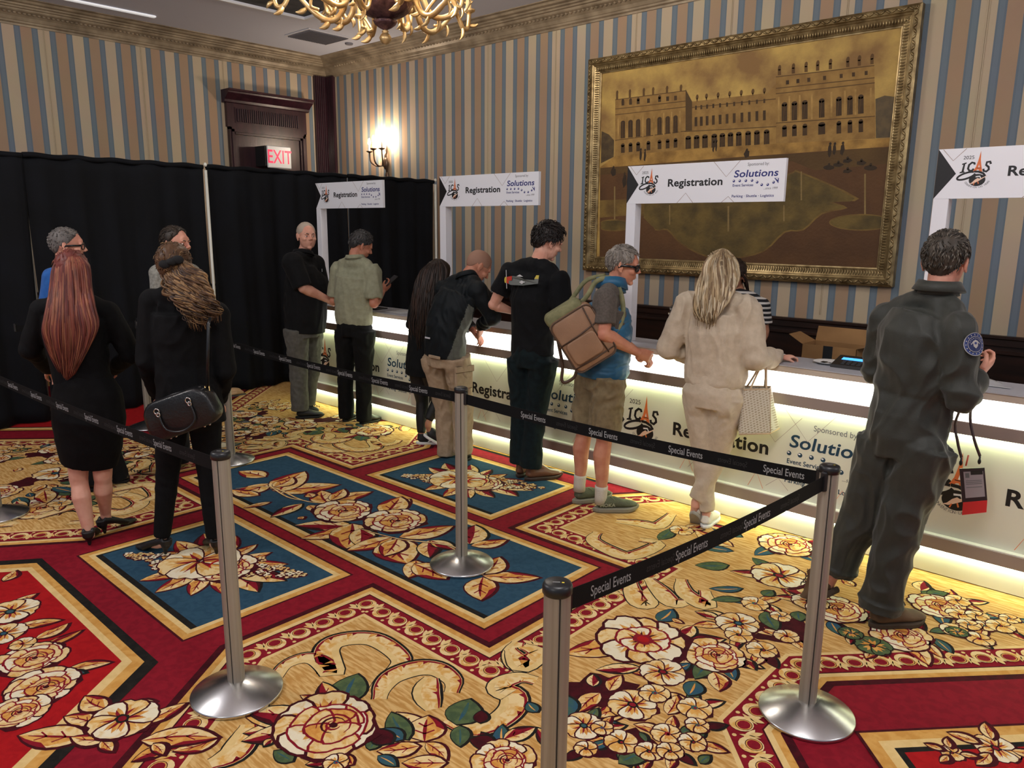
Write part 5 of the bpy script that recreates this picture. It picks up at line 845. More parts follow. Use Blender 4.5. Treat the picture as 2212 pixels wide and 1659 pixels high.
PEOPLE = {'P1':{'f':2.55,'b':(-4.686,1.456),'j':{'hd':(-4.648,1.491,1.578),'nk':(-4.628,1.483,1.422),'ch':(-4.644,1.468,1.286),'ws':(-4.656,1.483,1.033),'pv':(-4.642,1.496,0.84),'shl':(-4.74,1.349,1.372),'shr':(-4.568,1.621,1.355),'ell':(-4.814,1.288,1.156),'elr':(-4.521,1.71,1.116),'wrl':(-5.024,1.437,0.99),'wrr':(-4.821,1.7,0.983),'hpl':(-4.67,1.442,0.809),'hpr':(-4.613,1.551,0.8),'knl':(-4.73,1.432,0.383),'knr':(-4.666,1.542,0.386),'anl':(-4.66,1.434,0.072),'anr':(-4.769,1.57,0.126),'tol':(-4.835,1.52,-0.01),'tor':(-4.806,1.673,0.096)},'hair':[[(-4.631,1.48,1.687),(-4.63,1.405,1.627),(-4.606,1.368,1.511),(-4.553,1.318,1.394),(-4.543,1.282,1.287),(-4.542,1.305,1.173),(-4.545,1.344,1.061)],[(-4.619,1.49,1.692),(-4.546,1.452,1.643),(-4.514,1.429,1.513),(-4.475,1.398,1.37),(-4.475,1.386,1.247),(-4.499,1.376,1.119),(-4.524,1.367,1.01)],[(-4.609,1.5,1.687),(-4.537,1.535,1.627),(-4.498,1.525,1.509),(-4.423,1.507,1.403),(-4.398,1.507,1.305),(-4.433,1.462,1.188),(-4.495,1.4,1.045)]]},'P2':{'f':2.4,'b':(-4.142,1.749),'j':{'hd':(-4.079,1.806,1.622),'nk':(-4.043,1.812,1.472),'ch':(-4.037,1.818,1.324),'ws':(-4.07,1.815,1.093),'pv':(-4.066,1.818,0.886),'shl':(-4.162,1.71,1.441),'shr':(-3.943,1.951,1.371),'ell':(-4.2,1.669,1.12),'elr':(-3.929,1.969,1.066),'wrl':(-4.394,1.797,0.864),'wrr':(-4.175,2.034,0.833),'hpl':(-4.123,1.756,0.848),'hpr':(-4.016,1.875,0.846),'knl':(-4.189,1.722,0.481),'knr':(-4.032,1.887,0.478),'anl':(-4.217,1.67,0.084),'anr':(-4.01,1.88,0.075),'tol':(-4.384,1.611,-0.005),'tor':(-4.195,1.921,-0.075)},'hair':[[(-4.126,1.786,1.665),(-4.062,1.733,1.596),(-3.989,1.719,1.517),(-3.914,1.707,1.487),(-3.864,1.728,1.43),(-3.846,1.746,1.371)],[(-4.094,1.82,1.709),(-3.949,1.79,1.642),(-3.89,1.793,1.555),(-3.831,1.794,1.464),(-3.814,1.798,1.394),(-3.817,1.81,1.337)],[(-4.064,1.852,1.665),(-3.943,1.828,1.634),(-3.865,1.851,1.577),(-3.802,1.856,1.498),(-3.774,1.87,1.427),(-3.765,1.893,1.395)]]},'P3':{'f':1.1,'b':(-5.586,1.961),'j':{'hd':(-5.735,1.825,1.694),'nk':(-5.723,1.817,1.531),'ch':(-5.744,1.807,1.359),'ws':(-5.737,1.823,1.104),'pv':(-5.707,1.85,0.877),'shl':(-5.902,1.913,1.472),'shr':(-5.619,1.69,1.489),'ell':(-5.951,1.916,1.174),'elr':(-5.632,1.615,1.196),'wrl':(-5.888,1.97,1.008),'wrr':(-5.653,1.741,0.994),'hpl':(-5.766,1.911,0.829),'hpr':(-5.653,1.786,0.86),'knl':(-5.743,1.942,0.421),'knr':(-5.644,1.804,0.466),'anl':(-5.68,1.989,0.048),'anr':(-5.641,1.796,0.079),'tol':(-5.662,2.101,-0.003),'tor':(-5.625,1.907,0.004)}},'P4':{'f':0.8,'b':(-5.686,2.383),'j':{'hd':(-5.572,2.487,1.707),'nk':(-5.592,2.466,1.548),'ch':(-5.61,2.451,1.38),'ws':(-5.619,2.445,1.125),'pv':(-5.626,2.438,0.883),'shl':(-5.692,2.635,1.487),'shr':(-5.48,2.315,1.502),'ell':(-5.693,2.676,1.169),'elr':(-5.456,2.297,1.218),'wrl':(-5.67,2.613,0.964),'wrr':(-5.51,2.353,1.008),'hpl':(-5.682,2.509,0.832),'hpr':(-5.573,2.365,0.863),'knl':(-5.706,2.488,0.435),'knr':(-5.602,2.34,0.479),'anl':(-5.732,2.463,0.065),'anr':(-5.635,2.308,0.084),'tol':(-5.706,2.503,0.024),'tor':(-5.619,2.339,0.037)}},'P5':{'f':1.05,'b':(-6.434,4.05),'j':{'hd':(-6.391,4.098,1.746),'nk':(-6.406,4.063,1.565),'ch':(-6.418,4.057,1.4),'ws':(-6.418,4.073,1.135),'pv':(-6.421,4.062,0.885),'shl':(-6.501,4.248,1.478),'shr':(-6.314,3.889,1.504),'ell':(-6.486,4.328,1.159),'elr':(-6.224,3.932,1.277),'wrl':(-6.38,4.361,1.096),'wrr':(-6.216,4.218,1.14),'hpl':(-6.466,4.15,0.832),'hpr':(-6.404,3.948,0.857),'knl':(-6.487,4.144,0.438),'knr':(-6.41,3.956,0.473),'anl':(-6.523,4.098,0.128),'anr':(-6.399,3.945,0.108),'tol':(-6.464,4.251,0.084),'tor':(-6.261,4.178,0.055)}},'P6':{'f':1.85,'b':(-5.868,4.248),'j':{'hd':(-5.836,4.314,1.666),'nk':(-5.84,4.25,1.529),'ch':(-5.864,4.228,1.335),'ws':(-5.878,4.239,1.098),'pv':(-5.876,4.241,0.925),'shl':(-6.051,4.196,1.437),'shr':(-5.672,4.313,1.433),'ell':(-6.108,4.186,1.149),'elr':(-5.636,4.291,1.155),'wrl':(-6.1,4.382,1.182),'wrr':(-5.775,4.498,1.24),'hpl':(-5.968,4.211,0.862),'hpr':(-5.78,4.274,0.874),'knl':(-5.999,4.207,0.494),'knr':(-5.803,4.277,0.489),'anl':(-5.989,4.192,0.062),'anr':(-5.799,4.258,0.052),'tol':(-6.065,4.366,0.032),'tor':(-5.767,4.487,0.002)}},'P7':{'f':1.6,'b':(-4.818,4.207),'j':{'hd':(-4.768,4.284,1.445),'nk':(-4.792,4.231,1.286),'ch':(-4.822,4.204,1.143),'ws':(-4.847,4.181,0.909),'pv':(-4.849,4.179,0.711),'shl':(-4.958,4.221,1.209),'shr':(-4.68,4.192,1.231),'ell':(-5.028,4.215,1.026),'elr':(-4.686,4.21,1.058),'wrl':(-4.964,4.326,1.046),'wrr':(-4.728,4.368,1.08),'hpl':(-4.919,4.186,0.661),'hpr':(-4.772,4.178,0.681),'knl':(-4.9,4.216,0.363),'knr':(-4.745,4.254,0.394),'anl':(-4.875,4.178,0.069),'anr':(-4.761,4.16,0.205),'tol':(-4.769,4.307,0.031),'tor':(-4.707,4.22,0.118)},'hair':[[(-4.777,4.274,1.582),(-4.847,4.192,1.487),(-4.858,4.139,1.356),(-4.881,4.115,1.203),(-4.9,4.097,1.048),(-4.875,4.103,0.914)],[(-4.758,4.282,1.586),(-4.73,4.205,1.518),(-4.739,4.146,1.362),(-4.749,4.116,1.212),(-4.77,4.097,1.041),(-4.787,4.092,0.866)],[(-4.734,4.297,1.579),(-4.679,4.312,1.509),(-4.655,4.273,1.399),(-4.645,4.201,1.252),(-4.673,4.163,1.101),(-4.702,4.146,0.947)]]},'P8':{'f':1.47,'b':(-4.334,4.079),'j':{'hd':(-4.248,4.247,1.544),'nk':(-4.252,4.135,1.441),'ch':(-4.287,4.05,1.294),'ws':(-4.342,3.982,1.073),'pv':(-4.353,3.989,0.871),'shl':(-4.505,4.125,1.359),'shr':(-4.093,4.097,1.368),'ell':(-4.526,4.347,1.099),'elr':(-4.026,4.18,1.174),'wrl':(-4.432,4.361,1.022),'wrr':(-4.263,4.278,1.072),'hpl':(-4.483,3.999,0.817),'hpr':(-4.252,4.008,0.845),'knl':(-4.465,4.087,0.409),'knr':(-4.261,4.089,0.48),'anl':(-4.444,4.079,0.043),'anr':(-4.263,4.088,0.091),'tol':(-4.486,4.222,-0.036),'tor':(-4.304,4.222,0.022)}},'P9':{'f':1.65,'b':(-3.581,4.13),'j':{'hd':(-3.535,4.236,1.742),'nk':(-3.55,4.146,1.588),'ch':(-3.572,4.116,1.416),'ws':(-3.58,4.13,1.166),'pv':(-3.578,4.132,0.947),'shl':(-3.784,4.101,1.521),'shr':(-3.369,4.165,1.48),'ell':(-3.906,4.065,1.286),'elr':(-3.335,4.168,1.218),'wrl':(-3.84,4.19,1.234),'wrr':(-3.442,4.303,1.17),'hpl':(-3.674,4.119,0.885),'hpr':(-3.48,4.147,0.906),'knl':(-3.673,4.125,0.5),'knr':(-3.537,4.135,0.514),'anl':(-3.664,4.112,0.109),'anr':(-3.555,4.103,0.099),'tol':(-3.727,4.243,0.02),'tor':(-3.474,4.265,0.058)}},'P10':{'f':0.95,'b':(-2.871,3.983),'j':{'hd':(-2.785,4.084,1.614),'nk':(-2.823,4.024,1.463),'ch':(-2.842,4.01,1.303),'ws':(-2.847,4.01,1.093),'pv':(-2.858,3.994,0.917),'shl':(-2.948,4.183,1.417),'shr':(-2.748,3.843,1.415),'ell':(-2.945,4.262,1.118),'elr':(-2.716,3.801,1.211),'wrl':(-2.785,4.279,1.039),'wrr':(-2.634,4.042,1.084),'hpl':(-2.954,4.026,0.862),'hpr':(-2.773,3.953,0.898),'knl':(-2.985,3.991,0.513),'knr':(-2.788,3.948,0.534),'anl':(-2.998,3.973,0.139),'anr':(-2.797,3.944,0.108),'tol':(-2.954,4.075,0.081),'tor':(-2.67,4.096,0.042)}},'P11':{'f':1.75,'b':(-2.151,4.201),'j':{'hd':(-2.178,4.211,1.591),'nk':(-2.171,4.182,1.456),'ch':(-2.168,4.174,1.291),'ws':(-2.158,4.195,1.079),'pv':(-2.159,4.194,0.879),'shl':(-2.341,4.15,1.391),'shr':(-2.001,4.216,1.39),'ell':(-2.441,4.117,1.127),'elr':(-1.926,4.225,1.104),'wrl':(-2.365,4.275,1.065),'wrr':(-1.903,4.511,1.081),'hpl':(-2.239,4.186,0.824),'hpr':(-2.074,4.206,0.847),'knl':(-2.206,4.195,0.487),'knr':(-2.125,4.232,0.496),'anl':(-2.159,4.194,0.087),'anr':(-2.216,4.153,0.16),'tol':(-2.183,4.319,0.013),'tor':(-2.26,4.166,0.061)},'hair':[[(-2.185,4.184,1.727),(-2.228,4.128,1.66),(-2.233,4.092,1.566),(-2.23,4.033,1.461),(-2.226,4.014,1.381),(-2.202,4.021,1.323)],[(-2.16,4.192,1.736),(-2.129,4.107,1.664),(-2.119,4.081,1.546),(-2.111,4.042,1.442),(-2.121,4.022,1.362),(-2.135,4.021,1.307)],[(-2.143,4.217,1.725),(-2.087,4.232,1.654),(-2.056,4.184,1.558),(-2.053,4.11,1.468),(-2.07,4.063,1.404),(-2.1,4.05,1.349)]]},'P12':{'f':-1.371,'b':(-2.473,5.2),'j':{'hd':(-2.582,5.2,1.509),'nk':(-2.532,5.2,1.372),'ch':(-2.51,5.2,1.266),'ws':(-2.488,5.2,1.072),'pv':(-2.473,5.2,0.868),'shl':(-2.355,5.2,1.311),'shr':(-2.659,5.2,1.312),'ell':(-2.317,5.2,1.139),'elr':(-2.645,5.2,1.107),'wrl':(-2.258,5.0,1.045),'wrr':(-2.43,5.0,1.048),'hpl':(-2.383,5.2,0.95),'hpr':(-2.563,5.2,0.95),'knl':(-2.383,5.18,0.5),'knr':(-2.563,5.18,0.5),'anl':(-2.383,5.22,0.09),'anr':(-2.563,5.22,0.09),'tol':(-2.383,5.05,0.04),'tor':(-2.563,5.05,0.04)}},'P13':{'f':1.35,'b':(-0.95,3.663),'j':{'hd':(-0.88,3.751,1.717),'nk':(-0.884,3.716,1.57),'ch':(-0.913,3.682,1.408),'ws':(-0.925,3.686,1.145),'pv':(-0.935,3.677,0.951),'shl':(-1.09,3.758,1.451),'shr':(-0.772,3.605,1.437),'ell':(-1.125,3.79,1.199),'elr':(-0.716,3.584,1.172),'wrl':(-1.023,3.941,1.125),'wrr':(-0.709,3.817,1.231),'hpl':(-1.022,3.709,0.873),'hpr':(-0.842,3.651,0.9),'knl':(-1.085,3.697,0.517),'knr':(-0.909,3.646,0.545),'anl':(-1.198,3.699,0.18),'anr':(-0.954,3.638,0.076),'tol':(-1.266,3.709,-0.01),'tor':(-0.819,3.821,-0.001)}}}
# ------------------------------------------------------------------ people
def V3(p): return Vector(p)
SK = {'pink': mat('skin_pink', (214, 156, 132), 0.5, col2=(198, 132, 112), nscale=14, spec=0.35), 'tan': mat('skin_tan', (200, 140, 112), 0.5, col2=(184, 118, 94), nscale=14, spec=0.35),
      'fair': mat('skin_fair', (218, 166, 144), 0.5, col2=(206, 146, 124), nscale=12, spec=0.35), 'olive': mat('skin_olive', (176, 124, 96), 0.5, col2=(160, 108, 84), nscale=12, spec=0.35)}
eye_w = mat('eye_white', (226, 220, 214), 0.25); eye_d = mat('eye_iris', (50, 40, 36), 0.2); lipm = mat('lips', (168, 96, 88), 0.45); brow_m = mat('eyebrow', (92, 76, 66), 0.8)
blackplastic = mat('glasses_black', (14, 14, 16), 0.25); lens_m = mat('tinted_lens', (30, 28, 30), 0.08, coat=0.5)
def frame_from(y, z=(0, 0, 1)):
    y = Vector(y).normalized(); x = y.cross(Vector(z)).normalized(); z = x.cross(y)
    return Matrix((x, y, z)).transposed()
def hand(mb, wr, d, n, side=1, curl=0.5, k=1.0, spread=0.0):
    """d: towards fingers, n: palm normal"""
    wr = V3(wr); R = frame_from(d, -V3(n))           # local x across, y to the fingertips, z back of the hand
    P = lambda x, y, z: wr+R @ Vector((x*side*k, y*k, z*k))
    mb.tube([P(0, -0.02, 0), P(0, 0.01, 0), P(0, 0.045, 0), P(0, 0.085, 0), P(0, 0.096, 0)], [(0.020*k, 0.026*k), (0.018*k, 0.030*k), (0.015*k, 0.041*k), (0.013*k, 0.041*k), (0.008*k, 0.034*k)], 12, ref=R @ Vector((0, 0, 1)))
    for i, (x, ln) in enumerate(((0.030, 0.072), (0.0105, 0.082), (-0.0095, 0.077), (-0.029, 0.060))):
        p = Vector((x, 0.086, 0.0)); a = 0.15+curl*0.35; pts = [P(*p)]
        for s_, f_ in ((0.46, 1.0), (0.30, 1.0), (0.24, 0.8)):
            p = p+Vector((x*spread, math.cos(a), -math.sin(a)))*ln*s_; pts.append(P(*p)); a += curl*1.0*f_
        mb.tube(pts, [0.0092*k, 0.0086*k, 0.0080*k, 0.0062*k], 8); mb.ell(pts[-1], 0.0064*k, nu=8, nv=6)
    pts = [P(0.026, 0.012, -0.004), P(0.046, 0.038, -0.012), P(0.052, 0.066, -0.018-0.01*curl), P(0.046-0.012*curl, 0.090, -0.024-0.02*curl)]
    mb.tube(pts, [0.0150*k, 0.0115*k, 0.0095*k, 0.007*k], 8); mb.ell(pts[-1], 0.0074*k, nu=8, nv=6)
def head_geo(mb, M, k=1.0, male=True, smile=False, jaw=1.0):
    T = lambda x, y, z: M @ Vector((x*k, y*k, z*k)); R = M.to_3x3()
    E = lambda c, r, n=14: mb.ell(T(*c), tuple(q*k for q in r), R=R, nu=n, nv=max(8, n-4))
    E((0, -0.012, 0.030), (0.077, 0.098, 0.090), 22); E((0, 0.026, -0.028), (0.060*jaw, 0.066, 0.088), 18); E((0, 0.030, -0.072), (0.050*jaw, 0.050, 0.040))
    E((0, 0.068, -0.097), (0.021, 0.018, 0.017)); E((0, 0.078, 0.030), (0.046, 0.014, 0.030))
    for s in (-1, 1):
        E((s*0.030, 0.083, 0.020), (0.024, 0.011, 0.0075)); E((s*0.040, 0.062, -0.024), (0.024, 0.026, 0.022)); E((s*0.031, 0.076, -0.002), (0.015, 0.012, 0.008))
        E((s*0.0795, -0.006, -0.008), (0.007, 0.018, 0.032)); E((s*0.085, -0.014, 0.002), (0.005, 0.010, 0.026)); E((s*0.080, 0.002, -0.034), (0.006, 0.008, 0.010)); E((s*0.0115, 0.100, -0.025), (0.008, 0.010, 0.0075))
    mb.tube([T(0, 0.084, 0.018), T(0, 0.097, 0.0), T(0, 0.112, -0.022), T(0, 0.098, -0.030)], [0.0085*k, 0.009*k, 0.0105*k, 0.007*k], 8)
    w_ = 0.027 if smile else 0.022
    mb.tube([T(-w_, 0.074, -0.052+(0.006 if smile else 0)), T(-0.01, 0.089, -0.052), T(0.01, 0.089, -0.052), T(w_, 0.074, -0.052+(0.006 if smile else 0))], [0.004*k, 0.0062*k, 0.0062*k, 0.004*k], 8)
    mb.tube([T(-w_*0.9, 0.073, -0.063+(0.005 if smile else 0)), T(0, 0.087, -0.066), T(w_*0.9, 0.073, -0.063+(0.005 if smile else 0))], [0.004*k, 0.0075*k, 0.004*k], 8)
def face_parts(parent, M, k=1.0, brow=brow_m, smile=False, lids=None):
    T = lambda x, y, z: M @ Vector((x*k, y*k, z*k)); R = M.to_3x3()
    for s in (-1, 1):
        mb = MB(); mb.ell(T(s*0.031, 0.0805, 0.0015), (0.0115*k, 0.009*k, 0.0052*k), R=R, nu=12, nv=8); e = mb.build('eye', eye_w, parent, True)
        mb = MB(); mb.ell(T(s*0.031, 0.0865, 0.0015), (0.0048*k, 0.0036*k, 0.0048*k), R=R, nu=10, nv=8); mb.build('iris', eye_d, e, True)
        mb = MB(); mb.tube([T(s*0.014, 0.0945, 0.021), T(s*0.030, 0.0935, 0.026), T(s*0.048, 0.080, 0.021)], [0.003*k, 0.0042*k, 0.0025*k], 6); mb.build('eyebrow', brow, parent, True)
    mb = MB(); w_ = 0.024 if smile else 0.020
    mb.tube([T(-w_, 0.0785, -0.058+(0.006 if smile else 0)), T(0, 0.0935, -0.0585), T(w_, 0.0785, -0.058+(0.006 if smile else 0))], [0.001*k, (0.0045 if smile else 0.0022)*k, 0.001*k], 8)
    mb.build('mouth', mat('teeth', (220, 205, 190), 0.3) if smile else lipm, parent, True)
def glasses(parent, M, k=1.0, thick=0.0035, tinted=False, name='glasses'):
    T = lambda x, y, z: M @ Vector((x*k, y*k, z*k))
    mb = MB(); h = 0.019 if tinted else 0.016
    for s in (-1, 1):
        ring = [(0.008, h*0.6), (0.014, h), (0.054, h*0.95), (0.060, h*0.5), (0.056, -h*0.7), (0.046, -h), (0.020, -h), (0.010, -h*0.6), (0.008, h*0.6)]
        mb.tube([T(s*x, 0.104-0.28*x, 0.002+z) for x, z in ring], thick*k, 6, cap=False)
        mb.tube([T(s*0.060, 0.087, 0.010), T(s*0.078, 0.045, 0.009), T(s*0.086, 0.0, 0.004), T(s*0.086, -0.02, -0.012)], [(thick*1.7*k, thick*0.8*k)]*4, 6)
    mb.tube([T(-0.009, 0.102, 0.008), T(0, 0.105, 0.011), T(0.009, 0.102, 0.008)], thick*k, 6)
    g = mb.build(name, blackplastic, parent, True)
    if tinted:
        mb = MB()
        for s in (-1, 1):
            ring = [(0.009, h*0.6), (0.014, h), (0.054, h*0.95), (0.059, h*0.5), (0.056, -h*0.7), (0.046, -h), (0.020, -h), (0.010, -h*0.6)]
            mb.add([T(s*x, 0.1035-0.28*x, 0.002+z) for x, z in ring]+[T(s*x, 0.1015-0.28*x, 0.002+z) for x, z in ring], [tuple(range(8)), tuple(range(15, 7, -1))]+[(i, (i+1) % 8, 8+(i+1) % 8, 8+i) for i in range(8)])
        mb.build('lens', lens_m, g)
    return g
def hair_cap(parent, M, k, mats, style='short', seed=0, thick=0.012, tufts=260, tlen=0.035, hairline=0.045, recede=0.0, curly=False, flow=None, nape=-0.055):
    rnd = random.Random(seed); c = Vector((0, -0.012, 0.030)); r = Vector((0.077, 0.098, 0.090))
    def mask(p):
        # p local on the scalp: hair above a line that drops from the forehead over the ear to the nape
        y = p.y; ax = abs(p.x)
        if y > 0.055: ln = hairline+0.035-recede*0+0.25*(y-0.055)-0.1*ax+recede*(0.06-ax)
        elif y > -0.0: ln = (hairline-0.012)*(y/0.055)+0.002
        elif y > -0.035: ln = 0.002-0.3*abs(y)*1.2
        else: ln = nape*min(1, (-y-0.035)/0.03)
        return max(0.0, min(1.0, (p.z-ln)/0.010))
    nu, nv = 72, 48; V = []
    def surf(t, a):
        d = Vector((math.sin(t)*math.cos(a), math.sin(t)*math.sin(a), math.cos(t))); p = Vector((d.x*r.x, d.y*r.y, d.z*r.z))
        if p.z < 0 and p.y < 0.01: p.z *= 1.12; p.x *= 0.97
        q = c+p; m = mask(q); n_ = noise.noise(d*(9 if curly else 5)+Vector((seed, 0, 0)))*(0.5 if curly else 0.28)+noise.noise(Vector((d.x*22, d.y*8, d.z*22)))*0.22
        top = 1.0+0.5*max(0, d.z)
        th = thick*top*(1+n_)*m-0.006*(1-m)
        dd = Vector((d.x/r.x, d.y/r.y, d.z/r.z)).normalized()
        return q+dd*th, dd, m
    for i in range(nv+1):
        for j_ in range(nu): V.append(M @ (surf(PI*(i/nv)*0.97+0.001, 2*PI*j_/nu)[0]*k))
    F = [(i*nu+j_, (i+1)*nu+j_, (i+1)*nu+(j_+1) % nu, i*nu+(j_+1) % nu) for i in range(nv) for j_ in range(nu)]
    mb = MB(); mb.add(V, F)
    for q in range(tufts):
        t = math.acos(rnd.uniform(-0.45, 1)); a = rnd.uniform(0, 2*PI); p, dd, m = surf(t, a)
        if m < 0.7: continue
        fl = (flow(p) if flow else Vector((p.x*0.4, 0.35 if p.z > 0.07 else -0.1, -1.0 if p.z < 0.09 else -0.1)))
        fl = (fl-dd*fl.dot(dd)).normalized(); s = fl.cross(dd)*rnd.uniform(-0.5, 0.5); fl = (fl+s).normalized(); L_ = tlen*rnd.uniform(0.6, 1.2)
        if curly: pts = [p-dd*0.004, p+fl*L_*0.35+dd*0.007, p+fl*L_*0.7+dd*0.004+s*0.01, p+fl*L_*0.85-dd*0.004]
        else: pts = [p-dd*0.004, p+fl*L_*0.4+dd*0.003, p+fl*L_+dd*0.0015]
        mb.tube([M @ (x*k) for x in pts], [0.0036*k, 0.003*k, 0.0022*k, 0.0008*k][:len(pts)-1]+[0.0006*k], 4, m=q % len(mats))
    return mb.build('hair', mats, parent, True)
def lerp_curve(C, u):
    n = len(C)-1; f = u*n; i = min(int(f), n-1); t = f-i
    return [a.lerp(b, t) for a, b in zip(C[i], C[i+1])]
def long_hair(parent, guides, mats, n=230, rad=0.007, amp=0.006, freq=2.0, seed=0, out=(0, 0, 0), depth=0.03, curl=0.0, name='hair', sheet=True, tip=(0.72, 1.05), core=0.02):
    rnd = random.Random(seed); C = [bez(g, 4) for g in guides]; m = len(C[0]); od = Vector(out).normalized(); mb = MB()
    if sheet:
        nu = 20; V = []
        rows = [lerp_curve(C, i/nu) for i in range(nu+1)]
        for side, o in ((0, 0.0), (1, 1.0)):
            for i in range(nu+1):
                for t in range(m):
                    e = math.sin(PI*i/nu)**0.5; th = (core+depth*e)*(1-0.75*(t/(m-1))**2)*min(1, 0.35+t/4)
                    V.append(rows[i][t]-od*th*o*1.2+od*(0.004*math.sin(i*1.9+t*0.3)))
        N = (nu+1)*m
        F = [(i*m+t, (i+1)*m+t, (i+1)*m+t+1, i*m+t+1) for i in range(nu) for t in range(m-1)]+[(N+i*m+t, N+i*m+t+1, N+(i+1)*m+t+1, N+(i+1)*m+t) for i in range(nu) for t in range(m-1)]
        F += [(t, t+1, N+t+1, N+t) for t in range(m-1)]+[(nu*m+t+1, nu*m+t, N+nu*m+t, N+nu*m+t+1) for t in range(m-1)]
        F += [(i*m, N+i*m, N+(i+1)*m, (i+1)*m) for i in range(nu)]+[((i+1)*m-1, (i+2)*m-1, N+(i+2)*m-1, N+(i+1)*m-1) for i in range(nu)]
        # keep the sheet inside the locks: drop the last fifth
        mb.add(V, F)
    for q in range(n):
        u = rnd.random(); cur = lerp_curve(C, u); Lk = rnd.uniform(*tip); pts = []; ph = rnd.uniform(0, 6.28); w_ = rnd.uniform(-1, 1); cnt = 44 if curl else 26; fr = freq*rnd.uniform(0.8, 1.25)
        lat = (C[-1][m//2]-C[0][m//2]).normalized()
        for i in range(cnt):
            t = i/(cnt-1)*min(Lk, 1.0); f = t*(m-1); a = min(int(f), m-2); p = cur[a].lerp(cur[a+1], f-a)
            g = min(1, t*3)
            p = p+od*(0.006+depth*0.25*rnd.random()*0+0.010*abs(w_)*g)+lat*(amp*math.sin(t*fr*6.28+ph)*g)+od*(amp*0.7*math.cos(t*fr*6.28+ph)*g)
            if curl: p = p+lat*curl*math.sin(t*fr*15+ph)*g+od*curl*0.9*math.cos(t*fr*15+ph)*g
            if Lk > 1 and i == cnt-1: p = p+Vector((0, 0, -0.03))
            pts.append(p)
        R_ = rad*rnd.uniform(0.6, 1.2)
        mb.tube(pts, [R_*(0.5+0.5*min(1, i/4))*(1-0.85*max(0, (i/(cnt-1)-0.6)/0.4)) for i in range(cnt)], 5, m=rnd.randrange(len(mats)))
    return mb.build(name, mats, parent, True)
def shoe(parent, heel, toe, mat_u, mat_s, w=0.048, h=0.06, sole=0.022, coll=0.085, lace=None, name='shoe', lift=0.0, pitch=0.0, ln=None, chunky=0.0, roll=0.0):
    heel = V3(heel); toe = V3(toe); d = (toe-heel); d.z = 0; L_ = ln or d.length; d.normalize(); R = frame_from(d) @ Matrix.Rotation(-pitch, 3, 'X')
    base = Vector((heel.x, heel.y, lift))-d*0.045
    P = lambda x, y, z: base+R @ Vector((x, y, z))
    ol = []
    for i in range(28):
        t = 2*PI*i/28; y = L_*(0.5-0.5*math.cos(t)); s = 1 if t < PI else -1
        ww = w*(0.74+0.30*math.exp(-((y/L_-0.70)/0.24)**2)+0.02)*(1-math.exp(-(y/L_)*14))*(1-math.exp(-(1-y/L_)*11)); ol.append((s*ww, y))
    mb = MB()
    rings = []
    for z, o in ((0.0, 0.94), (sole*0.3, 1.03+chunky), (sole*0.8, 1.05+chunky), (sole, 0.98)):
        rings.append([P(x*o, (y-L_/2)*(1+(o-1)*0.6)+L_/2, z+max(0, (y/L_-0.78))*0.05) for x, y in ol])
    V = [p for r in rings for p in r]; n = 28
    F = [(i*n+j_, i*n+(j_+1) % n, (i+1)*n+(j_+1) % n, (i+1)*n+j_) for i in range(3) for j_ in range(n)]+[tuple(range(n-1, -1, -1)), tuple(range(3*n, 4*n))]
    mb.add(V, F); s_ = mb.build('sole', mat_s, parent)
    mb = MB(); z0 = sole
    mb.tube([P(0, 0.02, z0+0.02), P(0, 0.05, z0+0.030), P(0, L_*0.45, z0+0.028), P(0, L_*0.65, z0+0.018), P(0, L_*0.86, z0+0.012), P(0, L_*0.97, z0+0.009)],
            [(0.022, w*0.62), (0.042, w*0.74), (0.040, w*0.82), (0.028, w*0.98), (0.020, w*0.86), (0.010, w*0.5)], 14, ref=R @ Vector((0, 0, 1)))
    mb.tube([P(0, 0.055, z0+0.01), P(0, 0.058, coll*0.8), P(0, 0.06, coll+0.01)], [(0.050, 0.036), (0.046, 0.034), (0.044, 0.033)], 12, ref=R @ Vector((0, 1, 0)))
    mb.tube([P(0, 0.09, coll*0.8), P(0, L_*0.62, z0+0.03)], [(0.026, 0.03), (0.02, 0.03)], 10)
    up_ = remesh(mb, 'upper', mat_u, 0.0055, parent, 5)
    up_.name = name
    s_.parent = up_; s_.matrix_parent_inverse = up_.matrix_parent_inverse.copy() if False else Matrix()
    if lace is not None:
        mb = MB()
        for i in range(4):
            y = 0.10+i*0.022; z = coll*0.86-(y-0.09)*0.34+0.012
            mb.tube([P(-0.022, y, z-0.004), P(0, y+0.004, z+0.006), P(0.022, y, z-0.004)], 0.0032, 5)
        q = P(0, 0.10, coll*0.86+0.016)
        mb.tube(bez([q, q+R @ Vector((0.02, 0.01, 0.018)), q+R @ Vector((0.038, 0.03, 0.0)), q+R @ Vector((0.012, 0.02, 0))], 4), 0.0022, 5)
        lc = mb.build('laces', lace, up_, True); lc.matrix_parent_inverse = Matrix()
    return up_
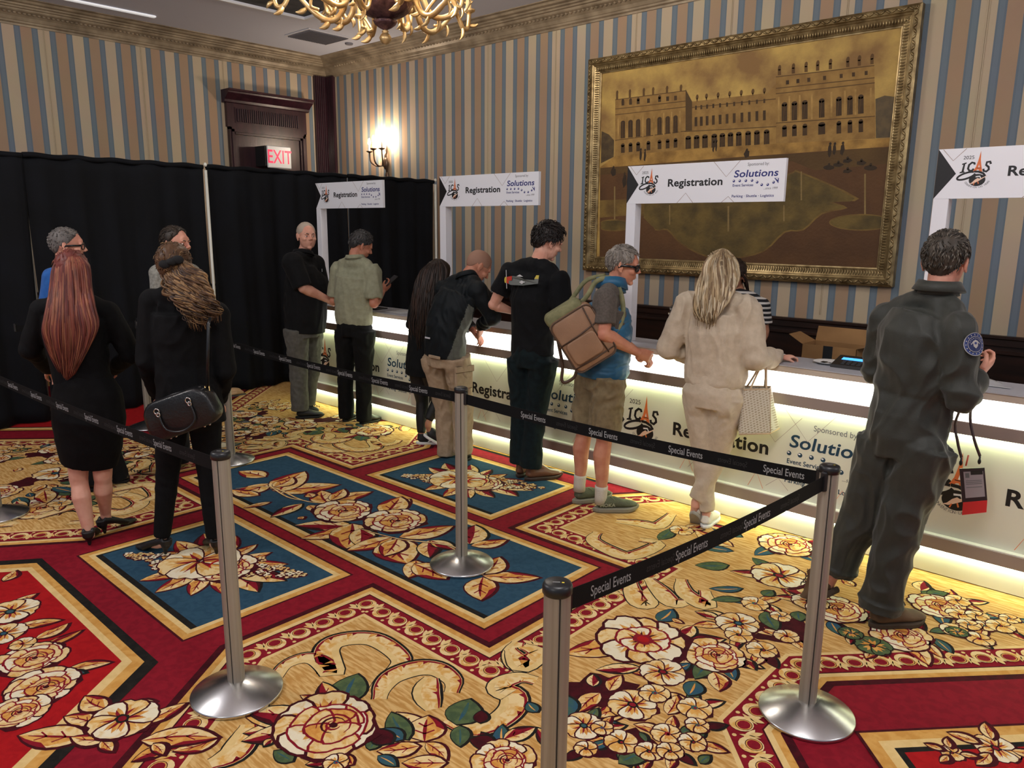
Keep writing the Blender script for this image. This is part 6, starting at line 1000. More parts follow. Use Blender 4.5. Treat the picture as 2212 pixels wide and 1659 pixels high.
def pump(parent, heel, toe, m, skin, lift=0.0, hh=0.062):
    heel = V3(heel); toe = V3(toe); d = toe-heel; d.z = 0; d.normalize(); R = frame_from(d); base = Vector((heel.x, heel.y, lift))-d*0.03
    P = lambda x, y, z: base+R @ Vector((x, y, z))
    mb = MB()
    mb.tube([P(0, 0.0, hh+0.008), P(0, 0.03, hh+0.006), P(0, 0.09, hh*0.75), P(0, 0.15, 0.016), P(0, 0.20, 0.012), P(0, 0.238, 0.009)], [(0.012, 0.016), (0.010, 0.029), (0.009, 0.028), (0.012, 0.037), (0.014, 0.030), (0.006, 0.010)], 12, ref=R @ Vector((0, 0, 1)))
    mb.tube([P(0, 0.0, hh+0.03), P(0, 0.0, hh), P(0, 0.012, hh*0.5), P(0, 0.012, 0.0)], [(0.030, 0.036), (0.026, 0.032), 0.014, 0.008], 12)
    for s in (-1, 1): mb.tube([P(s*0.022, -0.004, hh+0.032), P(s*0.030, 0.04, hh+0.018), P(s*0.032, 0.10, hh*0.8+0.006), P(s*0.034, 0.155, 0.028)], [(0.018, 0.009), (0.018, 0.009), (0.018, 0.009), (0.014, 0.010)], 8)
    mb.tube([P(-0.03, 0.155, 0.03), P(0, 0.165, 0.034), P(0.03, 0.155, 0.03)], 0.008, 6); mb.tube([P(0, 0.15, 0.022), P(0, 0.20, 0.018), P(0, 0.24, 0.010)], [(0.018, 0.038), (0.016, 0.032), (0.006, 0.010)], 10, ref=R @ Vector((0, 0, 1)))
    return remesh(mb, 'shoe', m, 0.0045, parent, 3)
def person(key, label, skin, clothes, head_yaw=None, head_pitch=0.0, k=1.0, male=True, smile=False, hands=None, arm_r=1.0, leg_r=0.62, jaw=1.0, vox=0.0052, sex=1.0, head_roll=0.0, group=None):
    D = PEOPLE[key]; J = {a: V3(b) for a, b in D['j'].items()}; face = D['f']
    fwd = Vector((math.cos(face), math.sin(face), 0)); rgt = Vector((math.sin(face), -math.cos(face), 0))
    g = thing('person', (D['b'][0], D['b'][1], 0), label, 'person', group)
    hy = face if head_yaw is None else head_yaw
    M = Matrix.Translation(J['hd']) @ Matrix.Rotation(hy-PI/2, 4, 'Z') @ Matrix.Rotation(-head_pitch, 4, 'X') @ Matrix.Rotation(head_roll, 4, 'Y')
    mb = MB(); head_geo(mb, M, k, male, smile, jaw)
    nr = 0.058 if male else 0.046
    mb.tube([M @ Vector((0, -0.022, -0.03))*1.0 if False else M @ Vector((0, -0.02*k, -0.03*k)), M @ Vector((0, -0.022*k, -0.085*k)), J['nk']+Vector((0, 0, 0.01)), J['nk']-Vector((0, 0, 0.05))], [nr*0.95, nr*0.95, nr*1.05, nr*0.95], 14)
    mb.tube([J['nk']-Vector((0, 0, 0.05)), J['nk'].lerp(J['ch'], 0.5), J['ch'], J['ws'], J['pv']], [(0.045, 0.06), (0.05, 0.08), (0.065, 0.10), (0.065, 0.09), (0.06, 0.09)], 12, ref=fwd)
    lg = leg_r if leg_r >= 1 else leg_r
    HD = hands or {}
    for s, sd in (('l', -1), ('r', 1)):
        a, b, c = J['sh'+s], J['el'+s], J['wr'+s]
        kk = arm_r*(1 if male else 0.8); dn = (c-b).normalized()
        mb.tube([a, a.lerp(b, 0.3), a.lerp(b, 0.85), b, b+(c-b)*0.22, b+(c-b)*0.6, c, c+dn*0.02], [0.05*kk, 0.049*kk, 0.040*kk, 0.040*kk, 0.0435*kk, 0.034*kk, 0.025*kk, 0.022*kk], 12)
        mb.ell(b, 0.041*kk)
        h = HD.get(s, {}); hd_ = V3(h['d']) if 'd' in h else (c-b); hn = V3(h['n']) if 'n' in h else Vector((0, 0, -1))
        if abs(hd_.normalized().dot(hn.normalized())) > 0.95: hn = -rgt*sd
        hand(mb, c+dn*0.01, hd_, hn, side=h.get('side', sd if hn.z < 0 else -sd), curl=h.get('curl', 0.7), k=(1.0 if male else 0.88)*h.get('k', 1.0))
        a, b, c = J['hp'+s], J['kn'+s], J['an'+s]; kk = leg_r*(1 if male else 0.9)
        calf = (c-b).normalized().cross(rgt).normalized()
        if calf.dot(fwd) > 0: calf = -calf
        mb.tube([a, a.lerp(b, 0.5), b, b.lerp(c, 0.12), b.lerp(c, 0.33)+calf*0.012, b.lerp(c, 0.7), c, c-Vector((0, 0, 0.03))], [0.085*kk, 0.072*kk, 0.056*kk, 0.052*kk, 0.058*kk, 0.043*kk, 0.030, 0.030], 14)
        t = V3(J['to'+s]); dt = t-c; dt.z = 0; dt = dt.normalized()*(0.09 if c.z < 0.11 else 0.03); mb.tube([c-Vector((0, 0, 0.02)), c+dt*0.5-Vector((0, 0, c.z*0.45)), c+dt-Vector((0, 0, c.z*0.62))], [0.028, 0.024, 0.014], 8)
    body = remesh(mb, 'body', SK[skin], vox, g, 3)
    return g, J, M, fwd, rgt, body
def top(g, J, fwd, rgt, m, prof, sleeves, name='shirt', yoke=0.058, ease=1.0, vox=0.0085, wr=0.006, seed=0, collar=None, wdir=(1, 1, 0.55), extra=None, ws=10, neckr=0.068, smooth=4):
    """prof: list of (joint-lerp point spec, half depth, half width); sleeves: {'l': (t_end, r0, r1)}: t 0..1 upper arm, 1..2 forearm"""
    mb = MB(); sp = [J['pv'], J['ws'], J['ch'], J['nk']]
    def at(t): i = min(int(t), 2); return sp[i].lerp(sp[i+1], t-i)
    pts = [at(t) if t >= 0 else sp[0]+(sp[0]-sp[1]).normalized()*(-t)*0.2+Vector((0, 0, 0)) for t, d, w_ in prof]
    pts = [p+fwd*q for p, q in zip(pts, [x[3] if len(x) > 3 else 0 for x in []] or [0]*len(pts))]
    mb.tube(pts, [(d*ease, w_*ease) for t, d, w_ in prof], 22, ref=fwd)
    a, b = J['shl'], J['shr']; nk = J['nk']
    mb.tube([a, a.lerp(nk, 0.5)+Vector((0, 0, 0.012)), nk+Vector((0, 0, -0.012)), b.lerp(nk, 0.5)+Vector((0, 0, 0.012)), b], [yoke*0.95, yoke*1.08, yoke*1.25, yoke*1.08, yoke*0.95], 14)
    mb.tube([a.lerp(J['ch'], 0.25), b.lerp(J['ch'], 0.25)], [(yoke*1.35, yoke*1.35)]*2, 14)
    for s, (te, r0, r1) in sleeves.items():
        A_, B_, C_ = J['sh'+s], J['el'+s], J['wr'+s]
        if te <= 1: P_ = [A_, A_.lerp(B_, te*0.5), A_.lerp(B_, te)]; R_ = [r0, (r0+r1)/2, r1]
        else: P_ = [A_, A_.lerp(B_, 0.5), B_, B_.lerp(C_, 0.4), B_.lerp(C_, te-1)]; R_ = [r0, r0*0.95, r0*0.88, (r0*0.8+r1)/2, r1]
        mb.tube(P_, R_, 14); mb.ell(A_, r0*1.02)
        if te > 1: mb.ell(B_, r0*0.88)
    if extra: extra(mb)
    o = remesh(mb, name, m, vox, g, smooth, wr, ws, seed, wdir)
    return o
def collar(g, J, M, m, r=0.066, h=0.04, name='collar', lean=0.25, fwd=None, flare=1.12, parent=None, thick=0.006, lift=0.0, gap=0.0):
    c = J['nk']+Vector((0, 0, lift)); ax = (M @ Vector((0, -0.02, -0.06))-c).normalized(); mb = MB(); R = frame_from(fwd, ax)
    n = 26; V = []
    for z, rr in ((0.0, 1.10), (h*0.5, 1.0), (h, 0.97), (h*1.02, 1.06), (h*0.25, flare*1.10)):
        for i in range(n):
            t = 2*PI*i/n+PI/2; dip = 0.010*math.sin(t)
            V.append(c+R @ Vector((r*rr*math.cos(t), r*rr*math.sin(t)*1.05, z-0.018*max(0, math.sin(t))+0.014)))
    F = [(i*n+j_, i*n+(j_+1) % n, (i+1)*n+(j_+1) % n, (i+1)*n+j_) for i in range(4) for j_ in range(n)]
    mb.add(V, F); o = mb.build(name, m, parent or g, True)
    s = o.modifiers.new('s', 'SOLIDIFY'); s.thickness = thick
    if parent: o.matrix_parent_inverse = Matrix()
    return o
def bottoms(g, J, fwd, rgt, m, radii=(0.10, 0.085, 0.066, 0.062, 0.068), hip=(0.115, 0.165), waist=(0.105, 0.15), end=1.0, name='trousers', vox=0.0085, wr=0.006, seed=3, flare=None, ws=11, waist_t=0.35, bun=0.0, wdir=(1, 1, 0.7), drop=0.03):
    mb = MB(); pv, wst = J['pv'], J['ws']
    mb.tube([pv.lerp(wst, waist_t), pv.lerp(wst, waist_t*0.4), pv, pv-Vector((0, 0, 0.09))], [waist, ((waist[0]+hip[0])/2, (waist[1]+hip[1])/2), hip, (hip[0]*0.92, hip[1]*0.95)], 22, ref=fwd)
    for s in ('l', 'r'):
        a, b, c = J['hp'+s], J['kn'+s], J['an'+s]
        if bun: mb.ell(a-fwd*bun*0.55+Vector((0, 0, -0.03)), (0.085, 0.085, 0.10))
        P_ = [a+Vector((0, 0, 0.02)), a.lerp(b, 0.45), b]; R_ = [radii[0], radii[1], radii[2]]
        if end >= 1: P_ += [b.lerp(c, 0.5), c-Vector((0, 0, drop))]; R_ += [radii[3], radii[4]]
        else: P_ = [a+Vector((0, 0, 0.02)), a.lerp(b, 0.45), a.lerp(b, end*1.15)]; R_ = [radii[0], radii[1], radii[2]]
        mb.tube(P_, R_, 16)
    return remesh(mb, name, m, vox, g, 4, wr, ws, seed, wdir)
def cloth(n, c, c2=None, r=0.85, sheen=0.08, b=0.15, ns=30): return mat('cloth_'+n, c, r, col2=c2 or tuple(int(x*0.88) for x in c), nscale=ns, sheen=sheen, bump=b, bscale=350, spec=0.2)
def hairm(n, *cs): return [mat('hair_%s_%d' % (n, i), c, 0.48, col2=tuple(int(x*0.7) for x in c), nscale=40, stretch=(1, 1, 0.08), spec=0.3, thr=(0.3, 0.7)) for i, c in enumerate(cs)]
blackc = cloth('black', (10, 10, 12), (6, 6, 7), sheen=0.0); black2 = cloth('black_knit', (12, 14, 15), sheen=0.02); shoe_b = mat('shoe_black', (18, 18, 19), 0.5); sole_b = mat('sole_black', (14, 14, 14), 0.7)
sole_w = mat('sole_white', (225, 225, 222), 0.5)
YD = PI/2
# --- red haired woman
g, J, M, f, r, body = person('P1', 'woman with waist length straight red hair in black jacket and pencil skirt', 'fair', None, male=False, leg_r=1.0, head_yaw=2.6, k=0.95)
top(g, J, f, r, blackc, [(-0.3, 0.13, 0.165), (0.3, 0.12, 0.155), (1.0, 0.115, 0.15), (1.8, 0.125, 0.165), (2.4, 0.11, 0.165)], {'l': (1.9, 0.068, 0.045), 'r': (1.9, 0.068, 0.045)}, 'jacket', seed=1, wr=0.004)
mb = MB(); kn = (J['knl']+J['knr'])/2
mb.tube([J['ws'], J['pv']+Vector((0, 0, 0.05)), J['pv']-Vector((0, 0, 0.08)), J['pv'].lerp(kn, 0.55), Vector((kn.x, kn.y, 0.47))], [(0.11, 0.13), (0.135, 0.185), (0.14, 0.195), (0.12, 0.175), (0.10, 0.15)], 24, ref=f)
remesh(mb, 'skirt', blackc, 0.009, g, 4, 0.003, 9, 4)
pump(g, J['anl'], J['tol'], shoe_b, None, 0.0); pump(g, J['anr'], J['tor'], shoe_b, None, 0.0)
hm = hairm('red', (120, 58, 50), (136, 72, 56), (100, 46, 42), (156, 96, 70)); hair_cap(g, M, 0.95, hm, 'long', 1, 0.012, 60, nape=-0.08)
long_hair(g, [[V3(q) for q in l] for l in PEOPLE['P1']['hair']], hm, 300, 0.0075, 0.006, 1.2, 1, out=-f, depth=0.05, core=0.03, tip=(0.7, 1.0), name='long_hair')
# --- curly haired woman
g, J, M, f, r, body = person('P2', 'woman with long curly brown hair tied back in black blazer and slim trousers', 'fair', None, male=False, head_yaw=2.35, k=0.95)
top(g, J, f, r, blackc, [(-0.55, 0.135, 0.19), (0.0, 0.13, 0.18), (0.6, 0.12, 0.165), (1.1, 0.115, 0.155), (1.8, 0.125, 0.17), (2.4, 0.11, 0.165)], {'l': (1.85, 0.070, 0.052), 'r': (1.85, 0.070, 0.052)}, 'blazer', seed=2, wr=0.006)
bottoms(g, J, f, r, blackc, (0.095, 0.082, 0.064, 0.056, 0.046), seed=5, wr=0.003, bun=0.05, drop=-0.02)
pump(g, J['anl'], J['tol'], shoe_b, None); pump(g, J['anr'], J['tor'], shoe_b, None)
hm = hairm('brown', (96, 68, 46), (124, 92, 60), (66, 46, 34), (160, 124, 84)); hair_cap(g, M, 0.95, hm, 'long', 5, 0.014, 160, nape=-0.07, flow=lambda p: Vector((0, -1, -0.2)))
long_hair(g, [[V3(q) for q in l] for l in PEOPLE['P2']['hair']], hm, 230, 0.0068, 0.02, 2.0, 7, out=-f, depth=0.08, curl=0.0105, core=0.014, tip=(0.55, 1.08), name='curly_hair', sheet=True)
mb = MB(); q = M @ Vector((0.03, -0.115, 0.035)); R = M.to_3x3()
mb.ell(q, (0.028, 0.022, 0.020), R=R)
for s in (-1, 1): mb.ell(q+R @ Vector((s*0.035, -0.004, 0.012*s)), (0.030, 0.012, 0.022), R=R)
mb.build('scrunchie', mat('scrunchie_black', (14, 14, 15), 0.9), g, True)
# --- man in glasses behind the red haired woman
g, J, M, f, r, body = person('P3', 'grey haired man in black glasses and blue shirt behind the red haired woman', 'pink', None, head_yaw=1.15, head_pitch=0.05, k=1.0, vox=0.0048)
face_parts(body, M, 1.0); glasses(g, M, 1.0)
hair_cap(g, M, 1.0, hairm('grey', (112, 106, 102), (140, 134, 128), (84, 80, 78)), 'short', 3, 0.004, 300, 0.016, recede=0.3, hairline=0.075)
top(g, J, f, r, cloth('royal_blue', (40, 92, 160), (34, 80, 146)), [(-0.3, 0.13, 0.17), (0.3, 0.13, 0.165), (1.0, 0.125, 0.165), (1.8, 0.13, 0.18), (2.4, 0.11, 0.175)], {'l': (0.7, 0.075, 0.068), 'r': (0.7, 0.075, 0.068)}, seed=6)
bottoms(g, J, f, r, cloth('charcoal', (18, 18, 20)), seed=8)
for s in 'lr': shoe(g, J['an'+s], J['to'+s], mat('shoe_brown_dark', (46, 36, 30), 0.45), sole_b, lace=shoe_b)
# --- man behind the curly haired woman
g, J, M, f, r, body = person('P4', 'young man with quiff and grey shirt behind the curly haired woman', 'pink', None, head_yaw=0.5, k=1.0, vox=0.0048)
face_parts(body, M, 1.0)
hair_cap(g, M, 1.0, hairm('dark_brown', (60, 50, 42), (78, 66, 56), (44, 36, 32)), 'short', 8, 0.006, 320, 0.03, hairline=0.075, flow=lambda p: Vector((0, -0.4, 0.6 if p.y > 0.03 else -0.6)))
top(g, J, f, r, cloth('heather_grey', (150, 148, 138), (118, 116, 108), ns=60), [(-0.3, 0.13, 0.17), (0.3, 0.13, 0.165), (1.0, 0.125, 0.165), (1.8, 0.13, 0.18), (2.4, 0.11, 0.175)], {'l': (1.8, 0.07, 0.05), 'r': (1.8, 0.07, 0.05)}, seed=9)
bottoms(g, J, f, r, cloth('charcoal', (18, 18, 20)), seed=10)
for s in 'lr': shoe(g, J['an'+s], J['to'+s], shoe_b, sole_b)
# --- bald man in black shirt
g, J, M, f, r, body = person('P5', 'heavy bald man in black shirt and grey trousers looking back from the counter', 'fair', None, head_yaw=-0.2, head_pitch=0.02, k=1.06, jaw=1.18, arm_r=1.2, vox=0.0048, hands={'r': {'d': (0.25, 0.9, -0.1), 'n': (0, 0, -1), 'curl': 0.5}, 'l': {'d': (0.2, 0.9, 0), 'n': (0, 0, -1), 'curl': 0.5}})
face_parts(body, M, 1.06)
hair_cap(g, M, 1.06, [mat('stubble_grey', (176, 160, 144), 0.7)], 'short', 4, 0.003, 0, recede=0.2)
bl5 = cloth('black_polo', (14, 14, 16), (10, 10, 11), sheen=0.03); sh5 = top(g, J, f, r, bl5, [(-0.25, 0.185, 0.205), (0.3, 0.20, 0.215), (1.0, 0.205, 0.215), (1.6, 0.18, 0.215), (2.1, 0.15, 0.21), (2.5, 0.11, 0.17)], {'l': (0.85, 0.095, 0.088), 'r': (0.95, 0.098, 0.092)}, seed=11, wr=0.007, ws=10, extra=lambda mb: mb.ell(J['ws'].lerp(J['ch'], 0.4)+f*0.07, (0.17, 0.17, 0.20)))
collar(g, J, M, bl5, 0.078, 0.045, fwd=f, lift=-0.01)
bottoms(g, J, f, r, cloth('grey_twill', (92, 90, 84), (80, 78, 72)), (0.125, 0.105, 0.088, 0.082, 0.085), (0.15, 0.19), (0.15, 0.185), seed=12, wr=0.008)
for s in 'lr': shoe(g, J['an'+s], J['to'+s], shoe_b, sole_b, lace=shoe_b, w=0.052)
mb = MB(); p = J['ch']+f*0.185+r*(-0.10)+Vector((0, 0, 0.02)); mb.box((-0.02, -0.002, -0.014), (0.02, 0.002, 0.014), R=frame_from(f)); mb.v = [tuple(V3(v)+p) for v in mb.v]; mb.build('name_badge', mat('badge_white', (230, 230, 230), 0.4), g)
# --- man in sage polo with phone
g, J, M, f, r, body = person('P6', 'man in sage green polo and black trousers looking down at his phone', 'tan', None, head_yaw=1.2, head_pitch=0.45, k=1.03, arm_r=1.12, hands={'r': {'d': (0.15, 0.75, 0.65), 'n': (-0.6, 0.3, 0.7), 'curl': 0.75, 'side': -1}}, vox=0.0048)
hair_cap(g, M, 1.03, hairm('salt', (66, 64, 64), (96, 94, 92), (44, 42, 42)), 'short', 14, 0.012, 380, 0.028)
sage = cloth('sage', (150, 150, 126), (138, 138, 114)); top(g, J, f, r, sage, [(0.1, 0.125, 0.185), (0.5, 0.14, 0.195), (1.0, 0.14, 0.19), (1.7, 0.14, 0.195), (2.3, 0.125, 0.20)], {'l': (0.85, 0.082, 0.078), 'r': (0.85, 0.084, 0.080)}, 'polo_shirt', seed=13, wr=0.011, yoke=0.066)
collar(g, J, M, sage, 0.074, 0.04, fwd=f)
bottoms(g, J, f, r, cloth('black_jeans', (13, 13, 14), (9, 9, 10), sheen=0.02), (0.115, 0.098, 0.078, 0.074, 0.072), (0.135, 0.18), (0.125, 0.17), seed=15, bun=0.05, wr=0.008)
for s in 'lr': shoe(g, J['an'+s], J['to'+s], shoe_b, sole_b)
# --- woman with long dark hair
g, J, M, f, r, body = person('P7', 'woman with long dark wavy hair in black cardigan and leggings', 'olive', None, male=False, head_yaw=1.3, head_pitch=0.2, k=0.93)
top(g, J, f, r, black2, [(-0.5, 0.125, 0.165), (0.0, 0.125, 0.16), (0.6, 0.11, 0.145), (1.1, 0.105, 0.14), (1.8, 0.11, 0.15), (2.3, 0.09, 0.14)], {'l': (1.8, 0.055, 0.042), 'r': (1.8, 0.055, 0.042)}, 'cardigan', seed=16, yoke=0.05)
bottoms(g, J, f, r, mat('leggings_black', (13, 13, 14), 0.6), (0.088, 0.074, 0.054, 0.052, 0.036), (0.11, 0.15), (0.10, 0.135), 1.0, 'leggings', wr=0.001, drop=-0.03)
nk_ = mat('sneaker_black', (20, 20, 22), 0.6)
def swoosh(sh, heel, toe, s, lift):
    heel = V3(heel); toe = V3(toe); d = toe-heel; d.z = 0; d.normalize(); R = frame_from(d); base = Vector((heel.x, heel.y, lift))-d*0.045
    pts = [(0.10, 0.030), (0.115, 0.046), (0.10, 0.056), (0.075, 0.075), (0.12, 0.052), (0.20, 0.066), (0.14, 0.040), (0.115, 0.030)]
    mb = MB(); n = len(pts); mb.add([base+R @ Vector((s*0.052, y, z)) for y, z in pts]+[base+R @ Vector((s*0.035, y, z)) for y, z in pts], [tuple(range(n)), tuple(range(2*n-1, n-1, -1))]+[(i, (i+1) % n, n+(i+1) % n, n+i) for i in range(n)])
    o = mb.build('tick_logo', sole_w, sh); o.matrix_parent_inverse = Matrix()
s1 = shoe(g, J['anl'], J['tol'], nk_, sole_w, lace=nk_, ln=0.25); swoosh(s1, J['anl'], J['tol'], 1, 0)
s2 = shoe(g, J['anr'], J['tor'], nk_, sole_w, lace=nk_, ln=0.24, lift=0.10, pitch=0.55); 
hm = hairm('darkbrown', (44, 32, 26), (56, 42, 34), (32, 24, 20), (70, 50, 40)); hair_cap(g, M, 0.93, hm, 'long', 17, 0.012, 40, nape=-0.07)
long_hair(g, [[V3(q) for q in l] for l in PEOPLE['P7']['hair']], hm, 170, 0.008, 0.010, 1.8, 18, out=-f, depth=0.05, core=0.03, name='long_hair')
# --- stooping bald man
g, J, M, f, r, body = person('P8', 'bald man in dark jacket and khaki cargo trousers stooping over the counter', 'tan', None, head_yaw=1.1, head_pitch=0.7, k=1.02, hands={'r': {'d': (-0.3, 0.5, -0.75), 'n': (-0.9, -0.2, 0.1), 'curl': 1.0}}, vox=0.0048)
hair_cap(g, M, 1.02, [mat('stubble_brown', (150, 112, 92), 0.7)], 'short', 4, 0.002, 0, recede=0.6, hairline=0.03)
jk = cloth('midnight_jacket', (13, 20, 24), (9, 15, 18), sheen=0.02, r=0.6)
o = top(g, J, f, r, [jk, cloth('grey_panel', (92, 94, 88), (84, 86, 80), r=0.6)], [(-0.05, 0.145, 0.185), (0.5, 0.145, 0.185), (1.0, 0.14, 0.185), (1.7, 0.15, 0.20), (2.3, 0.13, 0.195)], {'l': (1.9, 0.078, 0.05), 'r': (1.88, 0.082, 0.05)}, 'jacket', seed=19, wr=0.010, yoke=0.068)
for p in o.data.polygons:     # grey side panel under the right arm, widening towards the hem
    c = p.center; t = (c.z-J['pv'].z)/(J['shr'].z-J['pv'].z); q = (c-J['pv'].lerp(J['ch'], max(0, min(1, t)))); a = q.dot(r); b = q.dot(f)
    if -0.15 < t < 0.95 and a > 0.12-0.02*t and abs(b-0.02) < 0.11-0.085*t and (c-J['elr']).length > 0.16 and (c-J['shr']).length > 0.13: p.material_index = 1
collar(g, J, M, jk, 0.068, 0.045, fwd=f)
mb = MB(); q = J['ws'].lerp(J['pv'], 0.3)-f*0.155-r*0.02; mb.box((-0.03, -0.003, -0.006), (0.03, 0.003, 0.006), R=frame_from(f)); mb.v = [tuple(V3(v)+q) for v in mb.v]; mb.build('jacket_logo', mat('reflective_tab', (200, 200, 205), 0.3), g)
kh = cloth('khaki', (170, 148, 122), (156, 134, 108)); tr = bottoms(g, J, f, r, kh, (0.118, 0.10, 0.085, 0.08, 0.08), (0.135, 0.18), (0.115, 0.155), seed=20, bun=0.06, wr=0.010)
mb = MB(); q = J['hpr'].lerp(J['knr'], 0.38)+r*0.088-f*0.02; mb.box((-0.085, -0.014, -0.09), (0.085, 0.016, 0.09), R=frame_from(r), bev=0.01); mb.box((-0.09, 0.012, 0.045), (0.09, 0.024, 0.095), R=frame_from(r), bev=0.005); mb.v = [tuple(V3(v)+q) for v in mb.v]; mb.build('cargo_pocket', kh, g)
mb = MB(); q = J['pv']+Vector((0, 0, 0.0))-f*0.15+r*0.06; mb.box((-0.07, -0.006, -0.01), (0.07, 0.008, 0.012), R=frame_from(f), bev=0.003); mb.v = [tuple(V3(v)+q) for v in mb.v]; mb.build('pocket_flap', kh, g)
for s in 'lr': shoe(g, J['an'+s], J['to'+s], shoe_b, sole_b)
# --- young man in black t-shirt
g, J, M, f, r, body = person('P9', 'tall dark haired young man in black t-shirt with aeroplane print on the back', 'fair', None, head_yaw=1.1, head_pitch=0.35, k=1.0, hands={'l': {'d': (0.6, 0.6, 0), 'n': (0, 0, -1)}}, vox=0.0048)
hair_cap(g, M, 1.0, hairm('black_wavy', (40, 34, 32), (54, 47, 44), (28, 24, 23)), 'short', 22, 0.020, 520, 0.045, curly=True, nape=-0.06)
ts = cloth('black_tee', (14, 15, 18), (10, 11, 13), sheen=0.02); top(g, J, f, r, ts, [(0.0, 0.125, 0.175), (0.5, 0.12, 0.168), (1.0, 0.12, 0.165), (1.7, 0.125, 0.18), (2.3, 0.11, 0.185)], {'l': (0.62, 0.078, 0.080), 'r': (0.72, 0.078, 0.080)}, 't_shirt', seed=23, wr=0.009, yoke=0.062)
a = Art(); y0 = 0
a.poly([(-0.13, 0.0), (-0.12, 0.022), (-0.06, 0.032), (0.0, 0.028), (0.04, 0.012), (0.12, 0.012), (0.135, 0.045), (0.155, 0.045), (0.15, -0.012), (0.03, -0.03), (-0.08, -0.032), (-0.12, -0.02)], 'g')
a.poly([(-0.13, 0.0), (-0.12, 0.022), (-0.10, 0.026), (-0.10, -0.026), (-0.12, -0.02)], 'r'); a.poly([(-0.10, 0.026), (-0.07, 0.031), (-0.07, 0.0), (-0.10, -0.002)], 'r'); a.poly([(0.12, 0.02), (0.135, 0.045), (0.155, 0.045), (0.152, 0.02)], 'y')
a.ellipse(-0.132, 0.0, 0.012, 0.022, 'y'); a.line([(-0.118, -0.06), (-0.13, 0.07)], 0.006, 'w'); a.ellipse(0.02, -0.008, 0.012, 0.012, 'w'); a.line([(0.0, -0.008), (0.045, -0.006)], 0.008, 'w'); a.poly([(-0.03, 0.03), (0.0, 0.045), (0.03, 0.03)], 'w')
cen = J['nk'].lerp(J['ch'], 0.62)-f*0.150
pl = a.build('aeroplane_print', {'g': mat('print_plane_grey', (104, 108, 104), 0.6), 'r': mat('print_plane_red', (190, 56, 40), 0.6), 'y': mat('print_plane_yellow', (200, 180, 70), 0.6), 'w': mat('print_plane_white', (200, 200, 200), 0.6)},
        lambda u, v, h: tuple(cen+r*(u-0.02)-f*(h-0.10*u*u*6)+Vector((0, 0, v))+f*0.6*max(0, v)*0.12), g, step=4e-4)
dj = cloth('dark_green_denim', (16, 30, 33), (10, 20, 23), sheen=0.02); bottoms(g, J, f, r, dj, (0.112, 0.094, 0.078, 0.078, 0.086), (0.13, 0.168), (0.12, 0.155), seed=24, bun=0.05, wr=0.007, drop=-0.005)
boot = mat('boot_brown', (112, 70, 50), 0.38, col2=(92, 56, 40), nscale=6)
for s in 'lr': shoe(g, J['an'+s], J['to'+s], boot, mat('boot_heel', (52, 34, 26), 0.6), sole=0.028, coll=0.15, w=0.050, ln=0.31)
# --- man with rucksack
g, J, M, f, r, body = person('P10', 'smiling grey haired man in glasses, blue vest and khaki shorts carrying a rucksack', 'tan', None, head_yaw=0.5, head_pitch=0.18, k=1.0, smile=True, arm_r=1.12, leg_r=1.0, vox=0.0045, hands={'r': {'d': (0.45, 0.7, -0.3), 'n': (-0.7, 0.2, 0.2), 'curl': 1.15, 'side': 1}, 'l': {'curl': 1.1}})
face_parts(body, M, 1.0, mat('eyebrow_grey', (150, 140, 130), 0.8), smile=True); glasses(g, M, 1.0, 0.0045, True)
hair_cap(g, M, 1.0, hairm('silver', (150, 142, 132), (178, 170, 160), (128, 120, 112)), 'short', 26, 0.007, 600, 0.030, nape=-0.06)
top(g, J, f, r, cloth('taupe_tee', (92, 84, 78), (78, 72, 66), ns=80), [(0.2, 0.12, 0.16), (1.0, 0.12, 0.165), (1.7, 0.125, 0.175), (2.3, 0.11, 0.175)], {'l': (0.7, 0.074, 0.07), 'r': (0.72, 0.078, 0.072)}, 't_shirt', seed=27, wr=0.006)
vest = mat('quilted_vest_blue', (22, 92, 128), 0.5, col2=(16, 76, 108), nscale=6, sheen=0.1)
top(g, J, f, r, vest, [(-0.1, 0.16, 0.172), (0.15, 0.178, 0.182), (0.5, 0.165, 0.18), (0.85, 0.172, 0.182), (1.2, 0.16, 0.18), (1.6, 0.165, 0.178), (2.0, 0.15, 0.17), (2.4, 0.125, 0.14)], {}, 'vest', seed=28, wr=0.006, yoke=0.05, ws=16, wdir=(0.6, 0.6, 1.6))
collar(g, J, M, vest, 0.080, 0.075, 'vest_collar', fwd=f, flare=1.0, thick=0.012, lift=-0.02)
sh = cloth('khaki_shorts', (128, 112, 84), (112, 98, 72)); bottoms(g, J, f, r, sh, (0.115, 0.108, 0.104, 0, 0), (0.14, 0.175), (0.13, 0.165), 0.86, 'shorts', seed=29, wr=0.014, bun=0.04)
sock = mat('sock_grey', (196, 190, 176), 0.9, bump=0.3, bscale=120)
ol = mat('shoe_olive', (88, 92, 68), 0.7, col2=(74, 78, 58), nscale=20, bump=0.3, bscale=160); osole = mat('sole_olive_grey', (128, 124, 108), 0.7)
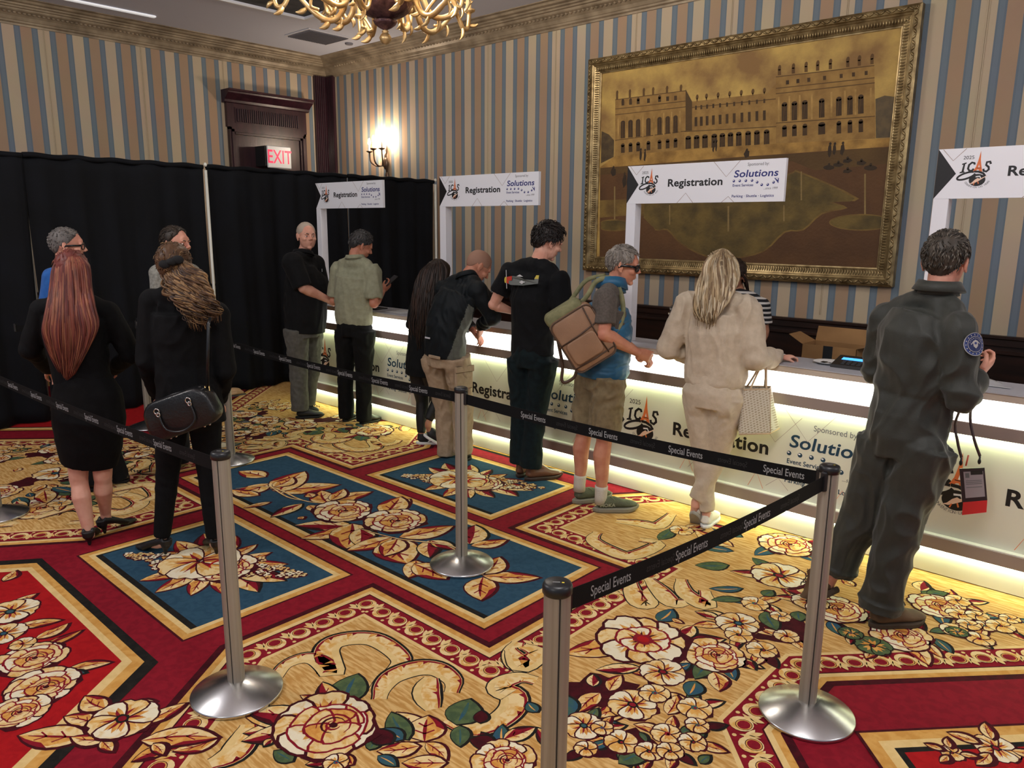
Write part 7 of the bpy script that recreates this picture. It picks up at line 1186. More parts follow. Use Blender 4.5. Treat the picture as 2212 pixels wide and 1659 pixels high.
for s in 'lr':
    a_ = J['an'+s]; mb = MB(); k_ = J['kn'+s]; mb.tube([a_+Vector((0, 0, -0.05)), a_, a_.lerp(k_, 0.12), a_.lerp(k_, 0.17)], [0.042, 0.041, 0.043, 0.044], 14); mb.build('sock', sock, g, True)
    so = shoe(g, J['an'+s], J['to'+s], ol, osole, lace=mat('lace_olive', (120, 124, 92), 0.8), sole=0.036, w=0.052, chunky=0.06, ln=0.30)
    if s == 'r':
        a = Art(); a.text('HOKA', 0.030, 0.050, 0.022, 'w', sx=1.1, bold=0.03); h_ = V3(J['anr']); t_ = V3(J['tor']); d_ = t_-h_; d_.z = 0; d_.normalize(); R_ = frame_from(d_); b_ = Vector((h_.x, h_.y, 0))-d_*0.045
        o = a.build('lettering', {'w': mat('shoe_letter', (150, 152, 128), 0.7)}, lambda u, v, h: tuple(b_+R_ @ Vector((0.0475+h+0.02*(u-0.03), u, v))), so); o.matrix_parent_inverse = Matrix()
P10 = (g, J, f, r)
# --- woman in cream
g, J, M, f, r, body = person('P11', 'blonde woman in cream sweatshirt and joggers leaning on the counter', 'fair', None, male=False, head_yaw=1.85, head_pitch=0.25, k=0.97, hands={'r': {'d': (0.55, 0.8, 0.05), 'n': (0, 0, -1), 'curl': 1.0}})
cr = cloth('cream_fleece', (200, 184, 162), (188, 172, 150), b=0.25)
top(g, J, f, r, cr, [(0.1, 0.120, 0.165), (0.3, 0.14, 0.185), (0.7, 0.145, 0.192), (1.1, 0.135, 0.185), (1.8, 0.14, 0.185), (2.4, 0.12, 0.17)], {'l': (1.9, 0.088, 0.062), 'r': (1.86, 0.088, 0.060)}, 'sweatshirt', seed=30, wr=0.012, yoke=0.058, ws=11)
mb = MB(); q = J['nk']; mb.tube(bez([q-r*0.10-f*0.03+Vector((0, 0, 0.0)), q-f*0.095+Vector((0, 0, -0.02)), q+r*0.10-f*0.05+Vector((0, 0, 0.0)), q+r*0.13+f*0.02+Vector((0, 0, -0.01))], 5), [(0.030, 0.014)]*16, 8); mb.build('hood_collar', cr, g, True)
bottoms(g, J, f, r, cr, (0.122, 0.098, 0.072, 0.064, 0.050), (0.15, 0.198), (0.125, 0.15), 1.0, 'joggers', seed=31, wr=0.005, bun=0.075, waist_t=0.6, drop=-0.02)
wsn = mat('sneaker_white', (222, 218, 206), 0.6, bump=0.2, bscale=60)
shoe(g, J['anl'], J['tol'], wsn, sole_w, ln=0.26); shoe(g, J['anr'], V3(J['anr'])+f*0.2, wsn, mat('sole_grey', (150, 146, 136), 0.7), ln=0.25, lift=0.10, pitch=0.85)
hm = hairm('blonde', (176, 150, 112), (206, 184, 146), (132, 106, 76), (222, 204, 172)); hair_cap(g, M, 0.97, hm, 'long', 32, 0.014, 60, nape=-0.07)
long_hair(g, [[V3(q) for q in l] for l in PEOPLE['P11']['hair']], hm, 230, 0.008, 0.011, 1.6, 33, out=-f, depth=0.05, core=0.03, tip=(0.65, 1.05), name='long_hair')
P11 = (g, J, f, r)
# --- clerk
g, J, M, f, r, body = person('P12', 'dark haired clerk in black and white striped t-shirt behind the counter', 'olive', None, male=False, head_yaw=-YD, head_pitch=0.5, k=0.95)
face_parts(body, M, 0.95)
st = bpy.data.materials.new('striped_jersey'); st.use_nodes = True; nt = st.node_tree; tc = nt.nodes.new('ShaderNodeTexCoord'); wv = nt.nodes.new('ShaderNodeTexWave'); wv.bands_direction = 'Z'; wv.inputs['Scale'].default_value = 9.5; wv.inputs['Distortion'].default_value = 0.4
cr2 = nt.nodes.new('ShaderNodeValToRGB'); cr2.color_ramp.interpolation = 'CONSTANT'; cr2.color_ramp.elements[0].color = lin((22, 22, 26))+(1,); cr2.color_ramp.elements[1].color = lin((200, 196, 190))+(1,); cr2.color_ramp.elements[1].position = 0.6
nt.links.new(tc.outputs['Object'], wv.inputs['Vector']); nt.links.new(wv.outputs['Fac'], cr2.inputs[0]); nt.links.new(cr2.outputs[0], nt.nodes['Principled BSDF'].inputs['Base Color']); nt.nodes['Principled BSDF'].inputs['Roughness'].default_value = 0.9
top(g, J, f, r, st, [(0.0, 0.11, 0.15), (1.0, 0.11, 0.145), (1.8, 0.115, 0.155), (2.4, 0.10, 0.145)], {'l': (0.75, 0.065, 0.062), 'r': (0.75, 0.065, 0.062)}, 't_shirt', seed=35, wr=0.003)
bottoms(g, J, f, r, blackc, (0.09, 0.08, 0.062, 0.058, 0.056), seed=36)
for s in 'lr': shoe(g, J['an'+s], J['to'+s], shoe_b, sole_b, ln=0.25)
hm = hairm('clerk', (52, 38, 32), (40, 30, 26)); hair_cap(g, M, 0.95, hm, 'long', 37, 0.014, 80, nape=-0.08)
nk = J['nk']; H_ = [[M @ Vector(q)*1 for q in l] for l in ([(-0.02, 0.04, 0.12), (-0.075, 0.03, 0.06), (-0.09, 0.0, -0.04), (-0.09, 0.0, -0.14)], [(0, 0.0, 0.13), (0.0, -0.10, 0.09), (0, -0.13, 0.0), (0, -0.12, -0.12)], [(0.02, 0.04, 0.12), (0.075, 0.03, 0.06), (0.09, 0.0, -0.04), (0.09, 0.0, -0.14)])]
long_hair(g, H_, hm, 90, 0.008, 0.006, 1.5, 38, out=-f, depth=0.02, core=0.015, name='long_hair')
# --- flight suit
g, J, M, f, r, body = person('P13', 'man in olive grey flight suit and brown boots leaning at the counter, at right', 'pink', None, head_yaw=1.55, head_pitch=0.05, k=1.04, hands={'r': {'d': (0.25, 0.7, 0.45), 'n': (-0.8, 0.1, 0.5), 'curl': 1.05}}, vox=0.0045, jaw=1.08)
hair_cap(g, M, 1.04, hairm('brindled', (74, 66, 58), (112, 104, 94), (52, 46, 40)), 'short', 40, 0.008, 700, 0.026, nape=-0.062)
fs = mat('flight_suit', (40, 42, 35), 0.62, col2=(34, 36, 29), nscale=8, sheen=0.15, bump=0.12, bscale=260)
def suit_legs(mb):
    pv = J['pv']; mb.tube([pv+Vector((0, 0, 0.10)), pv, pv-Vector((0, 0, 0.10))], [(0.138, 0.168), (0.146, 0.172), (0.13, 0.165)], 22, ref=f)
    for s_ in ('l', 'r'):
        a_, b_, c_ = J['hp'+s_], J['kn'+s_], J['an'+s_]; mb.ell(a_-f*0.03, (0.095, 0.095, 0.11))
        mb.tube([a_+Vector((0, 0, 0.02)), a_.lerp(b_, 0.45), b_, b_.lerp(c_, 0.5), c_.lerp(b_, 0.04)], [0.128, 0.112, 0.098, 0.090, 0.094], 16)
        mb.tube([b_.lerp(c_, 0.80), b_.lerp(c_, 0.86), b_.lerp(c_, 0.93)], [0.085, 0.104, 0.088], 16)
top(g, J, f, r, fs, [(0.1, 0.142, 0.170), (0.5, 0.140, 0.172), (0.95, 0.130, 0.170), (1.05, 0.138, 0.176), (1.5, 0.152, 0.188), (2.0, 0.148, 0.192), (2.45, 0.125, 0.165)], {'l': (1.88, 0.076, 0.055), 'r': (1.80, 0.082, 0.054)}, 'flight_suit', seed=41, wr=0.014, yoke=0.060, ws=9, vox=0.0075, extra=suit_legs, wdir=(1, 1, 0.6))
mb = MB()
for p0, p1 in ((J['nk'].lerp(J['ch'], 0.75)-f*0.150-r*0.17, J['nk'].lerp(J['ch'], 0.75)-f*0.150+r*0.15),): mb.tube([p0.lerp(p1, t)-f*0.012*math.sin(PI*t) for t in np.linspace(0, 1, 9)], 0.0025, 5)
collar(g, J, M, fs, 0.076, 0.05, fwd=f, flare=1.2)
btm = mat('suede_boot', (96, 72, 48), 0.8, col2=(78, 58, 40), nscale=12); bsl = mat('boot_sole', (62, 48, 34), 0.8)
shoe(g, J['anr'], J['tor'], btm, bsl, sole=0.03, coll=0.15, w=0.054, lace=bsl, ln=0.30)
shoe(g, J['anl'], J['tol'], btm, bsl, sole=0.03, coll=0.15, w=0.054, lace=bsl, ln=0.29, lift=0.09, pitch=0.75)
# shoulder patch, bent to the sleeve
a = Art(); 
a.ellipse(0, 0, 0.048, 0.048, 'w', n=30); a.ellipse(0, 0, 0.045, 0.045, 'b', n=30); a.ellipse(0, 0, 0.033, 0.033, 'w', n=28); a.ellipse(0, 0, 0.031, 0.031, 'n', n=28)
for i in range(16): t = 2*PI*i/16; a.ellipse(0.039*math.cos(t), 0.039*math.sin(t), 0.0032, 0.002, 'w', t, 6)
for i in range(9): t = PI*(0.1+0.8*i/8); a.ellipse(0.025*math.cos(t), 0.025*math.sin(t), 0.002, 0.002, 'w', 0, 5)
a.poly([(-0.012, 0.012), (0, 0.018), (0.012, 0.012), (0.010, -0.008), (0, -0.018), (-0.010, -0.008)], 'w'); a.line([(-0.02, 0.0), (-0.012, 0.008), (0.012, 0.008), (0.02, 0.0)], 0.004, 'w'); a.ellipse(0, 0.004, 0.006, 0.005, 'b')
ax = (J['elr']-J['shr']).normalized(); out_ = (r-f*0.45-Vector((0, 0, 0)));out_ = (out_-ax*out_.dot(ax)).normalized(); sd = ax.cross(out_).normalized(); pc_ = J['shr'].lerp(J['elr'], 0.22)
def pf(u, v, h):
    Rr = 0.098+h; an = u/Rr; return tuple(pc_+(out_*math.cos(an)+sd*math.sin(an))*Rr-ax*v)
a.build('shoulder_patch', {'w': mat('patch_silver', (168, 164, 160), 0.6), 'b': mat('patch_blue', (40, 56, 110), 0.7), 'n': mat('patch_navy', (28, 40, 84), 0.7)}, pf, g, step=4e-4)
P13 = (g, J, f, r)
BPC = (-2.855, 3.77, 1.182)
BPS = [(-2.882,3.841,1.429),(-2.859,3.903,1.519),(-2.787,3.969,1.538),(-2.722,3.987,1.431),(-2.687,3.951,1.292),(-2.713,3.928,1.146)]
BPL = [(-2.98,3.683,1.157),(-2.956,3.705,0.996),(-2.959,3.703,0.907),(-2.939,3.721,0.889),(-2.901,3.756,0.922),(-2.891,3.765,0.967)]
TOT = [(-1.963,4.186,0.918),(-1.85,4.289,0.923),(-1.971,4.178,0.646),(-1.782,4.351,0.672),(-1.884,4.257,0.784),(-1.887,4.255,1.083),(-1.902,4.241,1.003),(-1.872,4.268,1.003)]
HB = [(-3.853,1.687,0.893),(-3.98,1.572,0.854),(-3.734,1.796,0.969),(-3.753,1.779,1.012),(-3.741,1.79,1.211),(-3.732,1.799,1.353)]
BDG = [(-0.804,4.169,0.698),(-0.713,4.252,0.704),(-0.777,4.193,0.522),(-0.686,4.276,0.535),(-0.771,4.199,0.455),(-0.683,4.279,0.471),(-0.801,4.172,0.719),(-0.734,4.233,0.727),(-0.838,4.138,0.95),(-0.79,4.181,0.979),(-0.791,4.181,1.055)]
J13w = Vector(PEOPLE['P13']['j']['wrr'])
# ------------------------------------------------------------------ carried things
def plc(mb, c, R): mb.v = [tuple(V3(c)+R @ Vector(v)) for v in mb.v]; return mb
fh = Vector((math.sin(YAW), math.cos(YAW), 0)); rh = Vector((math.cos(YAW), -math.sin(YAW), 0)); Z = Vector((0, 0, 1))
def rounded(mb, w, h, d, r=0.04, seg=5, puff=0.0, taper=1.0):
    """soft box, w along x, h along z, d along y"""
    def prof(k): return [(sx*(w/2-r)+r*math.cos(a), sz*(h/2-r)+r*math.sin(a)) for sx, sz, a0 in ((1, 1, 0), (-1, 1, PI/2), (-1, -1, PI), (1, -1, 1.5*PI)) for a in [a0+PI/2*i/seg for i in range(seg+1)]]
    P = prof(0); n = len(P); V = []
    ks = ((-0.5, 0.90), (-0.47, 0.97), (-0.36, 1.0+puff*0.6), (0, 1.0+puff), (0.36, 1.0+puff*0.6), (0.47, 0.97), (0.5, 0.90))
    for y, k in ks:
        for x, z in P: tp = 1+(taper-1)*(0.5-z/h); V.append((x*k*tp, y*d, z*k))
    m = len(ks)
    F = [(i*n+j, i*n+(j+1) % n, (i+1)*n+(j+1) % n, (i+1)*n+j) for i in range(m-1) for j in range(n)]+[tuple(range(n-1, -1, -1)), tuple(range((m-1)*n, m*n))]
    mb.add(V, F); return P
# rucksack
tanl = mat('tan_leather', (148, 112, 84), 0.45, col2=(132, 98, 72), nscale=6, bump=0.1, bscale=120); olv = mat('olive_nylon', (134, 130, 90), 0.7, col2=(104, 104, 70), nscale=18); dkt = mat('dark_piping', (72, 52, 38), 0.5); brass = mat('brass', (200, 160, 90), 0.3, 1.0)
a34 = math.radians(33); Bx = (rh*math.cos(a34)+Z*math.sin(a34)); Az = (Z*math.cos(a34)-rh*math.sin(a34)); Nn = -fh
RB = Matrix((Bx, -Nn, Az)).transposed(); cB = Vector(BPC)
g = thing('rucksack', cB, 'tan leather and olive rucksack hanging on the back of the man in shorts', 'backpack')
mb = MB(); P_ = rounded(mb, 0.29, 0.36, 0.17, 0.045, puff=0.02); plc(mb, cB, RB); mb.build('bag_body', tanl, g, True)
mb = MB()
for y in (-0.083, 0.075): mb.tube([(x*0.985, y, z*0.985) for x, z in P_]+[(P_[0][0]*0.985, y, P_[0][1]*0.985)], 0.005, 6)
mb.tube([(-0.145, -0.086, 0.03), (0.0, -0.0905, 0.035), (0.14, -0.086, 0.05)], 0.005, 6); mb.tube([(0.095, -0.09, 0.17), (0.085, -0.091, 0.0), (0.09, -0.089, -0.15)], 0.004, 6); mb.tube([(-0.14, -0.088, -0.135), (0, -0.091, -0.14), (0.14, -0.088, -0.135)], 0.004, 6)
plc(mb, cB, RB); mb.build('piping', dkt, g, True)
mb = MB(); rounded(mb, 0.20, 0.15, 0.035, 0.03); plc(mb, cB+RB @ Vector((-0.02, -0.085, -0.05)), RB); mb.build('front_pocket', tanl, g, True)
mb = MB()
for x, z in ((-0.145, 0.03), (-0.10, -0.175), (0.08, -0.175), (0.12, -0.17)): mb.ell(Vector((x, -0.07, z)), 0.007, nu=8, nv=6)
plc(mb, cB, RB); mb.build('stud', brass, g, True)
mb = MB(); c_ = cB+RB @ Vector((-0.02, 0.02, 0.19)); rounded(mb, 0.24, 0.09, 0.15, 0.035, puff=0.06); plc(mb, c_, RB); mb.build('top_roll', olv, g, True)
mb = MB(); S_ = [V3(p) for p in BPS]
mb.tube(bez([cB+RB @ Vector((0.05, 0.05, 0.17))]+S_[0:5]+[cB+RB @ Vector((0.15, 0.0, -0.10))], 5), [(0.004, 0.017)]*31, 6, ref=Nn); mb.build('shoulder_strap', olv, g, True)
mb = MB(); o_ = fh*0.16-rh*0.02; mb.tube(bez([cB+RB @ Vector((-0.04, 0.06, 0.17))+o_*0.3, S_[0]+o_-rh*0.04, S_[1]+o_-rh*0.02, S_[2]+o_+Z*0.01], 5), [(0.004, 0.016)]*16, 6, ref=Nn); mb.build('shoulder_strap', olv, g, True)
mb = MB(); L_ = [V3(p) for p in BPL]; mb.tube(bez(L_, 4), [(0.003, 0.012)]*21, 6, ref=Nn); mb.build('dangling_strap', dkt, g, True)
# tote
g = thing('tote_bag', V3(TOT[4]), 'beige chevron patterned tote bag hanging from the arm of the woman in cream', 'bag')
tm = bpy.data.materials.new('chevron_canvas'); tm.use_nodes = True; nt = tm.node_tree; tc = nt.nodes.new('ShaderNodeTexCoord'); ck = nt.nodes.new('ShaderNodeTexBrick'); mp = nt.nodes.new('ShaderNodeMapping'); mp.inputs['Rotation'].default_value = (1.57, 0.0, 0.7); mp.inputs['Scale'].default_value = (1, 1, 1)
ck.inputs['Scale'].default_value = 26; ck.inputs['Color1'].default_value = lin((150, 136, 112))+(1,); ck.inputs['Color2'].default_value = lin((170, 156, 132))+(1,); ck.inputs['Mortar'].default_value = lin((200, 192, 176))+(1,); ck.inputs['Mortar Size'].default_value = 0.09; ck.inputs['Brick Width'].default_value = 0.42; ck.inputs['Row Height'].default_value = 0.34
nt.links.new(tc.outputs['Object'], mp.inputs[0]); nt.links.new(mp.outputs[0], ck.inputs['Vector']); nt.links.new(ck.outputs['Color'], nt.nodes['Principled BSDF'].inputs['Base Color']); nt.nodes['Principled BSDF'].inputs['Roughness'].default_value = 0.4
trimt = mat('tote_trim', (186, 160, 128), 0.5)
tl, tr_, bl, br, cc_, hu, h1, h2 = [V3(p) for p in TOT]; dN = fh*0.13
b1 = tr_+dN*0.5+rh*0.035; V = [tl, tr_, tr_+dN+rh*0.02, tl+dN, bl, br-rh*0.05, br+dN+rh*0.02, bl+dN]
V = [tl, tr_, tr_+dN*0.6+rh*0.03, tl+dN*0.8, bl, bl.lerp(br, 0.72)-Z*0.012, br+dN*0.4, bl+dN*0.9+rh*0.02]
mb = MB(); mb.add(V, [(0, 1, 5, 4), (1, 2, 6, 5), (2, 3, 7, 6), (3, 0, 4, 7), (4, 5, 6, 7)]); bag = mb.build('bag_body', tm, g); 
s = bag.modifiers.new('b', 'BEVEL'); s.width = 0.012; s.segments = 3; s2_ = bag.modifiers.new('so', 'SOLIDIFY'); s2_.thickness = 0.004
mb = MB(); mb.tube([V[0], V[1], V[2], V[3], V[0]], 0.005, 6); mb.tube([V[1], V[5]], 0.0035, 6); mb.tube([V[4], V[5], V[6]], 0.005, 6); mb.build('edge_trim', trimt, g, True)
for a_, b_, o_ in ((V[0].lerp(V[1], 0.22), V[0].lerp(V[1], 0.85), Nn*0.02), (V[3].lerp(V[2], 0.25), V[3].lerp(V[2], 0.8), fh*0.03)):
    mb = MB(); mb.tube(bez([a_, a_.lerp(hu, 0.55)-rh*0.005, hu+o_+Z*0.012-rh*0.008, hu+o_+Z*0.012+rh*0.008, b_.lerp(hu, 0.55)+rh*0.008, b_], 5), [(0.003, 0.006)]*26, 6, ref=Nn); mb.build('handle', trimt, g, True)
# black handbag
g = thing('handbag', V3(HB[0]), 'black leather handbag with silver rings on the back of the curly haired woman', 'bag')
hl = mat('black_leather', (20, 20, 21), 0.32, col2=(26, 26, 27), nscale=10, bump=0.12, bscale=90); sil = mat('silver_metal', (200, 200, 195), 0.2, 1.0)
a_ = math.radians(20); Bx = rh*math.cos(a_)+Z*math.sin(a_); Az = Z*math.cos(a_)-rh*math.sin(a_); RH = Matrix((Bx, fh, Az)).transposed(); cH = V3(HB[0])
mb = MB(); rounded(mb, 0.34, 0.20, 0.12, 0.07, puff=0.05, taper=1.12); plc(mb, cH, RH); mb.build('bag_body', hl, g, True)
mb = MB(); mb.tube([(-0.15, -0.01, 0.092), (0, -0.02, 0.103), (0.15, -0.01, 0.092)], 0.006, 6); mb.tube(bez([(-0.09, -0.066, 0.03), (-0.08, -0.075, -0.05), (0.0, -0.08, -0.085), (0.08, -0.075, -0.05), (0.085, -0.066, 0.04)], 5), 0.006, 8); plc(mb, cH, RH); mb.build('handle', hl, g, True)
mb = MB()
for x in (-0.09, 0.085):
    for z, rr in ((0.052, 0.013), (0.034, 0.009)): mb.tube([(x+rr*math.cos(t), -0.070, z+rr*math.sin(t)*1.1) for t in np.linspace(0, 2*PI, 17)], 0.0035, 6, cap=False)
mb.tube([(-0.05, -0.052, 0.092), (0.0, -0.055, 0.095)], 0.0025, 5)
for x in (-0.10, -0.07, 0.09, 0.12): mb.ell((x, -0.03, -0.104), 0.006, nu=8, nv=6)
plc(mb, cH, RH); mb.build('ring', sil, g, True)
mb = MB(); q0, q1, q2 = V3(HB[3]), V3(HB[4]), V3(HB[5]); mb.tube([q0, q1, q2, q2+Z*0.03+fh*0.03], [(0.0025, 0.009)]*4, 6, ref=Nn); mb.build('shoulder_strap', hl, g, True)
mb = MB(); mb.tube([q0+rh*x+Z*z for x, z in ((-0.011, -0.02), (0.011, -0.02), (0.011, 0.02), (-0.011, 0.02), (-0.011, -0.02))], 0.003, 6); mb.build('buckle', mat('gold_metal', (210, 180, 120), 0.25, 1.0), g, True)
# badge on a lanyard held by the flight suit man
Bq = [V3(p) for p in BDG]; g = thing('name_badge', Bq[4], 'event badge with red ribbon hanging on a lanyard beside the flight suit man', 'badge')
def quad(mb, a, b, c, d, t=0.003, off_=0.0): n_ = (b-a).cross(d-a).normalized(); n_ = n_ if n_.dot(Nn) > 0 else -n_; mb.add([a+n_*(t+off_), b+n_*(t+off_), c+n_*(t+off_), d+n_*(t+off_), a+n_*off_, b+n_*off_, c+n_*off_, d+n_*off_], [(0, 1, 2, 3), (7, 6, 5, 4), (0, 4, 5, 1), (1, 5, 6, 2), (2, 6, 7, 3), (3, 7, 4, 0)])
mb = MB(); quad(mb, Bq[0], Bq[1], Bq[3], Bq[2]); mb.build('badge_card', mat('badge_dark', (40, 36, 42), 0.3), g)
L4 = lambda u, v: Bq[0].lerp(Bq[1], u).lerp(Bq[2].lerp(Bq[3], u), v)
mb = MB(); quad(mb, L4(0.14, 0.10), L4(0.92, 0.10), L4(0.92, 0.88), L4(0.14, 0.88), 0.0005, 0.0032); mb.build('badge_print', mat('badge_paper', (150, 140, 148), 0.4), g)
a = Art(); a.rect((0.42, 0.80), (0.90, 0.92), 'k'); 
for v in (0.62, 0.57, 0.52, 0.42): a.rect((0.2, v), (0.84, v+0.02), 'g')
a.rect((0.2, 0.72), (0.36, 0.86), 'g')
a.build('badge_text', {'k': ink, 'g': greyt}, lambda u, v, h: tuple(L4(u, 1-v)+Nn*(0.0042+h)), g)
mb = MB(); quad(mb, Bq[2].lerp(Bq[3], 0.04), Bq[3], Bq[5], Bq[4]); mb.build('ribbon', mat('ribbon_red', (196, 24, 32), 0.6), g)
lan = mat('lanyard_dark', (58, 38, 40), 0.7)
for a_, b_ in ((Bq[6], Bq[8]), (Bq[7], Bq[9])):
    mb = MB(); mb.tube([a_+Z*0.0, a_+Z*0.035], 0.005, 6); mb.ell(a_+Z*0.008, (0.008, 0.006, 0.015)); mb.build('clip', blk, g, True)
    mb = MB(); mb.tube(bez([a_+Z*0.035, a_.lerp(b_, 0.5)-rh*0.004, b_, J13w+(a_-Bq[6])*0.1], 5), [(0.002, 0.008)]*16, 6, ref=Nn); mb.build('lanyard_strap', lan, g, True)
mb = MB(); mb.tube([Bq[6].lerp(Bq[7], 0.3)-Z*0.01, Bq[6].lerp(Bq[7], 0.36)+Z*0.045], 0.004, 8); mb.build('pen', mat('pen_coral', (214, 90, 66), 0.4), g, True)
# phone
W6 = V3(PEOPLE['P6']['j']['wrr']); g = thing('phone', W6+Vector((0.03, 0.10, 0.08)), 'black mobile phone held by the man in sage polo', 'phone')
mb = MB(); mb.box((-0.036, -0.075, -0.004), (0.036, 0.075, 0.004), bev=0.003); R_ = frame_from((0.2, 0.75, 0.6), (0, -0.6, 0.75)); plc(mb, W6+Vector((0.02, 0.085, 0.10)), R_); mb.build('phone_body', blk, g)
mb = MB(); mb.box((-0.032, -0.069, 0.004), (0.032, 0.069, 0.0046)); plc(mb, W6+Vector((0.02, 0.085, 0.10)), R_); mb.build('screen', mat('phone_screen', (20, 22, 30), 0.1), g)
# ------------------------------------------------------------------ things on and behind the counter
cx, cy = -2.66, 4.60
g = thing('drink_dispenser', (cx, cy, ZT), 'black canister with chrome rings and round window on the counter', 'dispenser')
mb = MB(); mb.lathe([(0.07, 0), (0.078, 0.008), (0.078, 0.20), (0.070, 0.215)], (cx, cy, ZT), 32); mb.build('canister', mat('gloss_black', (16, 16, 17), 0.15), g, True)
mb = MB(); mb.lathe([(0.072, 0.213), (0.08, 0.217), (0.08, 0.228), (0.072, 0.232)], (cx, cy, ZT), 32); mb.lathe([(0.068, 0.25), (0.072, 0.253), (0.072, 0.262), (0.066, 0.265)], (cx, cy, ZT), 32); mb.build('chrome_ring', sil, g, True)
mb = MB(); mb.lathe([(0.069, 0.232), (0.069, 0.27), (0.05, 0.285), (0.0, 0.287)], (cx, cy, ZT), 32); mb.box((cx-0.02, cy-0.06, ZT+0.28), (cx+0.02, cy+0.08, ZT+0.31), bev=0.008); mb.build('lid', blk, g, True)
dn = Vector((-0.25, -1, 0)).normalized(); dl_ = Vector((1, -0.25, 0)).normalized()
for nm, zc, rr, m_ in (('window_ring', 0.14, 0.036, sil), ('label_ring', 0.05, 0.026, mat('print_white', (0, 0, 0)))):
    mb = MB(); mb.tube([Vector((cx, cy, ZT+zc+rr*math.sin(t)*1.2))+(dn*math.cos(rr*math.cos(t)/0.079)+dl_*math.sin(rr*math.cos(t)/0.079))*0.079 for t in np.linspace(0, 2*PI, 25)], 0.0018, 6, cap=False); mb.build(nm, m_, g, True)
mb = MB(); mb.ell(Vector((cx, cy, ZT+0.14))+dn*0.072, (0.030, 0.010, 0.038), R=frame_from(dn)); mb.build('window', mat('window_glass', (120, 128, 130), 0.08, coat=0.5), g, True)
g = thing('card_reader', (-1.5, 4.62, ZT), 'black card payment terminal with lit blue display on the counter', 'card reader')
mb = MB(); mb.extr([(-0.07, 0), (0.09, 0), (0.09, 0.055), (-0.06, 0.018)], lambda u, v, w_: (-1.5+w_, 4.62+u, ZT+v), -0.11, 0.11); mb.build('housing', blk, g)
sl = 0.037/0.15; P3_ = lambda u, v, h: (-1.5+u, 4.62+v, ZT+0.018+(v+0.06)*sl+h)
a = Art(); a.rect((-0.08, 0.02), (0.06, 0.055), 'b'); a.build('display', {'b': mat('display_blue', (60, 150, 230), 0.3, emit=(70, 160, 255), estr=1.6)}, lambda u, v, h: P3_(u, v, 0.001+h), g)
mb = MB()
for i in range(3):
    for j_ in range(4): x_, y_ = -0.06+j_*0.03, -0.045+i*0.018; mb.box(P3_(x_, y_, 0.0), tuple(np.add(P3_(x_, y_, 0.0), (0.02, 0.011, 0.005))))
mb.build('keypad', mat('key_grey', (52, 54, 58), 0.5), g)
for (x_, y_), lb in (((-1.66, 4.66), 'paper plate of small cards left of the card terminal'), ((-2.02, 4.66), 'paper plate of small cards behind the hand of the woman in cream')):
    g = thing('paper_plate', (x_, y_, ZT), lb, 'plate', 'paper plates on the counter')
    mb = MB(); mb.lathe([(0.05, 0.001), (0.055, 0.003), (0.085, 0.014), (0.09, 0.015), (0.085, 0.012), (0.05, 0.0)], (x_, y_, ZT), 28); mb.build('plate', sole_w, g, True)
    rn2 = random.Random(int(x_*100)); a = Art()
    for i in range(9): t = rn2.uniform(0, 3); x2, y2 = rn2.uniform(-.04, .04), rn2.uniform(-.04, .04); a.poly([(x2+0.022*math.cos(t+q), y2+0.022*math.sin(t+q)) for q in (0, 1.0, PI, PI+1.0)], 'wk'[i % 2])
    a.build('cards', {'w': wht, 'k': ink}, lambda u, v, h: (x_+u, y_+v, ZT+0.006+h*12), g)
mb = MB(); mb.box((-6.12, 4.5, ZT), (-5.9, 4.66, ZT+0.012), bev=0.004); tag(mb.build('tablet', blk), 'black tablet lying on the far end of the counter past the man in sage polo', 'tablet')
mb = MB(); mb.box((-5.72, 4.50, ZT), (-5.5, 4.74, ZT+0.003)); tag(mb.build('paper_sheet', mat('paper_grey', (186, 188, 190), 0.6)), 'sheet of paper on the far counter between the dark haired woman and sage polo', 'paper')
mb = MB(); mb.grid(lambda u, v: (-0.90+u*0.2, 4.56+v*0.15, ZT+0.0045+0.014*math.sin(u*5)*v), 10, 6); o = mb.build('paper_sheet', mat('paper_grey', (0, 0, 0)), None, True); o.modifiers.new('s', 'SOLIDIFY').thickness = 0.001; tag(o, 'curled white paper on the counter right of the flight suit man', 'paper')
# back table with cartons
g = thing('back_table', (-2.2, 5.95, 0), 'long black draped table behind the registration counter', 'table')
mb = MB(); mb.box((-4.4, 5.68, 0.74), (1.2, 6.3, 0.76)); mb.build('tabletop', blk, g)
mb = MB()
mb.grid(lambda u, v: (-4.4+5.6*u, 5.675+0.012*math.sin(u*160), 0.01+0.745*v), 300, 3); mb.build('table_skirt', drape_m, g, True)
card = mat('cardboard', (156, 118, 74), 0.85, col2=(142, 106, 66), nscale=5); card2 = mat('cardboard_inner', (112, 92, 64), 0.9)
bx, by, bz = -2.05, 5.86, 0.761
g = thing('cardboard_box', (bx, by, bz), 'open cardboard carton with raised flaps behind the counter left of flight suit man', 'box')
mb = MB()
for a_, b_ in (((-0.2, -0.13, 0), (0.2, -0.127, 0.24)), ((-0.2, 0.127, 0), (0.2, 0.13, 0.24)), ((-0.2, -0.13, 0), (-0.197, 0.13, 0.24)), ((0.197, -0.13, 0), (0.2, 0.13, 0.24)), ((-0.2, -0.13, 0), (0.2, 0.13, 0.003))): mb.box(a_, b_)
plc(mb, (bx, by, bz), Matrix()); mb.build('carton', card, g)
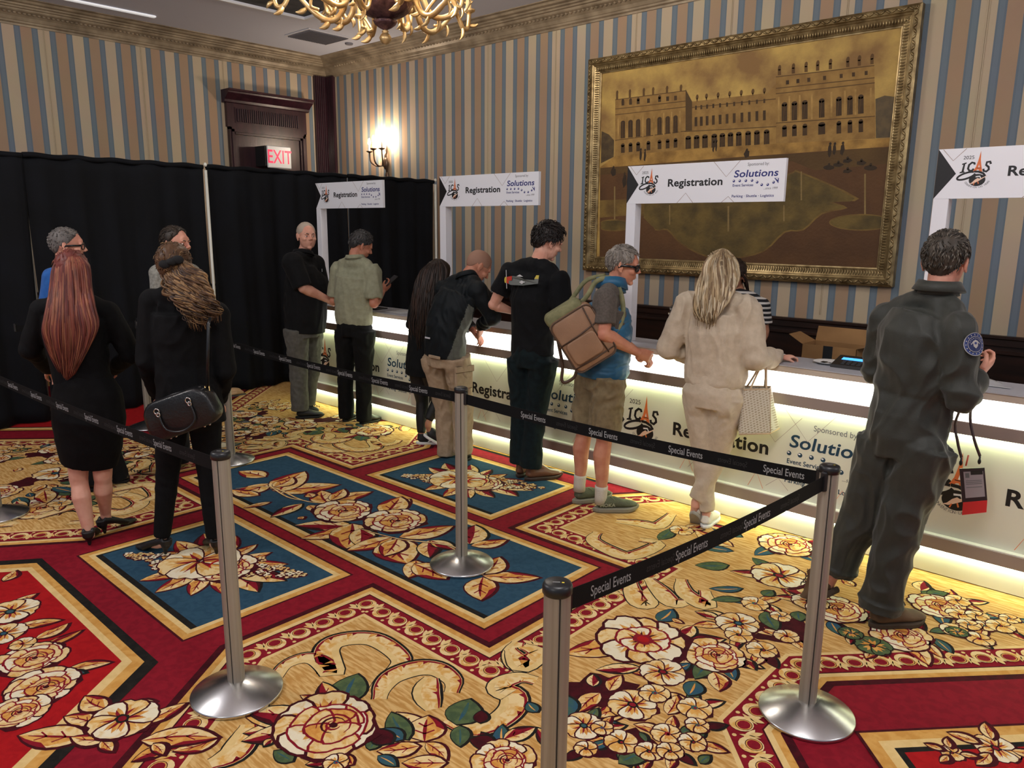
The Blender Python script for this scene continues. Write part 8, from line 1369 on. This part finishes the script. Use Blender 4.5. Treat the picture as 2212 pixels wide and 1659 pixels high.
for q in ([(-0.2, 0.13, 0.24), (0.2, 0.13, 0.24), (0.2, 0.17, 0.35), (-0.2, 0.17, 0.35)], [(-0.2, -0.13, 0.24), (-0.2, 0.13, 0.24), (-0.32, 0.12, 0.30), (-0.32, -0.10, 0.30)], [(0.2, -0.13, 0.24), (0.2, 0.13, 0.24), (0.33, 0.14, 0.28), (0.33, -0.10, 0.28)]):
    mb = MB(); mb.add([V3(p)+V3((bx, by, bz)) for p in q], [(0, 1, 2, 3)]); o = mb.build('flap', card, g); o.modifiers.new('s', 'SOLIDIFY').thickness = 0.003
a = Art(); a.rect((-0.04, 0.0), (0.03, 0.24), 'k'); a.line([(p.x, p.y) for p in bez([(-0.11, 0.10, 0), (-0.03, 0.055, 0), (0.06, 0.065, 0), (0.10, 0.09, 0)], 5)], 0.012, 'd', True); a.poly([(0.09, 0.11), (0.115, 0.10), (0.10, 0.07)], 'd')
a.build('box_print', {'k': mat('tape_dark', (34, 38, 42), 0.35), 'd': ink}, lambda u, v, h: (bx+u, by-0.1305-h, bz+v), g)
mb = MB(); mb.box((-3.28, 6.05, 0.761), (-2.92, 6.28, 0.90)); tag(mb.build('cardboard_box', card), 'closed brown carton on the back table right of the clerk', 'box')
for x_, lb, m_ in ((-1.78, 'white packet standing right of the open carton', 'pk1'), (-1.70, 'crumpled pale packet beside the open carton', 'pk2')):
    mb = MB(); mb.box((x_-0.025, 5.78, 0.761), (x_+0.025, 5.84, 0.93 if m_ == 'pk1' else 0.88), bev=0.01); tag(mb.build('packet', mat('packet_white', (170, 168, 160), 0.5)), lb, 'packet', 'packets on the back table')
# beige cloth pooled at the foot of the drape
mb = MB()
for i, (y_, s_) in enumerate(((3.62, 1.0), (3.82, 0.8), (4.0, 0.9))): mb.ell((-7.84, y_, 0.03), (0.07, 0.12*s_, 0.05)); mb.tube([(-7.80, y_-0.1, 0.02), (-7.76, y_, 0.035), (-7.80, y_+0.1, 0.02)], 0.022, 8)
tag(remesh(mb, 'bundled_cloth', mat('beige_cloth', (186, 150, 112), 0.8), 0.008, None, 3, 0.006, 20, 2), 'crumpled beige cloth lying under the drape hem', 'cloth')
